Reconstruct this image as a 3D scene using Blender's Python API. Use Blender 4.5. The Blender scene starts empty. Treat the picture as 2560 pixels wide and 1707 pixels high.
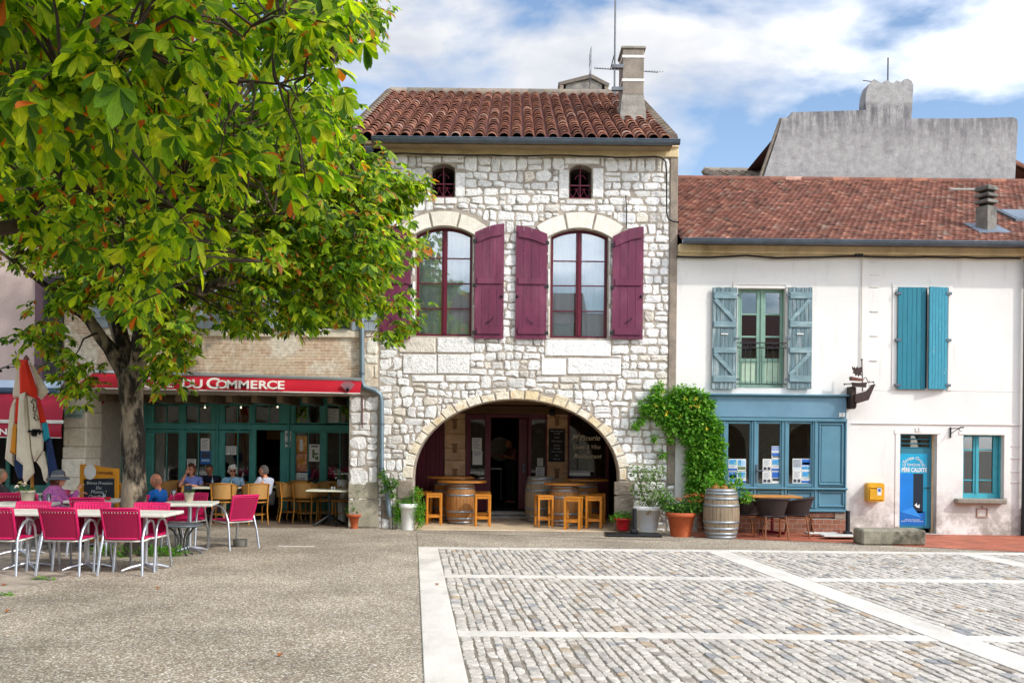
import bpy, bmesh, math, random
import numpy as np
from mathutils import Vector, Matrix
random.seed(7)
R = math.radians
C = bpy.context.scene.collection
SC = bpy.context.scene

# ------------------------------------------------------------------ camera
H = 1.8                       # eye height
FP = 2500.0                   # focal length in photo pixels (2560 wide)
ROLL = 0.6
YF = 20.0                     # the street fronts stand 20 m from the camera
cam = bpy.data.cameras.new('camera')
cam.sensor_width = 36; cam.lens = 36 * FP / 2560
cam.shift_x = 0.0; cam.shift_y = (1100 - 853.5) / 2560
cam.clip_start = 0.1; cam.clip_end = 3000
camo = bpy.data.objects.new('camera', cam); C.objects.link(camo)
camo.location = (0, 0, H)
camo.matrix_world = Matrix.Translation((0, 0, H)) @ Matrix.Rotation(R(90), 4, 'X') @ Matrix.Rotation(R(ROLL), 4, 'Z')
SC.camera = camo

# ------------------------------------------------------------------ light
SUN = Vector((-1.35, 1.0, -1.35)).normalized()       # the way the sunlight travels
EL = math.asin(-SUN.z); AZ = math.atan2(-SUN.x, -SUN.y)
w = bpy.data.worlds.new('World'); SC.world = w; w.use_nodes = True
nt = w.node_tree; nt.nodes.clear()
def wn(t, **k):
    n = nt.nodes.new(t)
    for a, b in k.items(): setattr(n, a, b)
    return n
out = wn('ShaderNodeOutputWorld'); bg = wn('ShaderNodeBackground')
sky = wn('ShaderNodeTexSky', sky_type='NISHITA', sun_disc=False, sun_elevation=EL, sun_rotation=AZ, altitude=100, air_density=1.0, dust_density=0.6, ozone_density=1.5)
tc = wn('ShaderNodeTexCoord'); mp = wn('ShaderNodeMapping')
mp.inputs['Scale'].default_value = (2.4, 2.4, 5.5); mp.inputs['Location'].default_value = (0.35, 0.2, 0.9)
mp.inputs['Rotation'].default_value = (0, R(12), 0)
n1 = wn('ShaderNodeTexNoise'); n1.inputs['Scale'].default_value = 1.55; n1.inputs['Detail'].default_value = 9; n1.inputs['Roughness'].default_value = 0.52; n1.inputs['Distortion'].default_value = 0.15
n2 = wn('ShaderNodeTexNoise'); n2.inputs['Scale'].default_value = 2.6; n2.inputs['Detail'].default_value = 6
r1 = wn('ShaderNodeValToRGB'); r1.color_ramp.elements[0].position = .465; r1.color_ramp.elements[1].position = .59
r2 = wn('ShaderNodeValToRGB'); r2.color_ramp.elements[0].position = .36; r2.color_ramp.elements[1].position = .62
r2.color_ramp.elements[0].color = (3.3, 3.5, 3.95, 1); r2.color_ramp.elements[1].color = (5.1, 5.1, 5.12, 1)
mx = wn('ShaderNodeMix', data_type='RGBA')
for a, b in ((tc.outputs['Generated'], mp.inputs[0]), (mp.outputs[0], n1.inputs[0]), (mp.outputs[0], n2.inputs[0]), (n1.outputs[0], r1.inputs[0]), (n2.outputs[0], r2.inputs[0]),
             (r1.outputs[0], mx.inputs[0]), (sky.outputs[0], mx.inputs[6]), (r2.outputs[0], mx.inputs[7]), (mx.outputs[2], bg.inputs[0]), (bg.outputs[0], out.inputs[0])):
    nt.links.new(a, b)
# cloud round the sun, behind the viewer's right shoulder, brightened as added frontal fill
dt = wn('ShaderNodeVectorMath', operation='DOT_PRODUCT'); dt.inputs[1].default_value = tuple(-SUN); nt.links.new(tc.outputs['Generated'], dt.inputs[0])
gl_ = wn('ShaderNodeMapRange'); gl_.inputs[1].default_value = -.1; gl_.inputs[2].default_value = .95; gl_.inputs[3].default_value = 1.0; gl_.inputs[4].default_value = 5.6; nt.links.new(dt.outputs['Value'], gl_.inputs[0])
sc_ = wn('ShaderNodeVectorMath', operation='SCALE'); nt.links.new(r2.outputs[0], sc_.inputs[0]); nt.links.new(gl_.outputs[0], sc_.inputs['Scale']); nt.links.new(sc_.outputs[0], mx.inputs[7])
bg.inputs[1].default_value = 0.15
sl = bpy.data.lights.new('sun', 'SUN'); sl.energy = 2.0; sl.angle = R(1.5); sl.color = (1, .95, .87)
so = bpy.data.objects.new('sun', sl); C.objects.link(so)
so.rotation_euler = SUN.to_track_quat('-Z', 'Y').to_euler(); so.location = (20, -20, 30)
SC.view_settings.view_transform = 'Standard'; SC.view_settings.look = 'None'
SC.view_settings.exposure = 0.46; SC.view_settings.gamma = 1
SC.cycles.max_bounces = 6; SC.cycles.transparent_max_bounces = 12
SC.cycles.caustics_reflective = False; SC.cycles.caustics_refractive = False

# ------------------------------------------------------------------ measuring: photo pixel -> metres
CR = {'P': (0, 0, 1), 'D': (0, 0, .91875), 'L1': (0, 0, 2.24), 'L2': (0, 600, 3.485), 'L3': (0, 900, 4.48), 'L4': (0, 1150, 3.36), 'L5': (300, 900, 3.484), 'L6': (850, 50, 2.6133),
      'R1': (900, 500, 2.868), 'R2': (950, 950, 3.5104), 'R3': (1560, 950, 3.484), 'R4': (2060, 850, 2.85), 'R5': (1680, 150, 2.6727), 'R6': (1680, 600, 2.6727),
      'A': (0, 1240, 5.6), 'B': (380, 1230, 4.3556), 'E': (0, 1180, 7.35), 'K': (1850, 1180, 7.127)}
ct, st = math.cos(R(ROLL)), math.sin(R(ROLL))
def px(c, x, y):
    ox, oy, s = CR[c]
    dx, dy = ox + x / s - 1280, oy + y / s - 1100
    return dx * ct + dy * st, -dx * st + dy * ct
def Q(c, x, y, Y=YF):
    a, b = px(c, x, y); return a * Y / FP, H - b * Y / FP
def G(c, x, y):
    a, b = px(c, x, y); Y = FP * H / b; return a * Y / FP, Y
def RC(c, x0, y0, x1, y1, Y=YF):
    xm, ym = (x0 + x1) / 2, (y0 + y1) / 2
    return Q(c, x0, ym, Y)[0], Q(c, x1, ym, Y)[0], Q(c, xm, y1, Y)[1], Q(c, xm, y0, Y)[1]

# ------------------------------------------------------------------ mesh builder
class MB:
    def __init__(s): s.v = []; s.f = []; s.m = []; s.s = []
    def add(s, vs, fs, m=0, sm=False):
        o = len(s.v); s.v += [tuple(p) for p in vs]
        for f in fs: s.f.append(tuple(i + o for i in f)); s.m.append(m); s.s.append(sm)
        return s
    def box(s, x0, x1, y0, y1, z0, z1, b=0, m=0):
        if x0 > x1: x0, x1 = x1, x0
        if y0 > y1: y0, y1 = y1, y0
        if z0 > z1: z0, z1 = z1, z0
        b = min(b, (x1 - x0) * .45, (y1 - y0) * .45, (z1 - z0) * .45)
        if b <= 0:
            return s.add([(x0, y0, z0), (x1, y0, z0), (x1, y1, z0), (x0, y1, z0), (x0, y0, z1), (x1, y0, z1), (x1, y1, z1), (x0, y1, z1)],
                         [(0, 3, 2, 1), (4, 5, 6, 7), (0, 1, 5, 4), (1, 2, 6, 5), (2, 3, 7, 6), (3, 0, 4, 7)], m)
        X, Y, Z = (x0, x1), (y0, y1), (z0, z1); sg = (1, -1); vs = []; idx = {}
        for i in (0, 1):
            for j in (0, 1):
                for k in (0, 1):
                    for a in range(3):
                        p = [X[i] + sg[i] * b, Y[j] + sg[j] * b, Z[k] + sg[k] * b]
                        p[a] = (X[i], Y[j], Z[k])[a]
                        idx[i, j, k, a] = len(vs); vs.append(p)
        fs = []
        for a in range(3):
            u, v_ = [t for t in range(3) if t != a]
            for e in (0, 1):
                q = []
                for (p, r) in ((0, 0), (1, 0), (1, 1), (0, 1)):
                    c = [0, 0, 0]; c[a] = e; c[u] = p; c[v_] = r; q.append(idx[c[0], c[1], c[2], a])
                fs.append(q if (e == 1) == (a != 1) else q[::-1])
        for a in range(3):
            u, v_ = [t for t in range(3) if t != a]
            for p in (0, 1):
                for r in (0, 1):
                    c0 = [0, 0, 0]; c0[u] = p; c0[v_] = r; c1 = c0[:]; c1[a] = 1
                    fs.append((idx[(*c0, u)], idx[(*c1, u)], idx[(*c1, v_)], idx[(*c0, v_)]))
        for i in (0, 1):
            for j in (0, 1):
                for k in (0, 1): fs.append(tuple(idx[i, j, k, a] for a in range(3)))
        return s.add(vs, fs, m)
    def tube(s, pts, r, n=8, m=0, closed=False, caps=True, flat=1.0):
        pts = [Vector(p) for p in pts]; k = len(pts)
        rs = r if isinstance(r, (list, tuple)) else [r] * k
        vs = []; up = None
        for i, p in enumerate(pts):
            a = pts[(i - 1) % k] if (i or closed) else p; b = pts[(i + 1) % k] if (i < k - 1 or closed) else p
            t = (b - a)
            t = t.normalized() if t.length > 1e-9 else Vector((0, 0, 1))
            if up is None: up = Vector((0, 0, 1)) if abs(t.z) < .9 else Vector((0, 1, 0))
            sd = t.cross(up)
            if sd.length < 1e-6: sd = t.orthogonal()
            sd.normalize(); up = sd.cross(t).normalized()
            for j in range(n):
                g = 2 * math.pi * j / n
                vs.append(p + (sd * math.cos(g) + up * math.sin(g) * flat) * rs[i])
        fs = []
        for i in range(k if closed else k - 1):
            for j in range(n):
                a, b = i * n + j, i * n + (j + 1) % n
                c, d = ((i + 1) % k) * n + (j + 1) % n, ((i + 1) % k) * n + j
                fs.append((a, b, c, d))
        s.add(vs, fs, m, True)
        if caps and not closed:
            s.add(vs[:n], [tuple(range(n))[::-1]], m); s.add(vs[-n:], [tuple(range(n))], m)
        return s
    def rod(s, a, b, r, n=8, m=0): return s.tube([a, b], r, n, m)
    def beam(s, a, b, w, d, m=0):                     # square section bar from a to b
        a, b = Vector(a), Vector(b); t = (b - a).normalized()
        up = Vector((0, 1, 0)) if abs(t.y) < .9 else Vector((0, 0, 1))
        sd = t.cross(up).normalized(); up = sd.cross(t)
        vs = [p + sd * (i * w / 2) + up * (j * d / 2) for p in (a, b) for i, j in ((-1, -1), (1, -1), (1, 1), (-1, 1))]
        return s.add(vs, [(0, 1, 2, 3)[::-1], (4, 5, 6, 7), (0, 1, 5, 4), (1, 2, 6, 5), (2, 3, 7, 6), (3, 0, 4, 7)], m)
    def lathe(s, prof, n=24, c=(0, 0, 0), m=0, sm=True, sx=1, sy=1):
        vs = []; k = len(prof)
        for r, z in prof:
            for j in range(n):
                g = 2 * math.pi * j / n; vs.append((c[0] + r * math.cos(g) * sx, c[1] + r * math.sin(g) * sy, c[2] + z))
        fs = [(i * n + j, i * n + (j + 1) % n, (i + 1) * n + (j + 1) % n, (i + 1) * n + j) for i in range(k - 1) for j in range(n)]
        s.add(vs, fs, m, sm)
        if prof[0][0] > 1e-4: s.add(vs[:n], [tuple(range(n))[::-1]], m)
        if prof[-1][0] > 1e-4: s.add(vs[-n:], [tuple(range(n))], m)
        return s
    def prism(s, poly, y0, y1, m=0, ax='y'):          # polygon in XZ pushed from y0 to y1 (or XY with ax z, YZ with ax x)
        n = len(poly)
        fn = {'y': lambda p, t: (p[0], t, p[1]), 'z': lambda p, t: (p[0], p[1], t), 'x': lambda p, t: (t, p[0], p[1])}[ax]
        vs = [fn(p, y0) for p in poly] + [fn(p, y1) for p in poly]
        return s.add(vs, [tuple(range(n)), tuple(range(2 * n - 1, n - 1, -1))] + [(i, n + i, n + (i + 1) % n, (i + 1) % n) for i in range(n)], m)
    def ball(s, c, r, m=0, n=12, k=8):
        r = r if isinstance(r, (list, tuple)) else (r, r, r)
        vs = []
        for i in range(k + 1):
            t = math.pi * i / k
            for j in range(n):
                g = 2 * math.pi * j / n; vs.append((c[0] + r[0] * math.sin(t) * math.cos(g), c[1] + r[1] * math.sin(t) * math.sin(g), c[2] - r[2] * math.cos(t)))
        return s.add(vs, [(i * n + j, i * n + (j + 1) % n, (i + 1) * n + (j + 1) % n, (i + 1) * n + j) for i in range(k) for j in range(n)], m, True)
    def arr(s, V, F, m=0, sm=False):                  # numpy arrays
        o = len(s.v); s.v += [tuple(p) for p in V.tolist()]
        F = (F + o).tolist(); s.f += [tuple(f) for f in F]; s.m += [m] * len(F); s.s += [sm] * len(F); return s
    def plate(s, outer, holes, y0, y1, m=0):          # flat plate in XZ with holes
        cu = bpy.data.curves.new('t', 'CURVE'); cu.dimensions = '2D'; cu.fill_mode = 'BOTH'; cu.extrude = abs(y1 - y0) / 2
        for lp in [outer] + holes:
            sp = cu.splines.new('POLY'); sp.points.add(len(lp) - 1); sp.use_cyclic_u = True
            for q, p in zip(sp.points, lp): q.co = (p[0], p[1], 0, 1)
        o = bpy.data.objects.new('t', cu); me = bpy.data.meshes.new_from_object(o)
        ym = (y0 + y1) / 2
        s.add([(v.co.x, ym - v.co.z, v.co.y) for v in me.vertices], [tuple(p.vertices) for p in me.polygons], m)
        bpy.data.objects.remove(o); bpy.data.curves.remove(cu); bpy.data.meshes.remove(me); return s
    def xf(s, M, i0=0):
        for i in range(i0, len(s.v)): s.v[i] = tuple(M @ Vector(s.v[i]))
        return s
    def build(s, name, mats, parent=None, fix=True, org=None):
        me = bpy.data.meshes.new(name)
        o0 = Vector(org) if org is not None else (parent_loc(parent) if parent else Vector((0, 0, 0)))
        V = np.array(s.v, dtype=np.float64).reshape(-1, 3) - np.array(o0)
        me.from_pydata(V.tolist(), [], s.f)
        for mt in (mats if isinstance(mats, (list, tuple)) else [mats]): me.materials.append(mt)
        me.polygons.foreach_set('material_index', s.m); me.polygons.foreach_set('use_smooth', s.s)
        if fix:
            b = bmesh.new(); b.from_mesh(me); bmesh.ops.recalc_face_normals(b, faces=b.faces); b.to_mesh(me); b.free()
        me.update()
        o = bpy.data.objects.new(name, me); C.objects.link(o)
        if parent: o.parent = parent
        elif org is not None: o.location = o0
        return o
def parent_loc(p):
    v = Vector((0, 0, 0))
    while p is not None: v += p.location; p = p.parent
    return v
def thing(name, label, cat, loc=(0, 0, 0), group=None):
    o = bpy.data.objects.new(name, None); o.empty_display_size = .2; C.objects.link(o); o.location = loc
    return tag(o, label, cat, group)
def tag(o, label, cat, group=None, kind=None):
    o['label'] = label; o['category'] = cat
    if group: o['group'] = group
    if kind: o['kind'] = kind
    return o
def solo(mb, name, mats, label, cat, group=None, fix=True):      # a thing that is one mesh
    V = np.array(mb.v); lo, hi = V.min(0), V.max(0)
    return tag(mb.build(name, mats, None, fix, ((lo[0] + hi[0]) / 2, (lo[1] + hi[1]) / 2, lo[2])), label, cat, group)
def struct(mb, name, mats, fix=True, kind='structure'):
    o = mb.build(name, mats, None, fix); o['kind'] = kind; return o
def copy_tree(o, parent=None):
    c = o.copy(); C.objects.link(c); c.parent = parent
    for ch in list(o.children): copy_tree(ch, c)
    return c
def place(o, x, y, rz=0, z=0):
    o.location = (x, y, z); o.rotation_euler = (0, 0, R(rz)); return o

# ------------------------------------------------------------------ materials
def lin(h):
    h = h.lstrip('#'); c = [int(h[i:i + 2], 16) / 255 for i in (0, 2, 4)]
    return tuple(x / 12.92 if x <= .04045 else ((x + .055) / 1.055) ** 2.4 for x in c)
_mc = {}
def mat(name, col, rough=.6, var=.12, scale=6, bump=.15, bscale=None, metal=0, col2=None, mix=(.5, .65), spec=.4, coord='Object', sc3=(1, 1, 1), island=0, trans=0, extra=None):
    """Procedural surface: base colour broken up by noise, an optional second colour in patches, bump."""
    if name in _mc: return _mc[name]
    if isinstance(col, str): col = lin(col)
    if isinstance(col2, str): col2 = lin(col2)
    m = bpy.data.materials.new(name); m.use_nodes = True; t = m.node_tree; N = t.nodes; L = t.links.new
    p = N['Principled BSDF']; p.inputs['Roughness'].default_value = rough; p.inputs['Metallic'].default_value = metal; p.inputs['Specular IOR Level'].default_value = spec
    tc = N.new('ShaderNodeTexCoord'); mp = N.new('ShaderNodeMapping'); mp.inputs['Scale'].default_value = sc3
    L(tc.outputs[coord], mp.inputs[0])
    ns = N.new('ShaderNodeTexNoise'); ns.inputs['Scale'].default_value = scale; ns.inputs['Detail'].default_value = 6; ns.inputs['Roughness'].default_value = .6
    L(mp.outputs[0], ns.inputs[0])
    rp = N.new('ShaderNodeMapRange'); rp.inputs[1].default_value = .3; rp.inputs[2].default_value = .7; rp.inputs[3].default_value = 1 - var; rp.inputs[4].default_value = 1 + var
    L(ns.outputs[0], rp.inputs[0])
    src = None
    base = N.new('ShaderNodeRGB'); base.outputs[0].default_value = (*col, 1); src = base.outputs[0]
    if col2 is not None:
        n2 = N.new('ShaderNodeTexNoise'); n2.inputs['Scale'].default_value = scale * .45; n2.inputs['Detail'].default_value = 8; n2.inputs['Roughness'].default_value = .65
        L(mp.outputs[0], n2.inputs[0])
        cr = N.new('ShaderNodeMapRange'); cr.inputs[1].default_value = mix[0]; cr.inputs[2].default_value = mix[1]; L(n2.outputs[0], cr.inputs[0])
        mx = N.new('ShaderNodeMix'); mx.data_type = 'RGBA'; L(cr.outputs[0], mx.inputs[0]); L(src, mx.inputs[6]); mx.inputs[7].default_value = (*col2, 1); src = mx.outputs[2]
    vm = N.new('ShaderNodeVectorMath'); vm.operation = 'SCALE'; L(src, vm.inputs[0]); L(rp.outputs[0], vm.inputs['Scale']); src = vm.outputs[0]
    if island:
        ge = N.new('ShaderNodeNewGeometry'); ir = N.new('ShaderNodeMapRange'); ir.inputs[3].default_value = 1 - island; ir.inputs[4].default_value = 1 + island
        L(ge.outputs['Random Per Island'], ir.inputs[0]); v2 = N.new('ShaderNodeVectorMath'); v2.operation = 'SCALE'; L(src, v2.inputs[0]); L(ir.outputs[0], v2.inputs['Scale']); src = v2.outputs[0]
    L(src, p.inputs['Base Color'])
    if bump:
        nb = N.new('ShaderNodeTexNoise'); nb.inputs['Scale'].default_value = bscale or scale * 4; nb.inputs['Detail'].default_value = 5; L(mp.outputs[0], nb.inputs[0])
        bu = N.new('ShaderNodeBump'); bu.inputs['Strength'].default_value = min(1, bump * 2); bu.inputs['Distance'].default_value = .012; L(nb.outputs[0], bu.inputs['Height']); L(bu.outputs[0], p.inputs['Normal'])
    m['pn'] = 1; _mc[name] = m
    return m
def ramp(N, stops, interp='LINEAR'):
    r = N.new('ShaderNodeValToRGB'); r.color_ramp.interpolation = interp; e = r.color_ramp.elements
    while len(e) < len(stops): e.new(.5)
    for k, (p, c) in zip(e, stops):
        k.position = p; k.color = (*(lin(c) if isinstance(c, str) else c), 1)
    return r
def island_mat(name, stops, rough=.8, nscale=9, nvar=.25, bump=.5, bscale=30, spec=.3, dirt=None, trans=None, interp='LINEAR'):
    """One colour per loose piece (stone, tile, leaf), broken up by noise."""
    m = bpy.data.materials.new(name); m.use_nodes = True; t = m.node_tree; N = t.nodes; L = t.links.new
    p = N['Principled BSDF']; p.inputs['Roughness'].default_value = rough; p.inputs['Specular IOR Level'].default_value = spec
    ge = N.new('ShaderNodeNewGeometry'); rp = ramp(N, stops, interp); L(ge.outputs['Random Per Island'], rp.inputs[0])
    tc = N.new('ShaderNodeTexCoord'); ns = N.new('ShaderNodeTexNoise'); ns.inputs['Scale'].default_value = nscale; ns.inputs['Detail'].default_value = 7; ns.inputs['Roughness'].default_value = .65
    L(tc.outputs['Object'], ns.inputs[0])
    mr = N.new('ShaderNodeMapRange'); mr.inputs[1].default_value = .3; mr.inputs[2].default_value = .7; mr.inputs[3].default_value = 1 - nvar; mr.inputs[4].default_value = 1 + nvar * .6; L(ns.outputs[0], mr.inputs[0])
    vm = N.new('ShaderNodeVectorMath'); vm.operation = 'SCALE'; L(rp.outputs[0], vm.inputs[0]); L(mr.outputs[0], vm.inputs['Scale']); src = vm.outputs[0]
    if dirt:
        n2 = N.new('ShaderNodeTexNoise'); n2.inputs['Scale'].default_value = dirt[1]; n2.inputs['Detail'].default_value = 9; n2.inputs['Roughness'].default_value = .7; L(tc.outputs['Object'], n2.inputs[0])
        cr = N.new('ShaderNodeMapRange'); cr.inputs[1].default_value = dirt[2]; cr.inputs[2].default_value = dirt[3]; L(n2.outputs[0], cr.inputs[0])
        mx = N.new('ShaderNodeMix'); mx.data_type = 'RGBA'; L(cr.outputs[0], mx.inputs[0]); L(src, mx.inputs[6]); mx.inputs[7].default_value = (*lin(dirt[0]), 1); src = mx.outputs[2]
    L(src, p.inputs['Base Color'])
    if bump:
        nb = N.new('ShaderNodeTexNoise'); nb.inputs['Scale'].default_value = bscale; nb.inputs['Detail'].default_value = 6; L(tc.outputs['Object'], nb.inputs[0])
        bu = N.new('ShaderNodeBump'); bu.inputs['Strength'].default_value = bump; bu.inputs['Distance'].default_value = .02; L(nb.outputs[0], bu.inputs['Height']); L(bu.outputs[0], p.inputs['Normal'])
    if trans:
        tr = N.new('ShaderNodeBsdfTranslucent'); v3 = N.new('ShaderNodeVectorMath'); v3.operation = 'MULTIPLY'; L(src, v3.inputs[0]); v3.inputs[1].default_value = trans[1]; L(v3.outputs[0], tr.inputs[0])
        ms = N.new('ShaderNodeMixShader'); ms.inputs[0].default_value = trans[0]; L(p.outputs[0], ms.inputs[1]); L(tr.outputs[0], ms.inputs[2]); L(ms.outputs[0], N['Material Output'].inputs[0])
    return m
def glass_mat(name, tint=(.75, .8, .8), refl=1.0, rough=.01):
    m = bpy.data.materials.new(name); m.use_nodes = True; t = m.node_tree; N = t.nodes; L = t.links.new
    N.remove(N['Principled BSDF'])
    tr = N.new('ShaderNodeBsdfTransparent'); tr.inputs[0].default_value = (*tint, 1)
    gl = N.new('ShaderNodeBsdfGlossy'); gl.inputs['Roughness'].default_value = rough; gl.inputs[0].default_value = (.9, .95, 1, 1)
    fr = N.new('ShaderNodeFresnel'); fr.inputs[0].default_value = 1.5
    nz = N.new('ShaderNodeTexNoise'); nz.inputs['Scale'].default_value = 1.5; bu = N.new('ShaderNodeBump'); bu.inputs['Strength'].default_value = .04; L(nz.outputs[0], bu.inputs['Height']); L(bu.outputs[0], gl.inputs['Normal'])
    ml = N.new('ShaderNodeMath'); ml.operation = 'MULTIPLY_ADD'; L(fr.outputs[0], ml.inputs[0]); ml.inputs[1].default_value = 1.6; ml.inputs[2].default_value = .06 * refl
    ms = N.new('ShaderNodeMixShader'); L(ml.outputs[0], ms.inputs[0]); L(tr.outputs[0], ms.inputs[1]); L(gl.outputs[0], ms.inputs[2]); L(ms.outputs[0], N['Material Output'].inputs[0])
    return m
def text(name, body, size, x, y, z, m, parent=None, shear=0, align='CENTER', ext=.004, rz=0, roty=0, sx=1, label=None, mb=None, bold=0):
    cu = bpy.data.curves.new('t', 'FONT'); cu.body = body; cu.size = size; cu.extrude = ext; cu.shear = shear; cu.align_x = align; cu.align_y = 'CENTER'; cu.resolution_u = 3; cu.offset = bold
    o = bpy.data.objects.new('t', cu); me = bpy.data.meshes.new_from_object(o)
    b = mb if mb is not None else MB(); i0 = len(b.v)
    b.add([(v.co.x * sx, -v.co.z, v.co.y) for v in me.vertices], [tuple(p.vertices) for p in me.polygons])
    b.xf(Matrix.Translation((x, y, z)) @ Matrix.Rotation(R(rz), 4, 'Z') @ Matrix.Rotation(R(roty), 4, 'Y'), i0)
    bpy.data.objects.remove(o); bpy.data.curves.remove(cu); bpy.data.meshes.remove(me)
    if mb is None: return b.build(name, m, parent, False)
    return b

white_trim = mat('white trim', (.72, .70, .66), .6, .08, 8, .1)
black_iron = mat('black iron', (.012, .012, .013), .5, .2, 20, .1)
dark_void = mat('painted interior shade', (.02, .017, .015), .9, .3, 2, 0)  # near-black colour holds the shade of unlit rooms, the shutter gap, chimney slots
glass = glass_mat('window glass', (.94, .96, .96))
glass_dark = glass_mat('shop glass', (.6, .62, .6), 1.2)
zinc = mat('zinc', '#5c6670', .45, .2, 5, .08, metal=.6)
# ================================================================== GROUND
def aggregate_mat():
    m = bpy.data.materials.new('washed gravel concrete'); m.use_nodes = True; t = m.node_tree; N = t.nodes; L = t.links.new
    p = N['Principled BSDF']; p.inputs['Roughness'].default_value = .8; p.inputs['Specular IOR Level'].default_value = .3
    tc = N.new('ShaderNodeTexCoord')
    vo = N.new('ShaderNodeTexVoronoi'); vo.inputs['Scale'].default_value = 62; L(tc.outputs['Object'], vo.inputs[0])
    sp = N.new('ShaderNodeSeparateColor'); L(vo.outputs['Color'], sp.inputs[0])
    rp = ramp(N, [(0, '#877968'), (.25, '#ac9d88'), (.5, '#c4b49c'), (.75, '#a89780'), (.85, '#e8ddca'), (1, '#f6efe2')]); L(sp.outputs[0], rp.inputs[0])
    jr = N.new('ShaderNodeMapRange'); jr.inputs[1].default_value = .25; jr.inputs[2].default_value = .75; jr.inputs[3].default_value = 1.0; jr.inputs[4].default_value = .45; L(vo.outputs['Distance'], jr.inputs[0])
    ns = N.new('ShaderNodeTexNoise'); ns.inputs['Scale'].default_value = .9; ns.inputs['Detail'].default_value = 5; L(tc.outputs['Object'], ns.inputs[0])
    nr = N.new('ShaderNodeMapRange'); nr.inputs[1].default_value = .3; nr.inputs[2].default_value = .7; nr.inputs[3].default_value = .74; nr.inputs[4].default_value = 1.14; L(ns.outputs[0], nr.inputs[0])
    n4 = N.new('ShaderNodeTexNoise'); n4.inputs['Scale'].default_value = .33; n4.inputs['Detail'].default_value = 9; n4.inputs['Roughness'].default_value = .72; L(tc.outputs['Object'], n4.inputs[0])
    n4r = N.new('ShaderNodeMapRange'); n4r.inputs[1].default_value = .5; n4r.inputs[2].default_value = .66; n4r.inputs[3].default_value = 1.04; n4r.inputs[4].default_value = .8; L(n4.outputs[0], n4r.inputs[0])
    nm = N.new('ShaderNodeMath'); nm.operation = 'MULTIPLY'; L(nr.outputs[0], nm.inputs[0]); L(n4r.outputs[0], nm.inputs[1]); nr = nm
    ml = N.new('ShaderNodeMath'); ml.operation = 'MULTIPLY'; L(jr.outputs[0], ml.inputs[0]); L(nr.outputs[0], ml.inputs[1])
    vm = N.new('ShaderNodeVectorMath'); vm.operation = 'SCALE'; L(rp.outputs[0], vm.inputs[0]); L(ml.outputs[0], vm.inputs['Scale']); L(vm.outputs[0], p.inputs['Base Color'])
    bu = N.new('ShaderNodeBump'); bu.inputs['Strength'].default_value = .7; bu.inputs['Distance'].default_value = .006; bu.invert = True; L(vo.outputs['Distance'], bu.inputs['Height']); L(bu.outputs[0], p.inputs['Normal'])
    return m
def sheet(poly, z): return MB().add([(x, y, z) for x, y in poly], [tuple(range(len(poly)))])
g = sheet([(-250, -250), (250, -250), (250, 250), (-250, 250)], 0); struct(g, 'ground', aggregate_mat())

# expansion joints in the gravel concrete
jn = MB()
for (p, q) in ((G('P', 1046, 1372), G('P', 1040, 1330)), (G('P', 1040, 1330), G('P', 1700, 1352))):
    jn.beam((p[0], p[1], .0012), (q[0], q[1], .0012), .012, .001)
struct(jn, 'paving_joints', mat('dark joint filler', '#6b6155', .9, .3, 30))
# worn limestone paving under the cafe tables, left of the gravel
pav = mat('worn limestone paving', '#a89c8c', .75, .3, 2.2, .3, 30, col2='#6f655a', mix=(.5, .62))
b0, b1 = G('A', 900, 1120), G('A', 0, 1400)
k = (b1[0] - b0[0]) / (b1[1] - b0[1])
pl = [(b0[0] - .15, 14.3), (b0[0], b0[1]), (b1[0] + k * 2 * (b1[1] - b0[1]), b1[1] + 2 * (b1[1] - b0[1])), (-12, 9.5), (-12, 19.0), (-6.0, 19.0), (b0[0] - .9, 16.2)]
struct(sheet(pl, .004), 'pavement', pav)

# cobbled square: rows of split stones framed by pale stone bands
OX, OY = G('P', 1045, 1368); DX = -.099
def at(u, y): return OX + u + DX * (y - OY)          # u metres right of the square's left edge
stone_band = mat('pale stone band', '#d2cbc0', .7, .16, 2.5, .2, 40, col2='#b0a99e', mix=(.55, .75), sc3=(1, .5, 1))
joint = mat('sandy joints', '#857b6d', .95, .25, 12, .3, 80)
bands = MB(); YB0, YB1 = 3.2, OY
def slab(u0, u1, ya, yb, z=.016):
    p = [(at(u0, ya), ya), (at(u1, ya), ya), (at(u1, yb), yb), (at(u0, yb), yb)]
    i = len(bands.v); e = .006
    pi = [(at(u0 + e, ya + e), ya + e), (at(u1 - e, ya + e), ya + e), (at(u1 - e, yb - e), yb - e), (at(u0 + e, yb - e), yb - e)]
    bands.add([(x, y, -.02) for x, y in p] + [(x, y, z - .004) for x, y in p] + [(x, y, z) for x, y in pi],
              [(8, 9, 10, 11)] + [(j, (j + 1) % 4, 4 + (j + 1) % 4, 4 + j) for j in range(4)] + [(4 + j, 4 + (j + 1) % 4, 8 + (j + 1) % 4, 8 + j) for j in range(4)])
UB = 12.0; VB = [(0, .325), (4.72, 5.1), (8.85, 9.2)]
cross = [(16.36, OY), (13.0, 13.27), (9.12, 9.37), (5.2, 5.45)]
rg = random.Random(3)
for u0, u1 in VB:                                   # the long bands, broken into slabs
    y = YB0
    while y < OY - .05:
        ln = rg.uniform(.7, 1.5); y1 = min(y + ln, OY)
        if OY - y1 < .3: y1 = OY
        slab(u0, u1, y + .003, y1 - .003, .014 + rg.uniform(0, .004)); y = y1
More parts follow.
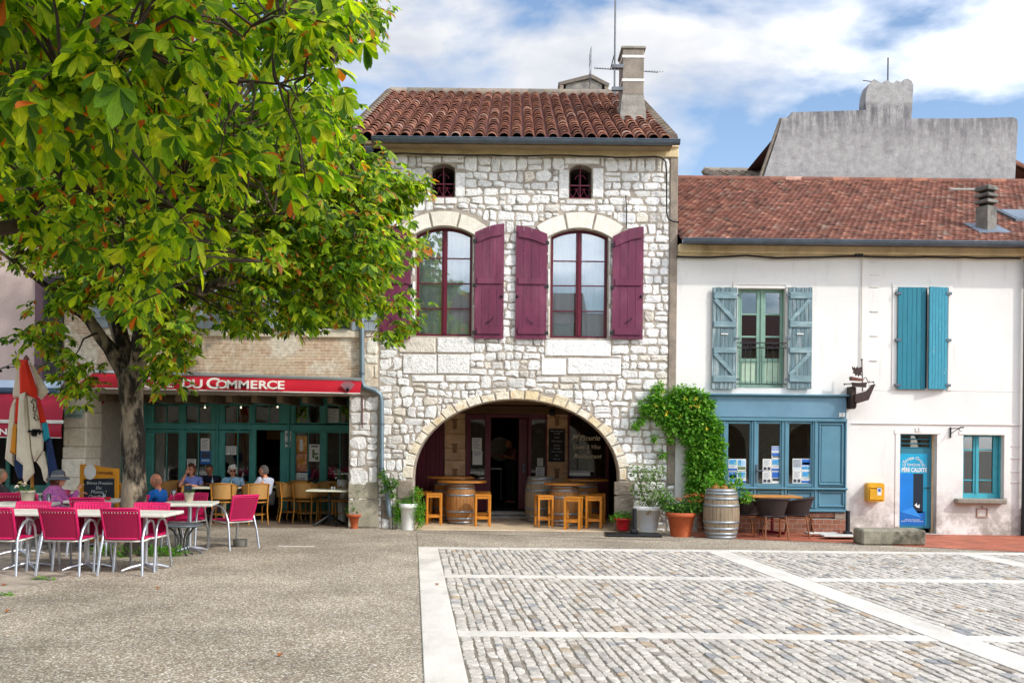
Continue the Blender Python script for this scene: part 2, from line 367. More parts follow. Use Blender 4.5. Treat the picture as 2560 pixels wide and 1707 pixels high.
for ya, yb in cross:
    u = .325
    while u < UB:
        u1 = u + rg.uniform(.6, 1.6)
        a, b = u + .003, u1 - .003
        for (p, q) in VB[1:]:
            if a < q and b > p:
                if a < p: slab(a, p - .004, ya, yb, .015)
                a = q + .004
        if b - a > .04: slab(a, b, ya, yb, .014 + rg.uniform(0, .004))
        u = u1
struct(bands, 'stone_bands', stone_band)
cob = MB(); F_ = []; V_ = []
ring = np.array([(-1, -.62), (-.72, -1), (.0, -1.04), (.72, -1), (1, -.62), (1.03, 0), (1, .62), (.72, 1), (0, 1.04), (-.72, 1), (-1, .62), (-1.03, 0)])
nr = len(ring); rnp = np.random.RandomState(5)
fs = [(i, (i + 1) % nr, nr + (i + 1) % nr, nr + i) for i in range(nr)] + [(nr + i, nr + (i + 1) % nr, 2 * nr + (i + 1) % nr, 2 * nr + i) for i in range(nr)]
caps = [(2 * nr + i, 2 * nr + (i + 1) % nr, 3 * nr) for i in range(nr)]
u = .33
while u < 10.9:
    wd = rg.uniform(.075, .125)
    if any(u < q and u + wd > p for p, q in VB[1:]):
        q = [q for p, q in VB[1:] if u < q and u + wd > p][0]; u = q + .004; continue
    y = 5.5
    wob = rg.uniform(0, 6)
    while y < OY - .3:
        ln = min(.34, max(.06, rg.gauss(.15, .06)))
        xm = at(u + wd / 2, y + ln / 2)
        blocked = [cb for cb in cross if y < cb[1] and y + ln > cb[0]]
        if blocked:
            if y < blocked[0][0] - .05: ln = blocked[0][0] - y
            else: y = blocked[0][1]; continue
        if xm < (y + 2.5) * .512 + 1.6:
            w2 = (wd / 2 - .0055) * rg.uniform(.86, 1.04); l2 = ln / 2 - .001
            P = ring.copy() * [w2, l2] * (1 + rnp.uniform(-.12, .12, (nr, 2)))
            h = rg.uniform(.012, .019); tl = rg.uniform(-.06, .06); t2 = rg.uniform(-.04, .04)
            off = .008 * math.sin(y * 5 + wob)
            x0, y0 = xm + off, y + ln / 2
            vs = []
            for sc, z in ((1, -.02), (.98, h * .7), (.84, h)):
                q = P * sc
                z_ = z + (q[:, 0] * tl + q[:, 1] * t2 + rnp.uniform(-.002, .002, nr) if z > 0 else 0)
                vs += [(x0 + a + DX * b_, y0 + b_, c) for (a, b_), c in zip(q, np.broadcast_to(z_, nr))]
            vs.append((x0, y0, h * 1.02 + rg.uniform(-.002, .002))); o_ = len(cob.v); cob.add(vs, fs, 0, True); cob.f += [tuple(i + o_ for i in c_) for c_ in caps]; cob.m += [0] * nr; cob.s += [False] * nr
        y += ln
    u += wd
cob_m = island_mat('split cobble limestone', [(0, '#b0a89d'), (.2, '#cbc3b7'), (.45, '#beb6aa'), (.62, '#d2cabf'), (.8, '#b8aea1'), (.88, '#a5a29e'), (.94, '#8f8f8f'), (.965, '#b49c82'), (.98, '#b9a68c'), (.99, '#93887a'), (1, '#d0c8bc')], .75, 14, .34, .6, 55, dirt=('#8f877b', 10, .6, .74))
struct(cob, 'cobbled_square', cob_m, False)
struct(MB().add([(at(0, 3.2), 3.2, .006), (at(UB, 3.2), 3.2, .006), (at(UB, OY), OY, .006), (at(0, OY), OY, .006)], [(0, 1, 2, 3)]), 'square_bed', joint)

# red tiled terrace before the white house
def tile_floor(name, c1, c2, cm, sc, bw=.5, rh=.25, rough=.7):
    m = bpy.data.materials.new(name); m.use_nodes = True; t = m.node_tree; N = t.nodes; L = t.links.new
    p = N['Principled BSDF']; p.inputs['Roughness'].default_value = rough
    tc = N.new('ShaderNodeTexCoord'); br = N.new('ShaderNodeTexBrick'); br.inputs['Scale'].default_value = sc; br.inputs['Color1'].default_value = (*lin(c1), 1); br.inputs['Color2'].default_value = (*lin(c2), 1); br.inputs['Mortar'].default_value = (*lin(cm), 1)
    br.inputs['Mortar Size'].default_value = .012; br.inputs['Brick Width'].default_value = bw; br.inputs['Row Height'].default_value = rh; L(tc.outputs['Object'], br.inputs[0])
    ns = N.new('ShaderNodeTexNoise'); ns.inputs['Scale'].default_value = 2.4; ns.inputs['Detail'].default_value = 7; L(tc.outputs['Object'], ns.inputs[0])
    mr = N.new('ShaderNodeMapRange'); mr.inputs[1].default_value = .3; mr.inputs[2].default_value = .7; mr.inputs[3].default_value = .62; mr.inputs[4].default_value = 1.2; L(ns.outputs[0], mr.inputs[0])
    vm = N.new('ShaderNodeVectorMath'); vm.operation = 'SCALE'; L(br.outputs[0], vm.inputs[0]); L(mr.outputs[0], vm.inputs['Scale']); L(vm.outputs[0], p.inputs['Base Color'])
    bu = N.new('ShaderNodeBump'); bu.inputs['Strength'].default_value = .3; bu.inputs['Distance'].default_value = .004; L(ns.outputs[0], bu.inputs['Height']); L(bu.outputs[0], p.inputs['Normal'])
    return m
fr = [G('P', 1738, 1343), G('R3', 1000, 1385), G('R3', 1990, 1420), G('R4', 795, 1480), G('R4', 1425, 1510)]
kx = (fr[4][1] - fr[3][1]) / (fr[4][0] - fr[3][0])
fr.append((14, fr[4][1] + kx * (14 - fr[4][0])))
struct(sheet(fr + [(14, YF + .2), (3.5, YF + .2)], .006), 'tiled_terrace', tile_floor('terracotta paving', '#a85a40', '#b96a4c', '#7d4b3a', 2.2))
YC = 22.2                                             # the cafe front under the arcade
cafe_floor = MB().box(-12, Q('P', 872, 1300)[0] + .3, 20.02, YC + 4.2, -.05, .02, .01)
struct(cafe_floor, 'arcade_floor', mat('arcade floor', '#6d5f50', .7, .25, 3, .15, 40))
YB = FP * H / 195                                     # back of the vaulted porch, about 23.1 m
struct(MB().box(Q('R2', 150, 1300)[0], Q('R2', 2300, 1300)[0], YF - .12, 27, -.05, .012, .008), 'porch_floor', mat('porch floor', '#c9b394', .7, .22, 2.5, .12, 40))
# ================================================================== MASONRY HELPERS
def rubble_poly(x0, x1, z0, z1, rg, gap=.011, jit=.016):
    g = min(gap, .16 * (x1 - x0), .16 * (z1 - z0)); f = lambda: g * rg.uniform(.35, 1.35)
    x0 += f(); x1 -= f(); z0 += f(); z1 -= f()
    w_, h_ = x1 - x0, z1 - z0; c = [min(w_, h_) * rg.uniform(.12, .4) for _ in range(4)]
    j = lambda a=1: rg.uniform(-jit, jit) * a
    return [(x0 + c[0], z0 + j()), ((x0 + x1) / 2, z0 + j(.7)), (x1 - c[1], z0 + j()), (x1 + j(), z0 + c[1]), (x1 + j(.7), (z0 + z1) / 2), (x1 + j(), z1 - c[2]),
            (x1 - c[2], z1 + j()), ((x0 + x1) / 2, z1 + j(.7)), (x0 + c[3], z1 + j()), (x0 + j(), z1 - c[3]), (x0 + j(.7), (z0 + z1) / 2), (x0 + j(), z0 + c[0])]
def add_stone(mb, poly, y, d, rg, m=0, flat=False):
    n = len(poly); cx = sum(p[0] for p in poly) / n; cz = sum(p[1] for p in poly) / n
    sz = min(max(p[0] for p in poly) - min(p[0] for p in poly), max(p[1] for p in poly) - min(p[1] for p in poly))
    i1 = 1 - min(.3, .004 / sz * 2); i2 = 1 - min(.5, (.012 if flat else .022) / sz * 2)
    vs = []; tx, tz = rg.uniform(-.06, .06), rg.uniform(-.06, .06)
    for s_, q in ((1, -.03), (i1, d * .6), (i2, d)):
        for x, z in poly:
            X, Z = cx + (x - cx) * s_, cz + (z - cz) * s_
            e = 0 if (q < 0 or flat) else (X - cx) * tx + (Z - cz) * tz + rg.uniform(-.005, .005)
            vs.append((X, y - q + e, Z))
    vs.append((cx, y - d - (0 if flat else rg.uniform(-.003, .01)), cz))
    f = [(r * n + i, r * n + (i + 1) % n, (r + 1) * n + (i + 1) % n, (r + 1) * n + i) for r in (0, 1) for i in range(n)]; o = len(mb.v)
    mb.add(vs, f, m, False); k = [(o + 2 * n + i, o + 2 * n + (i + 1) % n, o + 3 * n) for i in range(n)]; mb.f += k; mb.m += [m] * n; mb.s += [False] * n
def pack(mb, x0, x1, z0, z1, blocked, y, rg, hr=(.11, .23), wr=(.14, .38), d=(.006, .034), m=0, gap=.0115):
    """rough courses of uneven stones, filled round the openings and the dressed blocks"""
    ph = [(rg.uniform(.5, 1.6), rg.uniform(0, 6), rg.uniform(.012, .03)) for _ in range(3)]
    wob = lambda x, k: sum(a_ * math.sin(f * x * 2 + p + k * 1.7) for f, p, a_ in ph)
    zs = [z0]
    while zs[-1] < z1 - .1: zs.append(zs[-1] + rg.uniform(*hr))
    zs[-1] = z1
    def clear(x, za, zb):                                # the longest clear stretch of a column
        n = 9; best = None; cur = None
        for i in range(n + 1):
            z = za + (zb - za) * i / n
            if not blocked(x, z):
                cur = (cur[0], z) if cur else (z, z)
                if best is None or cur[1] - cur[0] > best[1] - best[0]: best = cur
            else: cur = None
        return best
    for k in range(len(zs) - 1):
        lo = lambda x: zs[k] + (wob(x, k) if k else 0); hi = lambda x: zs[k + 1] + (wob(x, k + 1) if k < len(zs) - 2 else 0)
        x = x0
        while x < x1 - .03:
            c = clear(x + .012, lo(x), hi(x))
            if c is None or c[1] - c[0] < .05: x += .02; continue
            w_ = rg.uniform(*wr) if rg.random() > .25 else rg.uniform(.1, .18)
            xb = x + .03; lim = (c[0], c[1])
            while xb < min(x + w_, x1):                  # grow to the right while the height stays about the same
                q = clear(xb, lo(xb), hi(xb))
                if q is None or abs(q[0] - c[0]) > .05 or abs(q[1] - c[1]) > .05: break
                xb += .015
            if x1 - xb < .07: xb = x1
            if xb - x < .06: x = xb; continue
            full = c[1] - c[0] > (hi(x) - lo(x)) * .85
            A = (lo(x) if full else c[0], hi(x) if full else c[1]); Bq = (lo(xb), hi(xb)) if full else c
            parts = [(0, 1)]
            if A[1] - A[0] > .19 and rg.random() < .22: t = rg.uniform(.4, .6); parts = [(0, t), (t, 1)]
            for (u, v) in parts:
                pa = (A[0] + (A[1] - A[0]) * u, A[0] + (A[1] - A[0]) * v); pb = (Bq[0] + (Bq[1] - Bq[0]) * u, Bq[0] + (Bq[1] - Bq[0]) * v)
                h_ = min(pa[1] - pa[0], pb[1] - pb[0])
                if h_ < .05: continue
                g = lambda: min(gap, h_ * .16) * rg.uniform(.5, 1.5); j = lambda a=1: rg.uniform(-.015, .015) * a
                xa_, xb_ = x + g(), xb - g(); ww = xb_ - xa_
                cc = [min(ww, h_) * rg.choice((rg.uniform(.06, .16), rg.uniform(.12, .34))) for _ in range(4)]
                bl, br, tl, tr = pa[0] + g(), pb[0] + g(), pa[1] - g(), pb[1] - g()
                bot = lambda q: bl + (br - bl) * (q - xa_) / ww; top = lambda q: tl + (tr - tl) * (q - xa_) / ww
                P = [(xa_ + cc[0], bot(xa_ + cc[0]) + j()), ((xa_ + xb_) / 2 + j(3), bot((xa_ + xb_) / 2) + j()), (xb_ - cc[1], bot(xb_ - cc[1]) + j()), (xb_ + j(), br + cc[1]), (xb_ + j(), (br + tr) / 2 + j()), (xb_ + j(), tr - cc[2]), (xb_ - cc[2], top(xb_ - cc[2]) + j()), ((xa_ + xb_) / 2 + j(3), top((xa_ + xb_) / 2) + j()), (xa_ + cc[3], top(xa_ + cc[3]) + j()), (xa_ + j(), tl - cc[3]), (xa_ + j(), (bl + tl) / 2 + j()), (xa_ + j(), bl + cc[0])]
                add_stone(mb, P, y, rg.uniform(*d), rg, m)
            x = xb
def block(mb, c, x0, y0, x1, y1, rg, Y=YF, d=.03, m=0, gap=.006):
    a, b, z0, z1 = RC(c, x0, y0, x1, y1, Y)
    e = .012; g = gap
    a += g; b -= g; z0 += g; z1 -= g; j = lambda: rg.uniform(-.006, .006)
    p = [(a + e, z0), ((a + b) / 2, z0 + j()), (b - e, z0), (b, z0 + e), (b + j(), (z0 + z1) / 2), (b, z1 - e), (b - e, z1), ((a + b) / 2, z1 + j()), (a + e, z1), (a, z1 - e), (a + j(), (z0 + z1) / 2), (a, z0 + e)]
    add_stone(mb, p, Y, d, rg, m, True)
    return (a, b, z0, z1)
def arch_poly(x0, x1, z0, zs, rise, n=14):
    p = [(x0, z0), (x1, z0)]
    xm, hw = (x0 + x1) / 2, (x1 - x0) / 2
    rad = (hw * hw + rise * rise) / (2 * rise); zc = zs + rise - rad; a0 = math.asin(hw / rad)
    for i in range(n + 1):
        a = a0 - 2 * a0 * i / n; p.append((xm + rad * math.sin(a), zc + rad * math.cos(a)))
    return p
def inset_arch(x0, x1, z0, zs, rise, t): return arch_poly(x0 + t, x1 - t, z0 + t, zs - t * .3, max(.02, rise - t * .5)) 

rubble = island_mat('white limestone rubble', [(0, '#d8d6d2'), (.25, '#efedea'), (.5, '#e2dfdb'), (.7, '#f2f0ed'), (.83, '#cdc9c4'), (.93, '#e0d6c6'), (.97, '#bbb5ae'), (1, '#eceae6')], .85, 11, .2, 1.0, 26, dirt=('#8b8680', 15, .57, .7))
ashlar = island_mat('dressed limestone', [(0, '#d8cfbe'), (.4, '#e3dccd'), (.7, '#e8e2d6'), (1, '#d9ccb6')], .8, 9, .14, .5, 34, dirt=('#8d8578', 22, .63, .75))
mortar = mat('sandy mortar', '#aba093', .95, .25, 6, .5, 60, col2='#8f867b', mix=(.5, .7))
golden = island_mat('lichened golden limestone', [(0, '#e4dac6'), (.25, '#d9c49a'), (.5, '#e8e2d4'), (.75, '#dccbaa'), (1, '#ebe6da')], .85, 9, .25, .8, 30, dirt=('#cfa560', 6, .54, .7))
plaster_cream = mat('cream render', '#d6c29a', .85, .16, 3, .3, 25, col2='#b29a70', mix=(.52, .7))
cement = mat('grey brown cement render', '#8d8072', .9, .25, 4, .4, 30, col2='#6f665c')
maroon = mat('maroon paint', '#64243f', .55, .2, 5, .12, 40, col2='#7d4258', mix=(.48, .74), sc3=(1, 1, .3))
maroon_frame = mat('maroon window paint', '#5c1126', .4, .1, 6, .06)
maroon_dark = mat('dark maroon joinery', '#5e1628', .45, .15, 5, .08)
curtain_m = mat('pale net curtain', '#d3dede', .9, .12, 4, .2, 9, sc3=(6, 6, .3))
tile_m = island_mat('red canal tile', [(0, '#6f4a40'), (.3, '#8a5a4a'), (.55, '#7a5043'), (.8, '#98664f'), (.93, '#aa7660'), (.97, '#c69e8c'), (1, '#7c625a')], .85, 5, .35, .5, 40, dirt=('#5f524a', 2.2, .54, .72))
tile_pan = mat('red channel tile', '#66403a', .9, .3, 5, .3)
grey_tile = island_mat('weathered grey tile', [(0, '#7d7268'), (.5, '#97897a'), (1, '#6d665e')], .9, 7, .3, .6, 30, dirt=('#8d8350', 6, .55, .7))

# ================================================================== STONE HOUSE (wine bar)
rs = random.Random(11)
SX0, SX1 = Q('P', 947, 900)[0], Q('P', 1690, 900)[0]
ZE = Q('P', 1300, 372)[1]                              # wall top
SH = thing('stone_house', 'tall rubble limestone house with maroon shutters and a wide arched porch', 'house', ((SX0 + SX1) / 2, YF + 3, 0))
def win_m(c, x0, x1, ztop, zbot, spring):             # window opening in metres
    xm = (x0 + x1) / 2
    return Q(c, x0, (ztop + zbot) / 2)[0], Q(c, x1, (ztop + zbot) / 2)[0], Q(c, xm, zbot)[1], Q(c, xm, spring)[1], Q(c, xm, ztop)[1] - Q(c, xm, spring)[1]
W1 = win_m('R1', 400, 803, 192, 975, 248); W2 = win_m('R1', 1366, 1776, 208, 990, 262)
A1 = win_m('L6', 597, 750, 938, 1158, 966); A2 = win_m('L6', 1498, 1645, 946, 1168, 974)
ax0, ax1 = Q('R2', 288, 860)[0], Q('R2', 2100, 860)[0]; az = Q('R2', 1220, 872)[1]; ac = Q('R2', 1220, 170)[1]
amx, ahw, arz = (ax0 + ax1) / 2, (ax1 - ax0) / 2, ac - az
arch = [(ax0, -.05), (ax1, -.05)] + [(amx + ahw * math.cos(math.pi * i / 36), az + arz * math.sin(math.pi * i / 36) ** .94) for i in range(37)]
wall = MB()
holes = [arch_poly(*W1), arch_poly(*W2), arch_poly(*A1, 8), arch_poly(*A2, 8), arch]
wall.plate([(SX0, -.2), (SX1, -.2), (SX1, ZE), (SX0, ZE)], holes, YF, YF + .5, 1)
blk = []
def B(*a, **k):
    r = block(wall, *a, rs, **k); blk.append(r); return r
# dressed blocks: jambs, sills, big courses
for (x0, y0, x1, y1) in ((275, 985, 545, 1095), (548, 985, 820, 1095), (305, 1105, 551, 1247), (553, 1105, 788, 1247), (365, 1253, 605, 1303), (608, 1256, 862, 1304),
        (1320, 1003, 1802, 1122), (1297, 1133, 1480, 1257), (1483, 1131, 1874, 1253), (1258, 1266, 1426, 1307), (1428, 1268, 1572, 1310), (1576, 1262, 1840, 1300),
        (808, 250, 822, 480), (808, 484, 822, 720), (808, 724, 822, 975), (1344, 262, 1362, 470), (1344, 474, 1362, 740), (1344, 744, 1362, 990), (1780, 268, 1800, 520), (1780, 524, 1800, 760), (1780, 764, 1800, 990),
        (372, 250, 397, 560), (372, 564, 397, 975)):
    B('R1', x0, y0, x1, y1, d=.025)
for (x0, y0, x1, y1) in ((752, 995, 818, 1160), (560, 1000, 594, 1160), (1428, 975, 1496, 1172), (1648, 965, 1722, 1166), (530, 888, 662, 935), (664, 888, 812, 935), (1462, 898, 1700, 945), (610, 1162, 682, 1206), (684, 1162, 764, 1206), (1470, 1172, 1670, 1208)):
    B('L6', x0, y0, x1, y1, d=.025)
def voussoirs(x0, x1, zs, rise, t, n, m=0, ext=.25):    # arch stones over a segmental opening
    hw = (x1 - x0) / 2; xm = (x0 + x1) / 2; rad = (hw * hw + rise * rise) / (2 * rise); zc = zs + rise - rad; a0 = math.asin(hw / rad) * (1 + ext)
    for i in range(n):
        s0, s1 = -a0 + 2 * a0 * i / n, -a0 + 2 * a0 * (i + 1) / n
        t_ = t * rs.uniform(.9, 1.1)
        p = []
        for q in range(5): a = s0 + (s1 - s0) * (.03 + .94 * q / 4); p.append((xm + (rad + .015) * math.sin(a), zc + (rad + .015) * math.cos(a)))
        for q in range(5): a = s1 - (s1 - s0) * (.03 + .94 * q / 4); p.append((xm + (rad + t_) * math.sin(a), zc + (rad + t_) * math.cos(a)))
        add_stone(wall, p, YF, .028, rs, m, True)
    return xm, zc, rad, t * 1.1, a0
vs_ = [voussoirs(W1[0], W1[1], W1[3], W1[4], .31, 3, 2), voussoirs(W2[0], W2[1], W2[3], W2[4], .31, 3, 2)]
# the porch arch ring
nv = 23
def ell(a, t): 
    return amx + (ahw + t) * math.cos(a), az + (arz * math.sin(a) ** .94 if math.sin(a) > 0 else 0) + t * math.sin(a)
for i in range(nv):
    s0, s1 = math.pi * i / nv, math.pi * (i + 1) / nv; t_ = rs.uniform(.12, .22); p = []
    for q in range(4): p.append(ell(s0 + (s1 - s0) * (.04 + .92 * q / 3), .008))
    for q in range(4): p.append(ell(s1 - (s1 - s0) * (.04 + .92 * q / 3), t_))
    add_stone(wall, p, YF, .026, rs, 3, True)
# piers below the arch
for (x0, y0, x1, y1) in ((150, 878, 286, 1042), (10, 1045, 75, 1205), (150, 1046, 286, 1180), (2052, 890, 2225, 1010), (2052, 1014, 2225, 1200), (2052, 1204, 2225, 1320)):
    B('R2', x0, y0, x1, y1, d=.03, m=4)
def in_open(x, z, g=.03):
    for (a, b, z0, zs, r) in (W1, W2, A1, A2):
        if a - g < x < b + g and z0 - g < z < zs + g + r * max(0, 1 - ((x - (a + b) / 2) / ((b - a) / 2)) ** 2): return True
    if x > ax0 - g and x < ax1 + g and z < az: return True
    e = ((x - amx) / (ahw + .15)) ** 2 + (max(0, z - az) / (arz + .15)) ** 2
    if e < 1 and z >= az - .02: return True
    for (a, b, z0, z1) in blk:
        if a - .008 < x < b + .008 and z0 - .008 < z < z1 + .008: return True
    for xm, zc, rad, t, a0 in vs_:
        d_ = math.hypot(x - xm, z - zc)
        if rad - .02 < d_ < rad + t and abs(math.atan2(x - xm, z - zc)) < a0: return True
    return False
QX = Q('R1', 2212, 700)[0]
pack(wall, SX0 + .01, QX, 0.0, Q('P', 1300, 392)[1], in_open, YF, rs)
pack(wall, QX, SX1 - .01, 0.0, .93, in_open, YF, rs)
# cement strip at the right corner, plaster band under the eaves
wall.box(QX + .01, SX1, YF - .03, YF + .02, .95, Q('P', 1600, 392)[1], .008, 4)
za, zb = Q('P', 1300, 391)[1], Q('P', 1300, 358)[1]
wall.box(SX0, SX1, YF - .06, YF + .02, za, zb - .08, .01, 5); wall.box(SX0, SX1, YF - .11, YF + .02, zb - .079, zb + .05, .01, 5)
for i in range(29):                                    # the scalloped row left from the old tile cornice
    x = SX0 + .1 + i * .2
    wall.prism([(x + .085 * math.cos(math.pi + math.pi * k / 8), zb - .1 + .07 * math.sin(math.pi + math.pi * k / 8)) for k in range(9)], YF - .072, YF - .05, 5)
# side and back walls
wall.box(SX0, SX0 + .4, YF + .503, 31.5, -.2, ZE - .2, 0, 4); wall.box(SX1 - .4, SX1, YF + .503, 31.5, -.2, ZE - .2, 0, 4); wall.box(SX0 + .4, SX1 - .4, 31.1, 31.5, -.2, ZE - .2, 0, 4)
wall.build('wall', [rubble, mortar, ashlar, golden, cement, plaster_cream], SH)
room = MB().box(SX0 + .41, SX1 - .41, YF + 2.5, YF + 2.6, Q('P', 1300, 980)[1], ZE - .3); room.box(SX0 + .41, SX1 - .41, YF + .51, YF + 5, ZE - .35, ZE - .3); 
room.build('room_partition', mat('dim room wall', '#5a544c', .9), SH)

# ---- windows
def casement(par, W, Y, m, rows, fw=.055, depth=.06, stile=.11, name='window', glassm=None, rowm=None, bars=.022, pane=True):
    x0, x1, z0, zs, r = W
    f = MB(); ip = inset_arch(x0, x1, z0, zs, r, fw)
    f.plate(arch_poly(x0, x1, z0, zs, r), [ip], Y, Y + depth)
    xm = (x0 + x1) / 2; top = lambda x: zs + r - ((x - xm) / ((x1 - x0) / 2)) ** 2 * r
    f.box(xm - stile / 2, xm + stile / 2, Y - .012, Y + depth - .01, z0 + fw * .8, zs + r - fw * .8, .01)
    f.box(xm - .02, xm + .02, Y - .028, Y - .01, z0 + fw, zs + r - fw, .008)
    for z in rows: f.box(x0 + fw * .9, xm - stile * .45, Y + .008, Y + depth - .015, z - bars / 2, z + bars / 2, .004); f.box(xm + stile * .45, x1 - fw * .9, Y + .008, Y + depth - .015, z - bars / 2, z + bars / 2, .004)
    w_ = f.build(name, m, par)
    for s_ in ((0, 1) if pane else ()):
        ga, gb = (x0 + fw * .8, xm - stile * .4) if s_ == 0 else (xm + stile * .4, x1 - fw * .8)
        n = 8; P = [(ga, z0 + fw * .8), (gb, z0 + fw * .8)] + [(gb + (ga - gb) * i / n, top(gb + (ga - gb) * i / n) - fw * .7) for i in range(n + 1)]
        MB().prism(P, Y + depth * .5, Y + depth * .5 + .006).build('pane', glassm or glass, w_)
    return w_
def curtains(par, x0, x1, z0, z1, Y, m, gapc=.2, folds=14):
    c = MB()
    for s_ in (0, 1):
        a, b = (x0, (x0 + x1) / 2 - gapc / 2) if s_ == 0 else ((x0 + x1) / 2 + gapc / 2, x1)
        n = folds * 4; vs = []
        for i in range(n + 1):
            x = a + (b - a) * i / n; y = Y + .012 * math.sin(i * .55) + .008 * math.sin(i * .23 + 1) ; vs += [(x, y, z0), (x, y, z1)]
        c.add(vs, [(2 * i, 2 * i + 2, 2 * i + 3, 2 * i + 1) for i in range(n)], 0, True)
    return c.build('curtain', m, par, False)
rows1 = [Q('R1', 600, y)[1] for y in (408, 590, 771)]; rows2 = [Q('R1', 1570, y)[1] for y in (428, 606, 789)]
v1 = casement(SH, W1, YF + .16, maroon_frame, rows1); v2 = casement(SH, W2, YF + .16, maroon_frame, rows2)
curtains(v1, W1[0], W1[1], W1[2], W1[3] + .3, YF + .27, curtain_m, .03, 8); curtains(v2, W2[0], W2[1], W2[2], W2[3] + .3, YF + .27, curtain_m, .16, 8)
for A in (A1, A2):                                      # small attic windows with ironwork
    w_ = casement(SH, A, YF + .34, mat('dark old wood', '#3a2a26', .8, .2, 8, .2), [], .05, .05, .05, 'attic_window', glass_dark, pane=False)
    x0, x1, z0, zs, r = A; xm = (x0 + x1) / 2; ir = MB(); yy = YF + .08; hr_ = .33 * (x1 - x0) * 1.9
    zt = z0 + .28
    ir.box(x0, x1, yy - .008, yy + .008, zt - .012, zt + .012); ir.box(x0, x1, yy - .008, yy + .008, z0 + .02, z0 + .04)
    ir.rod((xm, yy, z0), (xm, yy, zs + r), .011, 6)
    for k in (-1, 1):
        ir.tube([(xm + k * .02 + k * .09 * math.sin(t), yy, zs - .16 + .05 * math.cos(t * 1.6)) for t in np.linspace(0, 1.5, 7)], .007, 5)
    nh = 3; wv = (x1 - x0) / nh
    for i in range(nh):
        c0 = x0 + wv * (i + .5)
        for k in (-1, 1): ir.tube([(c0, yy, z0 + .04)] + [(c0 + k * wv * .47 * math.sin(t * math.pi * .62) , yy, z0 + .04 + .21 * t - .03 * max(0, t - .8) * 5) for t in np.linspace(.1, 1, 8)] + [(c0 + k * .02, yy, z0 + .19)], .008, 5)
    ir.build('iron_guard', mat('maroon ironwork', '#6e1a35', .5, .1), w_)
def shutter(par, c, x0, x1, ytl, ytr, yb, Y, m, battens, hinge_left, name='shutter', label=None, planks=4, arc=True):
    a, b = Q(c, x0, (ytl + yb) / 2)[0], Q(c, x1, (ytl + yb) / 2)[0]; z0 = Q(c, (x0 + x1) / 2, yb)[1]; zl, zr = Q(c, x0, ytl)[1], Q(c, x1, ytr)[1]
    def top(x):
        t = (x - a) / (b - a)
        if not arc: return zl + (zr - zl) * t
        if zr > zl: return zl + (zr - zl) * math.sin(t * math.pi / 2)
        return zr + (zl - zr) * math.cos(t * math.pi / 2)
    s = MB(); wd = (b - a) / planks
    for i in range(planks):
        xa, xb = a + wd * i + .0025, a + wd * (i + 1) - .0025
        s.prism([(xa, z0), (xb, z0)] + [(xb + (xa - xb) * q / 4, top(xb + (xa - xb) * q / 4)) for q in range(5)], Y - .032, Y)
    o = s.build(name, m, par)
    if label: o['label'] = label
    for (yt, yb_) in battens:
        zt, zb_ = Q(c, (x0 + x1) / 2, yt)[1], Q(c, (x0 + x1) / 2, yb_)[1]
        bm_ = MB(); xa, xb = a + .05, b - .04; curved = arc and yt == battens[0][0]
        if curved:
            n = 8; up = [(xa + (xb - xa) * q / n, top(xa + (xb - xa) * q / n) - .1) for q in range(n + 1)]
            bm_.prism([(p[0], p[1] - .13) for p in up] + up[::-1], Y - .062, Y - .033)
        else: bm_.box(xa, xb, Y - .062, Y - .033, zb_, zt, .006)
        bm_.build('batten', m, o)
    xh = a if hinge_left else b; sg = 1 if hinge_left else -1
    for z in (z0 + .12, (z0 + min(zl, zr)) / 2, min(zl, zr) - .18): MB().box(xh - sg * .035, xh + sg * .04, Y - .045, Y - .033, z - .035, z + .035, .004).build('hinge', black_iron, o)
    zm = z0 + .36; xc = (a + b) / 2 + sg * .04; MB().tube([(xc - sg * .1, Y - .05, zm - .05), (xc, Y - .06, zm), (xc + sg * .05, Y - .055, zm + .07)], .008, 5).build('shutter_hook', black_iron, o); MB().ball((b - .04 if hinge_left else a + .04, Y - .05, z0 + .85), .03, 0, 6, 4).build('latch', black_iron, o)
    return o
BT = [(225, 300), (562, 607), (915, 965)]
shutter(SH, 'R1', 150, 368, 180, 240, 1000, YF - .06, maroon, BT, False, label='maroon plank shutter half hidden by chestnut leaves')
shutter(SH, 'R1', 822, 1032, 238, 177, 998, YF - .06, maroon, BT, True)
shutter(SH, 'R1', 1115, 1340, 190, 250, 1000, YF - .06, maroon, [(225, 310), (564, 610), (918, 966)], False)
shutter(SH, 'R1', 1805, 2027, 268, 198, 1000, YF - .06, maroon, [(240, 320), (574, 620), (926, 972)], True)

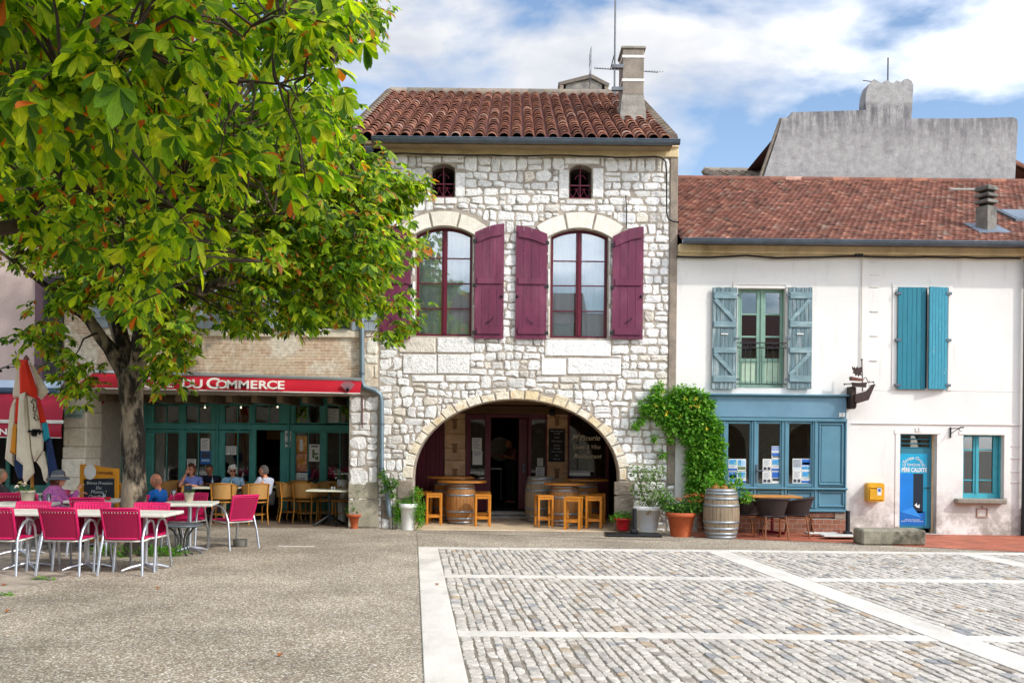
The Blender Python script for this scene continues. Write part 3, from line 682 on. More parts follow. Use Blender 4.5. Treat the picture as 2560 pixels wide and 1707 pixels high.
# ---- roof
EX0, EX1 = Q('P', 858, 345, 19.55)[0], Q('P', 1694, 347, 19.55)[0]
YE, YR = 19.55, 26.0; ze, zr_ = Q('P', 1225, 347, YE)[1], Q('P', 1225, 238, YR)[1]
def canal_roof(par, x0, x1, ye, ze, yr, zr, pitch, row, rad, mats, rg, name='roof', skip=None):
    L_ = math.hypot(yr - ye, zr - ze); uy, uz = (yr - ye) / L_, (zr - ze) / L_; ny, nz = -uz, uy
    nc = int(round((x1 - x0) / pitch)); pitch = (x1 - x0) / nc; nr_ = int(round(L_ / row)); row = L_ / nr_
    t = MB(); ar = np.linspace(0, math.pi, 8); k = len(ar)
    P = lambda x, s, h: (x, ye + uy * s + ny * h, ze + uz * s + nz * h)
    for i in range(nc):
        xc = x0 + pitch * (i + .5); wob = rg.uniform(-.012, .012)
        # the channel between two cover rows
        ch = [P(x0 + pitch * i + pitch * .5 * (1 - math.cos(a)) - pitch * .5, s, .05 - .05 * math.sin(a)) for s in (0, L_) for a in ar]
        t.add(ch, [(q, q + 1, k + q + 1, k + q) for q in range(k - 1)], 1, True)
        for j in range(nr_):
            s0, s1 = j * row - .04, (j + 1) * row + .03
            r0, r1 = rad * rg.uniform(1.02, 1.12), rad * .86; dx = wob + rg.uniform(-.008, .008); d0 = rg.uniform(.028, .042)
            vs = [P(xc + dx + r0 * math.cos(a), s0, d0 + r0 * .95 * math.sin(a)) for a in ar] + [P(xc + dx + r1 * math.cos(a), s1, .005 + r1 * .95 * math.sin(a)) for a in ar]
            vs += [P(xc + dx + (r0 - .02) * math.cos(a), s0, d0 + (r0 - .02) * .95 * math.sin(a)) for a in ar]
            f = [(q, q + 1, k + q + 1, k + q) for q in range(k - 1)]
            o = len(t.v); t.add(vs, f + [(q, 2 * k + q, 2 * k + q + 1, q + 1) for q in range(k - 1)] + [tuple(range(2 * k, 3 * k))], 0, True)
    # ridge
    n = int((x1 - x0) / .42); st = (x1 - x0) / n
    for i in range(n):
        a0, a1 = x0 + st * i - .02, x0 + st * (i + 1) + .02
        t.tube([(a0, yr, zr + .02), (a1, yr, zr + .035)], [.15, .13], 10, 2)
    for xs in (x0, x1):                                  # verge tiles
        for j in range(nr_):
            t.tube([P(xs, j * row - .03, .05), P(xs, (j + 1) * row + .02, .03)], [.125, .1], 9, 2)
    # back slope and boarding under the tiles
    t.add([(x0, ye, ze - .03), (x1, ye, ze - .03), (x1, yr, zr - .03), (x0, yr, zr - .03), (x1, 2 * yr - ye, ze - .03), (x0, 2 * yr - ye, ze - .03)], [(0, 1, 2, 3), (3, 2, 4, 5)], 1)
    return t.build(name, mats, par, False)
rf = canal_roof(SH, EX0 + .12, EX1 - .12, YE, ze, YR, zr_, .243, .32, .098, [tile_m, tile_pan, grey_tile], random.Random(4))
gt = MB()
def gutter(mb, x0, x1, y, z, r=.085, clips=True):
    ar = [math.pi + math.pi * i / 8 for i in range(9)]
    out_ = [(y + r * math.cos(a), z + r * math.sin(a)) for a in ar]; inn = [(y + (r - .01) * math.cos(a), z + (r - .01) * math.sin(a)) for a in ar[::-1]]
    mb.prism(out_ + inn, x0, x1, 0, 'x'); mb.rod((x0, y - r, z + .004), (x1, y - r, z + .004), .012, 6)
    if clips:
        n = int((x1 - x0) / .75)
        for i in range(n + 1): x = x0 + .1 + i * (x1 - x0 - .2) / n; mb.prism([(y + (r + .006) * math.cos(a), z + (r + .006) * math.sin(a)) for a in ar] + [(y + (r - .004) * math.cos(a), z + (r - .004) * math.sin(a)) for a in ar[::-1]], x - .015, x + .015, 0, 'x')
gutter(gt, Q('P', 930, 350, 19.5)[0], EX1 + .03, 19.47, Q('P', 1300, 347, 19.47)[1] - .01)
gt.build('gutter', zinc, SH)
mb = MB().box(EX0 + .1, EX1 - .1, 19.56, YF - .112, ze - .12, ze - .06); mb.build('eave_board', mat('eave boarding', '#8f7c5e', .9, .2, 4), SH)

# ---- chimneys
rough_cement = mat('weathered cement', '#8f8a80', .95, .25, 3, .6, 22, col2='#5f5c58', mix=(.52, .68))
YK = 21.9
kx0, kx1, kz0, kz1 = RC('L6', 1846, 172, 1986, 470, YK)
kb = Q('L6', 1900, 660, YK)[1]; kf0, kf1 = Q('L6', 1826, 640, YK)[0], Q('L6', 2004, 640, YK)[0]
ch = MB(); yy0, yy1 = YK, YK + .75
def frus(mb, a, b, m=0):
    (x0, x1, y0, y1, z0), (u0, u1, v0, v1, z1) = a, b
    mb.add([(x0, y0, z0), (x1, y0, z0), (x1, y1, z0), (x0, y1, z0), (u0, v0, z1), (u1, v0, z1), (u1, v1, z1), (u0, v1, z1)], [(0, 1, 5, 4), (1, 2, 6, 5), (2, 3, 7, 6), (3, 0, 4, 7), (4, 5, 6, 7), (3, 2, 1, 0)], m)
zf = Q('L6', 1900, 560, YK)[1]; zt_ = Q('L6', 1900, 488, YK)[1]
frus(ch, (kf0, kf1, yy0 - .1, yy1, kb - .1), (kx0 - .03, kx1 + .03, yy0 - .02, yy1, zf)); frus(ch, (kx0 - .03, kx1 + .03, yy0 - .02, yy1, zf), (kx0, kx1, yy0, yy1, zt_)); ch.box(kx0, kx1, yy0, yy1, zt_, kz1 - .06, .012, 1)
ch.box(kx0 - .03, kx1 + .04, yy0 - .03, yy1 + .03, kz1 - .06, kz1, .012)
c_ = ch.build('chimney', [rough_cement, mat('chimney render', '#8a8074', .95, .18, 3, .3, 30, col2='#776d62')], rf)
for y in (240, 394): z = Q('L6', 1900, y, YK)[1]; MB().box(kx0 - .012, kx1 + .012, yy0 - .012, yy1 + .012, z - .03, z + .03, .004).build('chimney_band', white_trim, rf)
YK2 = 27.2; x0, x1, z0, z1 = RC('L6', 1474, 405, 1712, 500, YK2)
c2 = MB(); c2.box(x0, x1, YK2, YK2 + 1, z0 - .6, z1, .02)
zp = Q('L6', 1640, 378, YK2)[1]; xp = Q('L6', 1640, 378, YK2)[0]
c2.prism([(x0 - .16, z1 - .12), (xp, zp - .02), (x1 + .16, z1 - .14), (x1 + .2, z1 - .06), (xp, zp + .08), (x0 - .2, z1 - .04)], YK2 - .06, YK2 + 1.06, 1)
c2.prism([(x0, z1 - .01), (x1, z1 - .01), (xp, zp - .04)], YK2 + .02, YK2 + .9, 0)
for k in (-1, 1): c2.box((x0 - .17 if k < 0 else x1 + .06), (x0 - .06 if k < 0 else x1 + .17), YK2 - .05, YK2 + 1, z1 - .62, z1 - .1, .02, 1)
c2.build('chimney', [rough_cement, grey_tile], rf)

# ---- the porch: vault, inner shop front
por = MB(); px0, px1 = Q('R2', 150, 900)[0], Q('R2', 2260, 900)[0]
pz1 = Q('R2', 1200, 160)[1] + .12
por.box(px0 - .2, px0, YF + .503, YB + .1, 0, pz1, 0, 0); por.box(px1, px1 + .2, YF + .503, YB + .1, 0, pz1, 0, 0)
por.box(px0 - .2, px1 + .2, YF + .503, YB + .4, pz1, pz1 + .15, 0, 1)
for i in range(4): por.box(px0, px1, YF + .75 + i * .6, YF + .9 + i * .6, pz1 - .16, pz1 - .002, .01, 1)
por.build('porch_vault', [mat('warm limestone wall', '#d6bf9a', .9, .22, 3, .4, 24), mat('old oak', '#5f452c', .8, .25, 5, .3, 30, sc3=(.3, 3, 3))], SH)
def bxs(mb, c, x0, y0, x1, y1, Y, d, m=0, b=.008, off=0):
    a, e, z0, z1 = RC(c, x0, y0, x1, y1, Y); return mb.box(a, e, Y + off, Y + off + d, z0, z1, b, m)
sf = MB()
zs_ = Q('R2', 1140, 1148, YB)[1]                        # floor of the shop, one step up
for (x0, y0, x1, y1) in ((750, 300, 793, 1148), (918, 300, 972, 1148), (1298, 300, 1328, 1148), (1450, 300, 1464, 1148), (793, 300, 918, 345), (972, 300, 1298, 330), (1328, 300, 1450, 345), (793, 865, 918, 905), (1328, 868, 1450, 905)):
    bxs(sf, 'R2', x0, y0, x1, y1, YB, .09)
for (x0, y0, x1, y1) in ((793, 906, 918, 1148), (1328, 906, 1450, 1148)): bxs(sf, 'R2', x0, y0, x1, y1, YB, .05, 0, .008, .02)
for (x0, y0, x1, y1) in ((1648, 300, 1664, 905), (1984, 300, 2010, 905), (1664, 300, 1984, 318), (1648, 852, 2010, 885), (1648, 886, 2010, 1260)): bxs(sf, 'R2', x0, y0, x1, y1, YB, .08)
for i in range(8): bxs(sf, 'R2', 250 + i * 39, 200, 288 + i * 39, 1280, YB, .04, 0, .004, .01)
sfo = sf.build('shop_front', maroon_dark, SH)
for (x0, y0, x1, y1) in ((793, 345, 918, 866), (1328, 345, 1450, 868), (1664, 318, 1984, 853)): bxs(MB(), 'R2', x0, y0, x1, y1, YB, .006, 0, 0, .04).build('pane', glass_dark, sfo)
dm = MB(); bxs(dm, 'R2', 1215, 335, 1296, 1140, YB, .05, 0, .008, .3)
dr = dm.build('door', maroon_dark, SH); hd = MB(); hx, hz = Q('R2', 1262, 775, YB); hd.box(hx - .02, hx + .02, YB + .285, YB + .299, hz - .12, hz + .1, .004); hd.rod((hx, YB + .25, hz), (hx - .1, YB + .25, hz), .012, 6); hd.rod((hx, YB + .25, hz), (hx, YB + .29, hz), .012, 6); hd.build('handle', zinc, dr)
rs2 = random.Random(5)
for (x0, x1), cx, marks in (((566, 748), 657, (390, 600, 820)), ((1466, 1646), 1552, (360, 820))):
    col = MB(); y = 215
    while y < 1250:
        y1 = min(1260, y + rs2.uniform(105, 135)); bxs(col, 'R2', x0, y + 1, x1, y1 - 1, YB, .2, 0, .012, -.03 - rs2.uniform(0, .01)); y = y1
    for y in marks: bxs(col, 'R2', cx - 28, y - 45, cx + 28, y - 32, YB, .02, 1, .004, -.062); bxs(col, 'R2', cx - 18, y - 30, cx + 18, y + 40, YB, .02, 1, .01, -.055)
    col.build('stone_post', [mat('warm sandstone', '#d0ab84', .85, .2, 5, .3, 40, col2='#be9874'), mat('carved sandstone', '#8d6a4a', .9, .2, 8, .3)], SH)
bm_ = MB(); bxs(bm_, 'R2', 560, 225, 1660, 299, YB, .25, 0, .015, -.06); bm_.build('lintel_beam', mat('old oak', '#5f452c'), SH)
stp = MB(); bxs(stp, 'R2', 930, 1149, 1320, 1180, YB, .4, 0, .01, -.12); bxs(stp, 'R2', 900, 1181, 1340, 1212, YB, .5, 0, .01, -.3); stp.build('doorstep', mat('grey stone step', '#a39c92', .8, .15, 5, .2), SH)
# dark bar behind the door
bar = MB(); bz = Q('R2', 1140, 1145, YB)[1]
bar.box(px0, px1, YB + 3.8, YB + 3.9, 0, 3.2); bar.box(px0, px1, YB + .3, YB + 3.8, pz1 - .1, pz1); bar.box(px0, px1, YB + .12, YB + 3.8, bz - .06, bz)
bar.box(px0 - .05, px0, YB + .12, YB + 3.8, 0, pz1); bar.box(px1, px1 + .05, YB + .12, YB + 3.8, 0, pz1)
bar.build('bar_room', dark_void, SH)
# ================================================================== CAFE HOUSE
rc = random.Random(21)
def wall_mat(name, c1, c2, cm, sc, bw, rh, plaster, pm=(.5, .58)):
    m = bpy.data.materials.new(name); m.use_nodes = True; t = m.node_tree; N = t.nodes; L = t.links.new
    p = N['Principled BSDF']; p.inputs['Roughness'].default_value = .9
    tc = N.new('ShaderNodeTexCoord'); mp = N.new('ShaderNodeMapping'); mp.inputs['Rotation'].default_value = (R(90), 0, 0); L(tc.outputs['Object'], mp.inputs[0])
    nd = N.new('ShaderNodeTexNoise'); nd.inputs['Scale'].default_value = 3; L(tc.outputs['Object'], nd.inputs[0])
    mixv = N.new('ShaderNodeMix'); mixv.data_type = 'VECTOR'; mixv.inputs[0].default_value = .02; L(mp.outputs[0], mixv.inputs[4]); L(nd.outputs['Color'], mixv.inputs[5])
    br = N.new('ShaderNodeTexBrick'); br.inputs['Scale'].default_value = sc; br.inputs['Brick Width'].default_value = bw; br.inputs['Row Height'].default_value = rh; br.inputs['Mortar Size'].default_value = .02; br.inputs['Mortar Smooth'].default_value = .3
    br.inputs['Color1'].default_value = (*lin(c1), 1); br.inputs['Color2'].default_value = (*lin(c2), 1); br.inputs['Mortar'].default_value = (*lin(cm), 1); L(mixv.outputs[1], br.inputs[0])
    ns = N.new('ShaderNodeTexNoise'); ns.inputs['Scale'].default_value = 1.5; ns.inputs['Detail'].default_value = 9; ns.inputs['Roughness'].default_value = .6; L(tc.outputs['Object'], ns.inputs[0])
    cr = N.new('ShaderNodeMapRange'); cr.inputs[1].default_value = pm[0]; cr.inputs[2].default_value = pm[1]; L(ns.outputs[0], cr.inputs[0])
    mx = N.new('ShaderNodeMix'); mx.data_type = 'RGBA'; L(cr.outputs[0], mx.inputs[0]); L(br.outputs[0], mx.inputs[6]); mx.inputs[7].default_value = (*lin(plaster), 1)
    n3 = N.new('ShaderNodeTexNoise'); n3.inputs['Scale'].default_value = 12; n3.inputs['Detail'].default_value = 6; L(tc.outputs['Object'], n3.inputs[0])
    mr = N.new('ShaderNodeMapRange'); mr.inputs[1].default_value = .3; mr.inputs[2].default_value = .7; mr.inputs[3].default_value = .75; mr.inputs[4].default_value = 1.15; L(n3.outputs[0], mr.inputs[0])
    vm = N.new('ShaderNodeVectorMath'); vm.operation = 'SCALE'; L(mx.outputs[2], vm.inputs[0]); L(mr.outputs[0], vm.inputs['Scale']); L(vm.outputs[0], p.inputs['Base Color'])
    bu = N.new('ShaderNodeBump'); bu.inputs['Strength'].default_value = .6; bu.inputs['Distance'].default_value = .015; bu.invert = True; L(br.outputs['Fac'], bu.inputs['Height']); L(bu.outputs[0], p.inputs['Normal'])
    return m
brick = wall_mat('thin old brick', '#cdb69c', '#bf9f83', '#d3c7b3', 2.4, .62, .14, '#d9cfbe', (.5, .6))
teal = mat('teal joinery paint', '#45938a', .45, .12, 5, .06, col2='#3b867d', mix=(.5, .7))
CX0, CX1 = Q('P', 160, 1000)[0], SX0 - .004
CH = thing('cafe_house', 'brick and plaster house with a teal glazed cafe front behind an arcade', 'house', ((CX0 + CX1) / 2, YF + 3, 0))
cz = Q('P', 500, 985)[1]                                 # underside of the arcade beam
pX0, pX1 = Q('L3', 703, 1000)[0], Q('L3', 962, 1000)[0]
rX0 = Q('P', 872, 1200)[0]
CZ = 7.5
UW = [(Q('P', a, 600)[0], Q('P', b, 600)[0], 3.95, 5.9, .12) for a, b in ((300, 395), (560, 655), (790, 880))]
cw = MB(); cw.plate([(CX0, cz + .2), (CX1, cz + .2), (CX1, CZ), (CX0, CZ)], [arch_poly(*u, 8) for u in UW], YF, YF + .45, 0)
qx = Q('R1', 40, 900)[0]
pack(cw, qx, CX1 - .005, cz + .35, CZ, lambda x, z: False, YF, rc, (.25, .36), (.16, .3), m=1)
for u in UW:
    for a, b in ((u[0] - .2, u[0]), (u[1], u[1] + .2)): cw.box(a, b, YF - .03, YF + .02, u[2], u[3], .01, 2)
    cw.box(u[0] - .25, u[1] + .25, YF - .06, YF + .02, u[2] - .14, u[2] - .003, .01, 2); cw.box(u[0] - .2, u[1] + .2, YF - .03, YF + .02, u[3] + .16, u[3] + .42, .01, 2)
cw.box(CX0, CX0 + .3, YF + .453, 29, 0, CZ - .3, 0, 3); cw.box(CX0 + .3, CX1 - .02, 28.7, 29, 0, CZ - .3, 0, 3)
cw.build('wall', [brick, ashlar, mat('pale dressed stone', '#d6cbb6', .85, .18, 6, .3, 30), mat('dull render', '#a3978a', .9)], CH)
shut_grey = mat('grey blue shutter paint', '#8d98a0', .6, .15, 6, .15)
for u in UW:
    w_ = casement(CH, u, YF + .2, mat('grey white window paint', '#c9ccc8', .5), [4.6, 5.25], .06, .06, .1, 'window')
    curtains(w_, u[0], u[1], u[2], u[3] + .1, YF + .4, curtain_m, .2)
    for s_ in (-1, 1):
        a = u[0] - .52 if s_ < 0 else u[1] + .03; sm = MB()
        for i in range(3): sm.box(a + i * .163, a + .16 + i * .163, YF - .075, YF - .045, u[2], u[3] + .05, .004)
        for z in (u[2] + .2, u[3] - .2): sm.box(a + .02, a + .47, YF - .1, YF - .076, z, z + .1, .004)
        sm.build('shutter', shut_grey, CH)
    rl = MB(); y = YF - .12
    for z in (u[2] + .05, u[2] + .85): rl.box(u[0], u[1], y - .012, y + .012, z, z + .025)
    for i in range(9): x = u[0] + (u[1] - u[0]) * i / 8; rl.rod((x, y, u[2] + .05), (x, y, u[2] + .86), .008, 5)
    rl.build('window_rail', black_iron, w_)
MB().box(CX0 + .02, CX1 - .02, YF + 2.2, YF + 2.3, cz + .3, CZ - .3).build('room_partition', mat('dim room wall', '#5a544c'), CH)
canal_roof(CH, CX0, CX1 - .25, YF - .35, CZ, 24.5, CZ + 2.0, .26, .36, .1, [tile_m, tile_pan, grey_tile], random.Random(9))
g_ = MB(); gutter(g_, CX0, CX1 - .1, YF - .43, CZ - .03); g_.build('gutter', zinc, CH)
# arcade beam and soffit
bt = MB(); bt.box(CX0 - .0, CX1, YF - .04, YF + .45, cz, cz + .2, .012)
bt.build('arcade_beam', mat('weathered grey timber', '#9a9184', .85, .25, 6, .3, 30, sc3=(.4, 3, 3)), CH)
so_ = MB().box(CX0 + .3, CX1, YF + .46, YC + 4.4, cz + .02, cz + .15)
for i in range(14): x = CX0 + .5 + i * .52; so_.box(x, x + .12, YF + .46, YC - .02, cz - .14, cz + .018, .01)
so_.build('arcade_ceiling', mat('dark oak ceiling', '#75634f', .85, .25, 5), CH)
# right pier: rubble under the end of the beam
pr = MB(); pr.box(rX0, CX1, YF, YF + .6, -.1, cz, 0, 1)
pack(pr, rX0 + .005, CX1 - .004, 0, cz - .004, lambda x, z: z < .55, YF, rc, (.2, .34), (.22, .44), m=0)
for (x0, y0, x1, y1) in ((1985, 1052, 2255, 1210), (1985, 1215, 2255, 1455)): block(pr, 'L5', x0, y0, x1, y1, rc, YF, .03, 2)
pr.build('stone_pier', [rubble, mortar, mat('grey green worn stone', '#9d9684', .9, .25, 4, .5, 25, col2='#6f6e58', mix=(.5, .7))], CH)
MB().rod((Q('L5', 2113, 310)[0], YF - .05, Q('L5', 2113, 310)[1]), (Q('L5', 2113, 590)[0], YF - .05, Q('L5', 2113, 590)[1]), .012, 6).build('tie_rod', mat('rusty iron', '#5c2a1c', .8, .3, 20), CH)
# left pillar with its capital
pil = MB(); y = 415
edge = Q('L3', 960, 1000)[0]
while y < 1860:
    y1 = y + rc.uniform(130, 215); z1, z0 = Q('L3', 900, y)[1], max(0, Q('L3', 900, y1)[1]); j = rc.uniform(-.012, .012)
    if z0 < .12: z0 = 0
    pil.box(pX0 + j, pX1 + j, YF - .02 + j, YF + .75, z0 + .002, z1 - .002, .02, 0)
    if z0 == 0: break
    y = y1
z_c0, z_c1 = Q('L3', 900, 415)[1], Q('L3', 900, 338)[1]
frus(pil, (pX0 - .01, pX1 + .01, YF - .03, YF + .76, z_c0), (pX0 - .09, pX1 + .09, YF - .12, YF + .84, z_c0 + (z_c1 - z_c0) * .6)); pil.box(pX0 - .1, pX1 + .1, YF - .13, YF + .85, z_c0 + (z_c1 - z_c0) * .6, z_c1, .015)
pil.box(pX0 - .05, pX1 + .3, YF + .02, YF + .45, z_c1 + .001, cz + .19, .01)
pil.build('stone_pillar', [island_mat('pillar limestone', [(0, '#cfc4b0'), (.5, '#dcd3c2'), (1, '#c7b9a2')], .85, 8, .2, .7, 22, dirt=('#8b8275', 9, .58, .75))], CH)

# teal glazed front (measured on L5)
tf = MB()
def T(x0, y0, x1, y1, d=.09, off=0, b=.008): bxs(tf, 'L5', x0, y0, x1, y1, YC, d, 0, b, off)
T(-420, 318, 2080, 372, .14, -.05); T(-420, 372, 2080, 388)
for (a, b) in ((-420, -180), (-45, 285), (515, 562), (798, 903), (1132, 1168), (1392, 1520), (1746, 1796), (2000, 2080)):
    T(a, 388, b, 553, .1, -.004); T(a, 625, b, 1345, .1, -.004)
for (a, b) in ((205, 225), (842, 858), (1462, 1478)): T(a, 320, b, 1345, .03, -.055)
T(1132, 556, 1182, 1345, .1, -.006)
T(-420, 553, 2080, 604, .11, -.01); T(-420, 604, 1132, 625); T(1425, 604, 2080, 625)
for (a, b) in ((-180, -45), (285, 515), (562, 798), (903, 1132), (1520, 1746), (1796, 2000)):
    T(a, 1066, b, 1098, .1, -.012); T(a, 1098, b, 1345, .05, .02); T(a + 14, 1125, b - 14, 1320, .015, .004)
for x in (400, 678, 1020, 1635, 1912): T(x - 5, 388, x + 5, 553, .03, .03, .002); T(x - 4, 625, x + 4, 1066, .03, .03, .002)
T(1292, 388, 1302, 553, .03, .03, .002)
for (a, b) in ((-180, -45), (285, 515), (562, 798), (903, 1132), (1168, 1392), (1520, 1746), (1796, 2000)):     # beads round each light
    for (q0, q1) in ((388, 553),) + (((625, 1066),) if a != 1168 else ()):
        for (u0, v0, u1, v1) in ((a, q0, a + 9, q1), (b - 9, q0, b, q1), (a + 9, q0, b - 9, q0 + 9), (a + 9, q1 - 9, b - 9, q1)): T(u0, v0, u1, v1, .04, .012, .003)
tfo = tf.build('shop_front', teal, CH)
for (a, b) in ((-180, -45), (285, 515), (562, 798), (903, 1132), (1168, 1392), (1520, 1746), (1796, 2000)):
    bxs(MB(), 'L5', a, 388, b, 553, YC, .006, 0, 0, .06).build('pane', glass_dark, tfo)
    if a != 1168: bxs(MB(), 'L5', a, 625, b, 1066, YC, .006, 0, 0, .06).build('pane', glass_dark, tfo)
dr_ = MB(); x_, _ = Q('L5', 1400, 900, YC); z_0, z_1 = .03, Q('L5', 1400, 612, YC)[1]
dr_.box(x_ - .02, x_ + .03, YC + .1, YC + .95, z_0, z_1, .006); dr_.build('door', teal, CH)
# inside: a dark room with a curtain and a bar counter
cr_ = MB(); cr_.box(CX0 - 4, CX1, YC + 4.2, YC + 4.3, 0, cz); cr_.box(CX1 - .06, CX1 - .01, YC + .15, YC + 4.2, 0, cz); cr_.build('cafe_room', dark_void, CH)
ct_ = MB().box(-7.2, -4.4, YC + 2.6, YC + 3.1, .02, 1.1, .02); ct_.build('bar_counter', mat('dark varnished wood', '#3a2214', .4, .2, 5), CH)
bxs(MB(), 'L5', 1160, 606, 1392, 690, YC, .04, 0, .004, 1.2).build('door_sign', mat('dull yellow panel', '#8a6320', .6, .2, 5), CH)
drape = mat('beige drape', '#b9a58e', .9, .12, 3, .1)
def drape_at(x0, x1, y0, y1, spread, off=.5):
    c = MB(); a, b, z0, z1 = RC('L5', x0, y0, x1, y1, YC + off); n = 40; m_ = 10; vs = []
    for k in range(m_ + 1):
        v = k / m_
        for i in range(n + 1):
            u = i / n; x = a + (b - a) * (u * (.45 + .55 * v ** 1.3) + spread * v * (u - .2)); vs.append((x, YC + off + .03 * math.sin(u * 30), z1 + (z0 - z1) * v))
    c.add(vs, [(k * (n + 1) + i, k * (n + 1) + i + 1, (k + 1) * (n + 1) + i + 1, (k + 1) * (n + 1) + i) for k in range(m_) for i in range(n)], 0, True)
    c.build('curtain', drape, CH, False)
drape_at(290, 480, 380, 1060, .15); drape_at(590, 660, 600, 860, .1); drape_at(1010, 1090, 560, 1060, .2)
lampm = bpy.data.materials.new('lit bulb'); lampm.use_nodes = True; lampm.node_tree.nodes['Principled BSDF'].inputs['Emission Color'].default_value = (1, .85, .6, 1); lampm.node_tree.nodes['Principled BSDF'].inputs['Emission Strength'].default_value = 5
for (x, y) in ((740, 412), (1053, 412), (1372, 408)):
    X, Z = Q('L5', x, y, YC + 1.2); b_ = MB().ball((X, YC + 1.2, Z), .022, 0, 8, 6); b_.rod((X, YC + 1.2, Z + .02), (X, YC + 1.2, cz), .004, 5); b_.build('ceiling_lamp', lampm, CH)

# ---- red banner over the arcade
red = mat('red awning cloth', '#b50a24', .6, .08, 2.5, .06, 12)
YA = YF - .3
def banner(name, pts, Y0, Y1, m, nu=60, nv=8, amp=.012, label='', cat='awning', white_edge=True):
    (tl, tr, br, bl) = pts; vs = []
    for k in range(nv + 1):
        v = k / nv
        for i in range(nu + 1):
            u = i / nu; x = (tl[0] * (1 - u) + tr[0] * u) * (1 - v) + (bl[0] * (1 - u) + br[0] * u) * v; z = (tl[1] * (1 - u) + tr[1] * u) * (1 - v) + (bl[1] * (1 - u) + br[1] * u) * v
            y = Y0 * (1 - v) + Y1 * v - amp * math.sin(u * 23 + math.sin(u * 7)) * (.3 + v * .7) - .03 * math.sin(v * math.pi)
            vs.append((x, y, z))
    n = len(vs); vs += [(x, y + .008, z) for x, y, z in vs]; w_ = nu + 1
    f = [(k * w_ + i, k * w_ + i + 1, (k + 1) * w_ + i + 1, (k + 1) * w_ + i) for k in range(nv) for i in range(nu)]
    f += [tuple(n + j for j in q[::-1]) for q in f]
    b = MB(); b.add(vs, f, 0, True)
    return b
tl, tr, br_, bl = Q('D', 208, 856, YA), Q('D', 829, 875, YA), Q('D', 827, 903, YA), Q('D', 170, 892, YA)
bl = (bl[0], Q('D', 195, 890, YA)[1])
AW = thing('awning_banner', 'long red cafe awning banner lettered in white above the teal front', 'awning', ((tl[0] + tr[0]) / 2, YA, br_[1]))
banner('cloth', (tl, tr, br_, bl), YA + .12, YA, red).build('cloth', red, AW, False)
MB().tube([(bl[0], YA - .012, bl[1] - .006), (br_[0], YA - .012, br_[1] - .006)], .014, 6).build('hem', white_trim, AW)
MB().tube([(tl[0], YA + .14, tl[1] + .03), (tr[0], YA + .14, tr[1] + .03)], .045, 10).build('roller', mat('aluminium', '#b9bcc0', .35, .08, 5, 0, metal=.8), AW)
sl = math.degrees(math.atan2(tr[1] - tl[1], tr[0] - tl[0])); wt = mat('white lettering', '#f2efe8', .6, .04)
def letter(ch, xc, yc, h, sx=1.25, Yt=YA - .05):
    X, Z = Q('L5', xc, yc, Yt); return (ch, h, X, Yt, Z)
S1 = .3; S2 = .225
for ch, xc, yc, sz in (('C', 248, 203, S1), ('A', 322, 208, S2), ('F', 380, 210, S2), ('É', 440, 206, S2), ('D', 588, 209, S1 * .8), ('U', 676, 211, S1 * .8), ('C', 812, 208, S1), ('O', 890, 215, S2), ('M', 978, 216, S2), ('M', 1080, 217, S2), ('E', 1167, 218, S2), ('R', 1245, 219, S2), ('C', 1326, 220, S2), ('E', 1403, 221, S2)):
    X, Z = Q('L5', xc, yc, YA - .04); text('letter', ch, sz, X, YA - .062, Z, wt, AW, 0, 'CENTER', .004, 0, -sl * 0, 1.32, bold=.006)
shl = MB(); X, Z = Q('L5', 1983, 232, YA - .04)
for i in range(7):
    a = R(40 + i * 100 / 6); shl.prism([(X + .012, Z - .1), (X - .012, Z - .1), (X + .17 * math.cos(a + .1), Z - .06 + .17 * math.sin(a + .1)), (X + .17 * math.cos(a - .1), Z - .06 + .17 * math.sin(a - .1))], YA - .058, YA - .05)
shl.build('shell_emblem', mat('grey emblem print', '#8d6a72', .6), AW)

# ---- downpipe between the two stone fronts
dp = [Q('P', 907, 700), Q('P', 907, 955), Q('P', 912, 968), Q('P', 940, 977), Q('P', 953, 988), Q('P', 955.5, 1003), Q('P', 956, 1180), Q('P', 967, 1212), Q('P', 976, 1290)]
P3 = [(x, YF - .11, z) for x, z in dp]; P3 = [(P3[0][0], YF - .11, ZE)] + P3
pp = MB().tube(P3, .05, 12); pp.build('downpipe', mat('painted zinc pipe', '#6f8088', .4, .15, 6, .05, metal=.4), SH)
for x, z in (Q('P', 907, 935), Q('P', 956, 1060), Q('P', 956, 1170)): MB().tube([(x, YF - .11, z - .02), (x, YF - .11, z + .02)], .056, 12).build('pipe_bracket', zinc, SH)

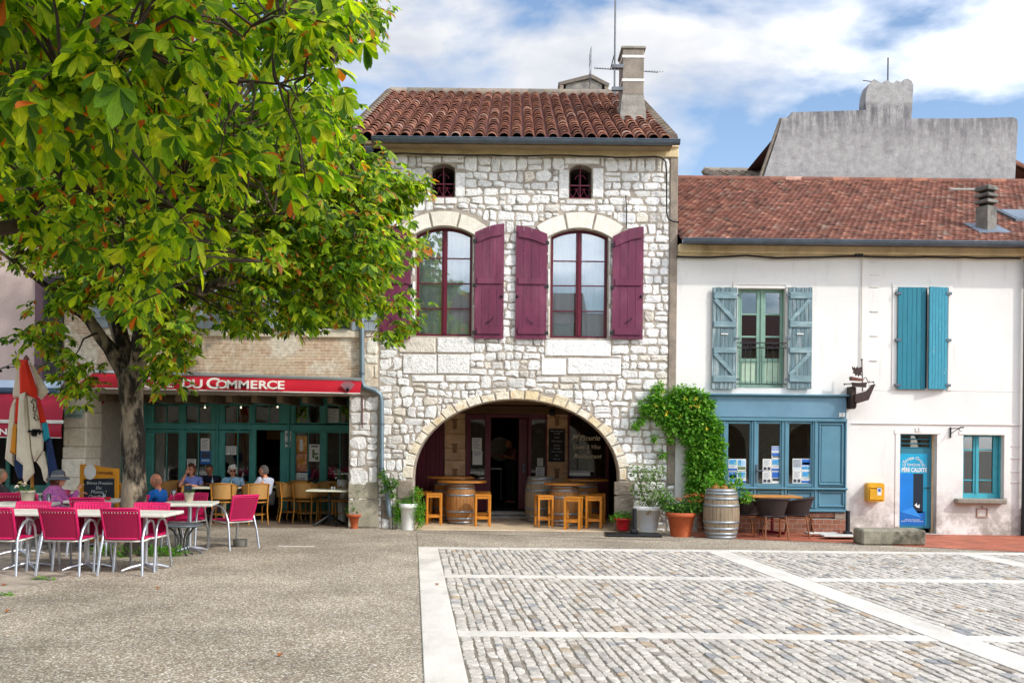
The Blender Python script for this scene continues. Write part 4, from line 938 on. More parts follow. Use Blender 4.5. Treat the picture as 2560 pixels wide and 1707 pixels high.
# ================================================================== PINK HOUSE
pk = mat('pinkish render', '#c9b3ad', .9, .1, 2, .2, 30)
PH = thing('pink_house', 'house with pinkish render and a dark louvred shutter at the left edge', 'house', (CX0 - 3, YF + 3, 0))
pz = Q('L2', 300, 1300)[1]
MB().box(-16, CX0 - .004, YF, YF + .4, pz, 9.5, 0).box(-16, CX0 - .004, YF + .41, 29, pz + 1, 9.3).build('wall', pk, PH)
lo = MB(); a, b, z0, z1 = RC('L2', 312, 320, 556, 1218)
lo.box(a, a + .17, YF - .06, YF - .002, z0, z1, .01, 1); lo.box(a + .175, b, YF - .03, YF - .001, z0, z1, 0, 0); lo.box(a + .17, a + .21, YF - .06, YF - .001, z0, z1, .005); lo.box(b - .03, b, YF - .06, YF - .001, z0, z1, .005)
n = int((z1 - z0) / .05)
for i in range(n): z = z0 + .02 + i * .05; lo.add([(a + .2, YF - .06, z), (b - .03, YF - .06, z), (b - .03, YF - .035, z + .045), (a + .2, YF - .035, z + .045), (a + .2, YF - .06, z + .008), (b - .03, YF - .06, z + .008), (b - .03, YF - .035, z + .053), (a + .2, YF - .035, z + .053)], [(0, 1, 2, 3), (7, 6, 5, 4), (0, 4, 5, 1), (3, 2, 6, 7)], 0)
lo.build('louvred_shutter', [mat('dark brown louvre paint', '#4a4146', .7, .2, 6), mat('weathered plum wood', '#6f5560', .85, .25, 5, .3, sc3=(4, 4, .4))], PH)
ld = MB(); z1 = Q('L2', 300, 1222)[1]; zm = Q('L2', 300, 1296)[1]; z0 = Q('L2', 300, 1345)[1]
ld.add([(-16, YF, z1), (CX0, YF, z1), (CX0, YF - .22, zm), (-16, YF - .22, zm)], [(0, 1, 2, 3)]); ld.build('ledge_flashing', mat('pale blue flashing', '#b9cbe0', .4, .08, 3, 0), PH)
g_ = MB(); gutter(g_, -16, CX0, YF - .3, zm - .01, .1, False); g_.build('gutter', mat('blue grey gutter', '#4d6d8c', .5), PH)
inn = MB(); inn.box(-16, CX0 - .1, YC, YC + .1, 0, pz); inn.box(-16, CX0 + .3, YF + .4, YC + 4, pz + .005, pz + .1); inn.build('arcade_back', dark_void, PH)
tp = MB()
for x in (-11.2, -10.3, -9.55): tp.box(x, x + .1, YC - .08, YC - .002, 0, pz, .01)
tp.box(-12, CX0 - .1, YC - .07, YC - .003, .02, .7, .01); tp.build('teal_front', teal, PH)
YAW = YF - .55
cx1 = Q('L3', 694, 600, YAW)[0]
zt, zs1, zs0, zb = [Q('L3', 600, y, YAW)[1] for y in (380, 672, 712, 866)]
A2_ = thing('red_awning', 'plain red awning with one white stripe at the left edge', 'awning', (cx1 - 2, YAW, zb))
crim = mat('crimson awning cloth', '#a3062e', .6, .08, 2.5, .05, 12)
banner('c', ((-14, zt), (cx1, zt), (cx1, zs1), (-14, zs1)), YAW + .2, YAW, crim, 40, 4, .006).build('cloth', crim, A2_, False)
MB().box(-14, cx1 + .03, YAW - .03, YAW + .02, zs0, zs1, .01).build('front_bar', white_trim, A2_)
banner('c', ((-14, zs0), (cx1, zs0), (cx1, zb), (-14, zb)), YAW, YAW - .01, crim, 40, 3, .01).build('valance', crim, A2_, False)
MB().box(-14, cx1, YAW - .035, YAW - .02, zb - .012, zb + .004).build('hem', white_trim, A2_)
X, Z = Q('L3', 30, 803, YAW - .06); text('letter', 'N', .16, X, YAW - .045, Z, wt, A2_, 0, 'CENTER', .003, 0, 0, 1.4, bold=.004)
# little red flap of the side awning seen beyond the pillar
fl = [Q('L3', 1106, 418, 20.9), Q('L3', 1172, 382, 20.9), Q('L3', 1172, 462, 20.9), Q('L3', 1106, 528, 20.9)]
solo(MB().prism(fl, 20.88, 20.92), 'awning_flap', crim, 'small red flap of folded awning between the stone pillar and the tree trunk', 'awning')
# plaque on the pillar
a, b, z0, z1 = RC('L3', 730, 516, 937, 648)
PQ = thing('street_plaque', 'grey green street name plaque on the stone pillar', 'sign', ((a + b) / 2, YF - .04, z0))
MB().box(a, b, YF - .055, YF - .036, z0, z1, .004).build('plate', mat('verdigris plate', '#8fa39d', .6, .15, 9), PQ)
dk = mat('dark plaque lettering', '#4c5a50', .7)
for s_, y in (('PLACE', 540), ('DES', 582), ('CORNIERES', 622)):
    X, Z = Q('L3', 833, y); text('lettering', s_, .07, X, YF - .058, Z, dk, PQ, 0, 'CENTER', .002)
# ================================================================== WHITE HOUSE
rw = random.Random(31)
WX0 = SX1 + .004; WX1 = Q('P', 2556, 1000)[0]
WH = thing('white_house', 'white rendered house with blue shop front, weathered shutters and red tiled roof', 'house', ((WX0 + WX1) / 2, YF + 3, 0))
WZ = Q('P', 2100, 618)[1]
def stained_white():
    m = bpy.data.materials.new('stained white render'); m.use_nodes = True; t = m.node_tree; N = t.nodes; L = t.links.new
    p = N['Principled BSDF']; p.inputs['Roughness'].default_value = .88; p.inputs['Specular IOR Level'].default_value = .2
    ge = N.new('ShaderNodeNewGeometry'); sx = N.new('ShaderNodeSeparateXYZ'); L(ge.outputs['Position'], sx.inputs[0])
    tc = N.new('ShaderNodeTexCoord')
    def noise(s, d=7, r=.6, sc=None):
        n = N.new('ShaderNodeTexNoise'); n.inputs['Scale'].default_value = s; n.inputs['Detail'].default_value = d; n.inputs['Roughness'].default_value = r
        if sc: mp = N.new('ShaderNodeMapping'); mp.inputs['Scale'].default_value = sc; L(tc.outputs['Object'], mp.inputs[0]); L(mp.outputs[0], n.inputs[0])
        else: L(tc.outputs['Object'], n.inputs[0])
        return n.outputs[0]
    def rng(o, a, b, c=0, d=1):
        r = N.new('ShaderNodeMapRange'); r.inputs[1].default_value = a; r.inputs[2].default_value = b; r.inputs[3].default_value = c; r.inputs[4].default_value = d; L(o, r.inputs[0]); return r.outputs[0]
    def math_(op, a, b):
        n = N.new('ShaderNodeMath'); n.operation = op; (L(a, n.inputs[0]) if not isinstance(a, float) else setattr(n.inputs[0], 'default_value', a)); (L(b, n.inputs[1]) if not isinstance(b, float) else setattr(n.inputs[1], 'default_value', b)); return n.outputs[0]
    def mixc(f, a, b):
        x = N.new('ShaderNodeMix'); x.data_type = 'RGBA'; L(f, x.inputs[0]); (L(a, x.inputs[6]) if not isinstance(a, tuple) else setattr(x.inputs[6], 'default_value', (*a, 1))); x.inputs[7].default_value = (*b, 1); return x.outputs[2]
    c = mixc(rng(noise(.7), .4, .65), lin('#e2dfd9'), lin('#d9d6d1'))
    c = mixc(math_('MULTIPLY', rng(noise(3.0, 9, .7, (1.6, 1.6, .25)), .57, .8), .55), c, lin('#b9b0a6'))
    low = math_('MULTIPLY', rng(sx.outputs[2], 1.25, .1), rng(noise(2.2, 9, .7), .4, .58))          # splash dirt above the pavement
    c = mixc(math_('MULTIPLY', low, .85), c, lin('#8c8578'))
    c = mixc(rng(noise(9, 8, .75), .7, .74), c, lin('#8f8678'))
    L(c, p.inputs['Base Color'])
    bu = N.new('ShaderNodeBump'); bu.inputs['Strength'].default_value = .35; bu.inputs['Distance'].default_value = .012; L(noise(14, 6), bu.inputs['Height']); L(bu.outputs[0], p.inputs['Normal'])
    return m
white_wall = stained_white()
FW = RC('R6', 437, 322, 757, 985); DW = RC('R4', 540, 670, 804, 1345); LW = RC('R4', 991, 677, 1280, 1130); SW = RC('R3', 660, 370, 1650, 1150)
rect = lambda r: [(r[0], r[2]), (r[1], r[2]), (r[1], r[3]), (r[0], r[3])]
DW = (DW[0], DW[1], .02, DW[3])
wl = MB(); wl.plate([(WX0, -.2), (WX1, -.2), (WX1, WZ), (WX0, WZ)], [rect(FW), rect(DW), rect(LW), rect(SW)], YF, YF + .38, 0)
wl.box(WX0, WX0 + .3, YF + .383, 30, 0, WZ); wl.box(WX1 - .3, WX1, YF + .383, 30, 0, WZ); wl.box(WX0 + .3, WX1 - .3, 29.7, 30, 0, WZ)
# eaves cornice
zc0, zc1 = Q('R6', 1200, 118)[1], WZ
wl.box(WX0, WX1, YF - .05, YF + .02, zc0, zc1 - .16, .01, 1); wl.box(WX0, WX1, YF - .12, YF + .02, zc1 - .158, zc1 + .02, .03, 1)
def rb(c, x0, y0, x1, y1, d, m=0, b=.004, Y=YF, mb=wl): a, e, z0, z1 = RC(c, x0, y0, x1, y1, Y); mb.box(a, e, Y - d, Y + .01, z0, z1, b, m)
for (x0, y0, x1, y1) in ((405, 286, 790, 300), (405, 300, 434, 320), (760, 300, 790, 320)): rb('R6', x0, y0, x1, y1, .018)
for (x0, y0, x1, y1) in ((1470, 292, 1870, 318), (1470, 318, 1502, 1000), (1842, 318, 1868, 1006)): rb('R6', x0, y0, x1, y1, .022)
rb('R6', 1200, 1226, 2330, 1232, .03); rb('R6', 1262, 1004, 2330, 1008, .008)
for y in (150, 232, 312, 475, 638, 803, 966): rb('R6', 1316 + (150 - y) * .01 + 12, y - 3, 1384 - (y - 150) * .02, y + 4, .022, 0, .002)
for y in (753, 840, 935, 1012): rb('R4', 1335, y - 3, 1398, y + 4, .02, 0, .002)
rb('R4', 500, 640, 830, 668, .014); rb('R4', 505, 668, 538, 1330, .014); rb('R4', 960, 640, 1310, 674, .014); rb('R4', 1281, 674, 1310, 1126, .012)
wl.build('wall', [white_wall, plaster_cream], WH)
MB().rod((Q('R6', 1268, 130)[0], YF - .03, Q('R6', 1268, 130)[1]), (Q('R6', 1260, 850)[0], YF - .03, Q('R6', 1260, 850)[1]), .012, 6).build('thin_pipe', mat('off white pipe', '#cfc6ba', .5), WH)
rp_ = MB(); 
for (x0, x1, z1) in ((FW[0], FW[1], FW[3]), (LW[0], LW[1], LW[3]), (DW[0], DW[1], DW[3])): pass
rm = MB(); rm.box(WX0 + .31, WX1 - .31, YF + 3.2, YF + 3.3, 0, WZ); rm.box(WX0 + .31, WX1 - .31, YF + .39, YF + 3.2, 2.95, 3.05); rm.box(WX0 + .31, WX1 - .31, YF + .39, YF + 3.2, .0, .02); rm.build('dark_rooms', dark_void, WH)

# ---- french window with its railing, weathered shutters
green = mat('sage green window paint', '#7a9a8a', .5, .12, 6, .08); green_l = mat('pale green panel paint', '#a6bca4', .5, .12, 5, .06)
fw = MB(); YW = YF + .14
def FWb(x0, y0, x1, y1, d=.05, off=0, m=0, mb=None, Y=YW): bxs(mb or fw, 'R6', x0, y0, x1, y1, Y, d, m, .005, off)
for (x0, y0, x1, y1) in ((437, 322, 455, 985), (738, 322, 757, 985), (455, 322, 738, 340), (455, 968, 738, 985)): FWb(x0, y0, x1, y1, .08)
for (a, b) in ((456, 592), (600, 737)):
    st_ = 18 if a < 500 else 12
    FWb(a, 341, a + (10 if a < 500 else 24), 967, .05, .01); FWb(b - (28 if a < 500 else 16), 341, b, 967, .05, .01)
    for (y0, y1) in ((341, 352), (490, 502), (640, 652), (790, 815), (945, 967)): FWb(a + 8, y0, b - 8, y1, .04, .014)
    FWb(a + 10, 815, b - 14, 945, .025, .026, 1)
FWb(590, 330, 602, 975, .06, -.012)
fwo = fw.build('french_window', [green, green_l], WH)
for (a, b) in ((456, 592), (600, 737)): FWb(a + 6, 345, b - 6, 800, .005, .035, 0, (g_ := MB())); g_.build('pane', glass_dark, fwo)
curtains(fwo, RC('R6', 452, 340, 590, 800)[0], RC('R6', 452, 640, 562, 795)[1], Q('R6', 500, 795)[1], Q('R6', 500, 645)[1], YF + .4, mat('greyish voile', '#8f96b0', .9), .0, 6)
rl = MB(); yr = YF - .05; xa, xb = FW[0] - .01, FW[1] + .01
for y in (688, 722, 962): z = Q('R6', 600, y)[1]; rl.box(xa, xb, yr - .01, yr + .01, z - .009, z + .009)
zt, zb = Q('R6', 600, 722)[1], Q('R6', 600, 962)[1]; zu = Q('R6', 600, 688)[1]
for i in range(9): x = xa + (xb - xa) * (i + .5) / 9; rl.rod((x, yr, zb), (x, yr, zt), .006, 5)
for i in range(6):
    x = xa + (xb - xa) * i / 6; wv = (xb - xa) / 6; rl.rod((x, yr, zt), (x + wv / 2, yr, zu), .005, 4); rl.rod((x + wv / 2, yr, zu), (x + wv, yr, zt), .005, 4)
for x in (xa, xb): rl.rod((x, yr, zb), (x, yr + .1, zb), .01, 5); rl.rod((x, yr, zu), (x, yr + .1, zu), .01, 5)
rl.build('railing', black_iron, fwo)
wood_blue = mat('weathered blue shutter paint', '#63797f', .75, .3, 7, .35, 40, col2='#9aa6a6', mix=(.5, .62), sc3=(5, 5, .45))
wood_blue2 = mat('blue batten paint', '#70898f', .7, .2, 6, .2, 40, col2='#98acae', mix=(.5, .68), sc3=(.6, 5, 3))
def zshutter(x0, x1, left):
    a, b, z0, z1 = RC('R6', x0, 320, x1, 995); s = MB(); n = 6; wd = (b - a) / n; Y = YF - .05
    for i in range(n): s.box(a + wd * i + .002, a + wd * (i + 1) - .002, Y - .03, Y, z0 + rw.uniform(-.006, .01), z1 + rw.uniform(-.008, .004), .003)
    o = s.build('shutter', wood_blue, WH)
    for (y0, y1) in ((352, 396), (548, 586), (720, 757), (906, 950)):
        zt, zb = Q('R6', (x0 + x1) / 2, y0)[1], Q('R6', (x0 + x1) / 2, y1)[1]; MB().box(a + .03, b - .01, Y - .058, Y - .031, zb, zt, .005).build('batten', wood_blue2, o)
    for (y0, y1) in ((400, 546), (760, 904)):
        zt, zb = Q('R6', (x0 + x1) / 2, y0)[1], Q('R6', (x0 + x1) / 2, y1)[1]
        p, q = ((a + .05, zt), (b - .04, zb)) if left else ((b - .05, zt), (a + .04, zb))
        MB().beam((p[0], Y - .044, p[1]), (q[0], Y - .044, q[1]), .075, .026).build('brace', wood_blue2, o)
    zz = Q('R6', x0, 630)[1]; MB().box((a + b) / 2 - .07, (a + b) / 2 + .07, Y - .05, Y - .031, zz - .012, zz + .012, .003).build('strap', white_trim, o)
    for y in (372, 660, 930): z = Q('R6', x0, y)[1]; xh = b if left else a; MB().box(xh - .05, xh + .05, Y - .046, Y - .031, z - .02, z + .02, .003).build('hinge', zinc, o)
zshutter(262, 428, True); zshutter(768, 928, False)
# ---- the closed teal shutters
teal2 = mat('bright teal shutter paint', '#1b7284', .5, .12, 5, .1, 40, sc3=(4, 4, .5)); teal3 = mat('flaking teal shutter paint', '#2a8196', .55, .14, 7, .15, 40, col2='#9fc0c4', mix=(.66, .72), sc3=(3, 3, 1))
for k, (x0, x1, tt) in enumerate(((1500, 1684, teal2), (1696, 1834, teal3))):
    a, b, z0, z1 = RC('R6', x0, 320, x1, 998); n = 6; s = MB(); wd = (b - a) / n
    for i in range(n): s.box(wd * i + .0015, wd * (i + 1) - .0015, -.032, 0, z0, z1, .003)
    for z in (z0 + .12, z1 - .2): s.box(.02, b - a - .02, .0, .022, z, z + .1, .003)
    M = Matrix.Translation((a, YF - .045, 0)) if k == 0 else Matrix.Translation((b, YF - .045, 0)) @ Matrix.Rotation(R(13), 4, 'Z') @ Matrix.Translation((-(b - a) - .02, 0, 0))
    s.xf(M); o = s.build('shutter', tt, WH)
    if k == 1: o['label'] = 'flaking teal shutter leaf standing slightly open'
    for y in (360, 670, 970): z = Q('R6', x0, y)[1]; xh = a if k == 0 else b; MB().box(xh - .05, xh + .06, YF - .095 if k == 0 else YF - .1, YF - .03, z - .025, z + .025, .003).build('hinge', zinc, o)
a, b, z0, z1 = RC('R6', 1676, 325, 1702, 990); MB().box(a, b, YF - .012, YF - .002, z0, z1).build('gap_shade', dark_void, WH)  # dark strip on the wall stands in for shade between the leaves

# ---- blue shop front (measured on R3)
blue = mat('blue shop front paint', '#527d8e', .45, .08, 4, .05, col2='#5c8798', mix=(.45, .7)); blue_f = mat('blue fascia paint', '#608497', .5, .08, 3, .05, col2='#698da0', mix=(.45, .7))
bs = MB(); Yb = YF - .1
def S(x0, y0, x1, y1, d=.1, off=0, m=0, b=.006): bxs(bs, 'R3', x0, y0, x1, y1, Yb, d + .0, m, b, off)
S(640, 138, 1938, 325, .1, 0, 1); S(630, 122, 1955, 137, .19, -.09); S(634, 330, 1942, 356, .12, -.03)
for (a, b) in ((640, 700), (838, 866), (1108, 1150), (1372, 1420), (1640, 1690), (1926, 1940)): S(a, 357, b, 1118, .1)
for (a, b) in ((866, 908), (1150, 1172), (1420, 1438)): S(a, 357, b, 930, .08, .012)
for x in (868, 1136, 1406, 1664): S(x - 7, 357, x + 7, 930, .03, -.022, 0, .008); S(x - 7, 950, x + 7, 1118, .03, -.022, 0, .008)
for (a, b) in ((700, 838), (866, 1108), (1150, 1372), (1420, 1640)):
    S(a, 357, b, 379, .085, .01); S(a, 903, b, 930, .085, .01)
    for (u0, v0, u1, v1) in ((a, 379, a + 12, 903), (b - 12, 379, b, 903)): S(u0, v0, u1, v1, .07, .02, 0, .004)
S(634, 931, 1946, 951, .14, -.045, 0, .015); S(1690, 357, 1926, 930, .05, .04)
def panel(x0, y0, x1, y1, t=16): 
    for (u0, v0, u1, v1) in ((x0, y0, x1, y0 + t), (x0, y1 - t, x1, y1), (x0, y0 + t, x0 + t, y1 - t), (x1 - t, y0 + t, x1, y1 - t)): S(u0, v0, u1, v1, .045, .004, 0, .012)
panel(1697, 375, 1912, 915); S(1720, 398, 1890, 890, .02, .028, 0, .012)
S(640, 952, 1940, 1118, .06, .035)
for (a, b) in ((720, 836), (884, 1118), (1162, 1394), (1426, 1646), (1692, 1922)): panel(a, 964, b, 1106, 18)
S(634, 1119, 1944, 1143, .13, -.03, 0, .012)
bso = bs.build('shop_front', [blue, blue_f], WH)
for (a, b) in ((706, 838), (900, 1108), (1165, 1372), (1432, 1640)): bxs(MB(), 'R3', a, 378, b, 904, Yb, .006, 0, 0, .06).build('pane', glass_dark, bso)
hd = MB(); X, Z = Q('R3', 1152, 800, Yb); hd.box(X - .025, X + .025, Yb - .03, Yb - .001, Z - .2, Z + .15, .006); hd.rod((X, Yb - .07, Z + .03), (X + .12, Yb - .07, Z + .03), .013, 6); hd.rod((X, Yb - .07, Z + .03), (X, Yb - .02, Z + .03), .012, 6); hd.build('door_handle', zinc, bso)
plin = MB(); a, b, z0, z1 = RC('R3', 640, 1145, 1926, 1310); z0 = 0
plin.box(a, Q('R3', 1620, 1200)[0], YF - .075, YF + .02, z0, z1, .01, 0); plin.box(Q('R3', 1620, 1200)[0] + .003, Q('R3', 1820, 1200)[0], YF - .07, YF + .02, .33, z1, .01, 0)
plin.box(Q('R3', 1823, 1200)[0], b, YF - .08, YF + .02, .3, z1 - .003, .01, 1); plin.box(Q('R3', 1620, 1200)[0] + .003, b + .02, YF - .12, YF + .02, 0, .298, .015, 0)
plin.build('plinth', [wall_mat('worn red brick plinth', '#7d4a36', '#94604a', '#9c8f7f', 3, .5, .28, '#6d5a48', (.5, .62)), cement], WH)
# ---- the narrow door with its printed panel
dt = mat('blue green door paint', '#2b7184', .5, .12, 5, .06); Yd = YF + .16
dr = MB(); bxs(dr, 'R4', 540, 772, 766, 1340, Yd, .06); bxs(dr, 'R4', 540, 672, 552, 772, Yd, .06); bxs(dr, 'R4', 754, 672, 766, 772, Yd, .06)
for y in (672, 700, 732, 762): bxs(dr, 'R4', 552, y, 754, y + 9, Yd, .05)
dr.box(RC('R4', 767, 670, 803, 1345, Yd)[0], DW[1], Yd + .01, Yd + .06, .02, DW[3], 0, 1)
do = dr.build('door', [dt, plaster_cream], WH); bxs(MB(), 'R4', 552, 676, 754, 770, Yd, .006, 0, 0, .04).build('pane', glass_dark, do)
X, Z = Q('R4', 742, 1050, Yd); MB().rod((X - .1, Yd - .05, Z), (X + .03, Yd - .05, Z), .01, 6).rod((X, Yd - .05, Z), (X, Yd, Z), .01, 6).build('handle', black_iron, do)
# small casement window with a stone sill
lw = MB(); Yl = YF + .17; tw = mat('turquoise window paint', '#3f9aa8', .45, .12, 6, .06)
def Lb(x0, y0, x1, y1, d=.05, off=0): bxs(lw, 'R4', x0, y0, x1, y1, Yl, d, 0, .005, off)
for (x0, y0, x1, y1) in ((985, 677, 997, 1090), (1063, 677, 1104, 1090), (1204, 677, 1240, 1090), (997, 677, 1063, 690), (1104, 677, 1204, 690), (985, 1090, 1240, 1128)): Lb(x0, y0, x1, y1, .06)
for (a, b) in ((997, 1063), (1104, 1204)):
    for y in (776, 992): Lb(a, y, b, y + 10, .03, .015)
Lb(1078, 690, 1090, 1090, .03, -.02); Lb(1240, 680, 1252, 1125, .1, -.05)
lwo = lw.build('window', tw, WH)
for (a, b) in ((997, 1063), (1104, 1204)): bxs(MB(), 'R4', a, 690, b, 1092, Yl, .005, 0, 0, .03).build('pane', glass_dark, lwo)
bxs(MB(), 'R4', 950, 1131, 1308, 1167, YF - .16, .3, 0, .02).build('window_sill', mat('grey stone sill', '#857e72', .9, .2, 6, .4, 30), WH)

# ---- roof
YE2, YR2 = 19.58, 25.4; ze2 = Q('R5', 1200, 1208, YE2)[1]; zr2 = Q('R5', 1200, 812, YR2)[1]
RX0, RX1 = SX1 + .02, 15.5
def plain_tiles(par, x0, x1, ye, ze, yr, zr, tw, row, m):
    L_ = math.hypot(yr - ye, zr - ze); uy, uz = (yr - ye) / L_, (zr - ze) / L_; ny, nz = -uz, uy
    nr_ = int(L_ / row); row = L_ / nr_; nc = int((x1 - x0) / tw); rr = np.random.RandomState(3)
    j, i = np.meshgrid(np.arange(nr_), np.arange(nc), indexing='ij'); j = j.ravel(); i = i.ravel(); n = len(j)
    xa = x0 + tw * i + (j % 2) * tw * .5 + rr.normal(0, .003, n); s0 = j * row - .012 + rr.normal(0, .006, n); s1 = (j + 1) * row + .02
    h0 = .03 + rr.uniform(0, .016, n); h1 = .006
    P = lambda x, s, h: np.stack([x, ye + uy * s + ny * h, ze + uz * s + nz * h], -1)
    us = [0, .25, .5, .75, .97]; hb = [0, .016, .02, .012, -.004]
    V = np.stack([P(xa + tw * u, s0, h0 + b) for u, b in zip(us, hb)] + [P(xa + tw * u, s1, h1 + b) for u, b in zip(us, hb)] + [P(xa + tw * u, s0, h0 * 0 + b - .012) for u, b in zip(us, hb)], 1)
    q = []
    for k in range(4): q += [(k, k + 1, 6 + k, 5 + k), (10 + k, 11 + k, k + 1, k)]
    F = (np.arange(n)[:, None, None] * 15 + np.array(q)[None]).reshape(-1, 4)
    b = MB(); b.arr(V.reshape(-1, 3), F, 0, False)
    b.add([(x0, ye, ze - .02), (x1, ye, ze - .02), (x1, yr, zr - .02), (x0, yr, zr - .02), (x1, 2 * yr - ye, ze - .02), (x0, 2 * yr - ye, ze - .02)], [(0, 1, 2, 3), (3, 2, 4, 5)], 1)
    k = int((x1 - x0) / .4)
    for q_ in range(k): b.tube([(x0 + q_ * .4 - .02, yr, zr + .01), (x0 + q_ * .4 + .42, yr, zr + .025)], [.1, .085], 8, 2)
    return b.build('roof', [m, tile_pan, tile_m], par, False)
flat_tile = island_mat('red flat tile', [(0, '#765348'), (.25, '#9a6a5a'), (.5, '#875b4e'), (.7, '#aa7a68'), (.85, '#624840'), (.94, '#c08c74'), (1, '#988a7e')], .9, 3, .45, .4, 40, dirt=('#7f7468', 2.0, .56, .74))
wr = plain_tiles(WH, RX0, RX1, YE2, ze2, YR2, zr2, .125, .15, flat_tile)
g_ = MB(); gutter(g_, WX0 + .02, RX1, 19.5, ze2 - .02, .085); g_.build('gutter', zinc, WH)
def on_roof(c, x, y, ye=YE2, ze=ze2, yr=YR2, zr=zr2):
    a, b = px(c, x, y); s = (zr - ze) / (yr - ye); Y = (ze - s * ye - H) / (-b / FP - s); return a * Y / FP, Y, H - b * Y / FP
# small slotted chimney with lead flashing
X, Y, Z = on_roof('R5', 2120, 1150); sc = Y / FP / 2.6727; wd = 75 * sc
zt = Q('R5', 2120, 834, Y)[1]; rot = R(-24)
ck = MB(); hw = wd * .5 + .03
ck.box(-hw, hw, -hw, hw, -.5, zt - Z - .42, .01); 
for q in range(3): ck.box(-hw + .05, hw - .05, -hw + .05, hw - .05, zt - Z - .42 + q * .13, zt - Z - .36 + q * .13, 0, 1); ck.box(-hw - .02, hw + .02, -hw - .02, hw + .02, zt - Z - .36 + q * .13, zt - Z - .29 + q * .13, .01)
ck.box(-hw, hw, -hw, hw, zt - Z - .03, zt - Z, .01)
ck.xf(Matrix.Translation((X, Y + hw, Z)) @ Matrix.Rotation(R(28), 4, 'Z')); ck.build('chimney', [mat('sooty cement', '#77736b', .95, .3, 5, .6, 24, col2='#4d4b48', mix=(.5, .66)), dark_void], wr)
s_ = (zr2 - ze2) / (YR2 - YE2)
def roofbox(x0, x1, y0, y1, h0, h1, mats, name, par): 
    b = MB(); z = lambda y: ze2 + s_ * (y - YE2)
    b.add([(x, y, z(y) + h) for h in (h0, h1) for x, y in ((x0, y0), (x1, y0), (x1, y1), (x0, y1))], [(0, 3, 2, 1), (4, 5, 6, 7), (0, 1, 5, 4), (1, 2, 6, 5), (2, 3, 7, 6), (3, 0, 4, 7)]); return b.build(name, mats, par)
roofbox(X - hw - .16, X + hw + .2, Y - .2, Y + .5, .03, .06, mat('lead flashing', '#6d7784', .5, .1, 4, 0, metal=.3), 'flashing', wr)
X, Y, Z = on_roof('R5', 2290, 1060); sk = roofbox(X - .2, X + .75, Y - .45, Y + .45, .02, .1, mat('grey skylight frame', '#5d646b', .5), 'skylight', wr)
X2, Y2, Z2 = on_roof('R5', 1950, 880); roofbox(X2 - .35, X2 + .4, Y2 - .05, Y2 + .05, .05, .075, mat('pale flashing strip', '#8f8d84', .7), 'flashing', wr)
roofbox(X - .14, X + .69, Y - .4, Y + .4, .101, .108, mat('skylight glass', '#4f6272', .15, 0, 1, 0, metal=.6), 'skylight_pane', wr)

# ================================================================== HOUSES BEHIND
YG = 25.9
gp = [(596, 840), (640, 700), (700, 520), (735, 392), (756, 380), (772, 392), (800, 350), (1000, 345), (1298, 335), (1293, 280), (1300, 215), (1318, 160), (1340, 138), (1360, 134), (1382, 146), (1400, 154), (1420, 142), (1440, 138), (1462, 152), (1480, 156), (1500, 138), (1520, 144), (1538, 154), (1552, 130), (1575, 126), (1600, 140), (1613, 168), (1606, 300), (1600, 392), (1900, 392), (2285, 384), (2306, 398), (2312, 430), (2290, 840)]
gpm = [Q('R5', x, y, YG) for x, y in gp]
GB = thing('grey_gable_house', 'weathered grey rendered gable wall with a broad chimney rising behind the red roof', 'house', (8, YG, 0))
def gable_mat():
    m = mat('lichen streaked grey render', '#9c9a98', .95, .2, 6, .9, 24, col2='#7f7d7e', mix=(.52, .72)); t = m.node_tree; N = t.nodes; L = t.links.new
    bs_ = N['Principled BSDF'].inputs['Base Color']; src = bs_.links[0].from_socket; ge = N.new('ShaderNodeNewGeometry'); sx = N.new('ShaderNodeSeparateXYZ'); L(ge.outputs['Position'], sx.inputs[0])
    zt = Q('R5', 1500, 340, YG)[1]; out_ = src; tc = N.new('ShaderNodeTexCoord')
    for z0, z1, sc, a0, a1, c in ((zt - .95, zt - .05, (3, 3, .5), .40, .56, '#4f4d50'), (zt - 2.6, zt - .3, (1.2, 1.2, .25), .52, .66, '#6b696c')):     # black lichen hanging from the coping, long rain streaks
        r = N.new('ShaderNodeMapRange'); r.inputs[1].default_value = z0; r.inputs[2].default_value = z1; L(sx.outputs[2], r.inputs[0])
        r2_ = N.new('ShaderNodeMapRange'); r2_.inputs[1].default_value = zt + .25; r2_.inputs[2].default_value = zt + .05; L(sx.outputs[2], r2_.inputs[0])
        mp = N.new('ShaderNodeMapping'); mp.inputs['Scale'].default_value = sc; L(tc.outputs['Object'], mp.inputs[0]); n = N.new('ShaderNodeTexNoise'); n.inputs['Scale'].default_value = 2.2; n.inputs['Detail'].default_value = 9; n.inputs['Roughness'].default_value = .72; L(mp.outputs[0], n.inputs[0])
        q_ = N.new('ShaderNodeMapRange'); q_.inputs[1].default_value = a0; q_.inputs[2].default_value = a1; L(n.outputs[0], q_.inputs[0])
        m1 = N.new('ShaderNodeMath'); m1.operation = 'MULTIPLY'; L(r.outputs[0], m1.inputs[0]); L(q_.outputs[0], m1.inputs[1]); m2 = N.new('ShaderNodeMath'); m2.operation = 'MULTIPLY'; L(m1.outputs[0], m2.inputs[0]); L(r2_.outputs[0], m2.inputs[1]); m3 = N.new('ShaderNodeMath'); m3.operation = 'MULTIPLY'; L(m2.outputs[0], m3.inputs[0]); m3.inputs[1].default_value = .8
        mx_ = N.new('ShaderNodeMix'); mx_.data_type = 'RGBA'; L(m3.outputs[0], mx_.inputs[0]); L(out_, mx_.inputs[6]); mx_.inputs[7].default_value = (*lin(c), 1); out_ = mx_.outputs[2]
    L(out_, bs_); return m
gw = MB().prism([(p[0], p[1]) for p in gpm[:1]] + gpm[1:-1] + [gpm[-1]], YG, YG + .5)
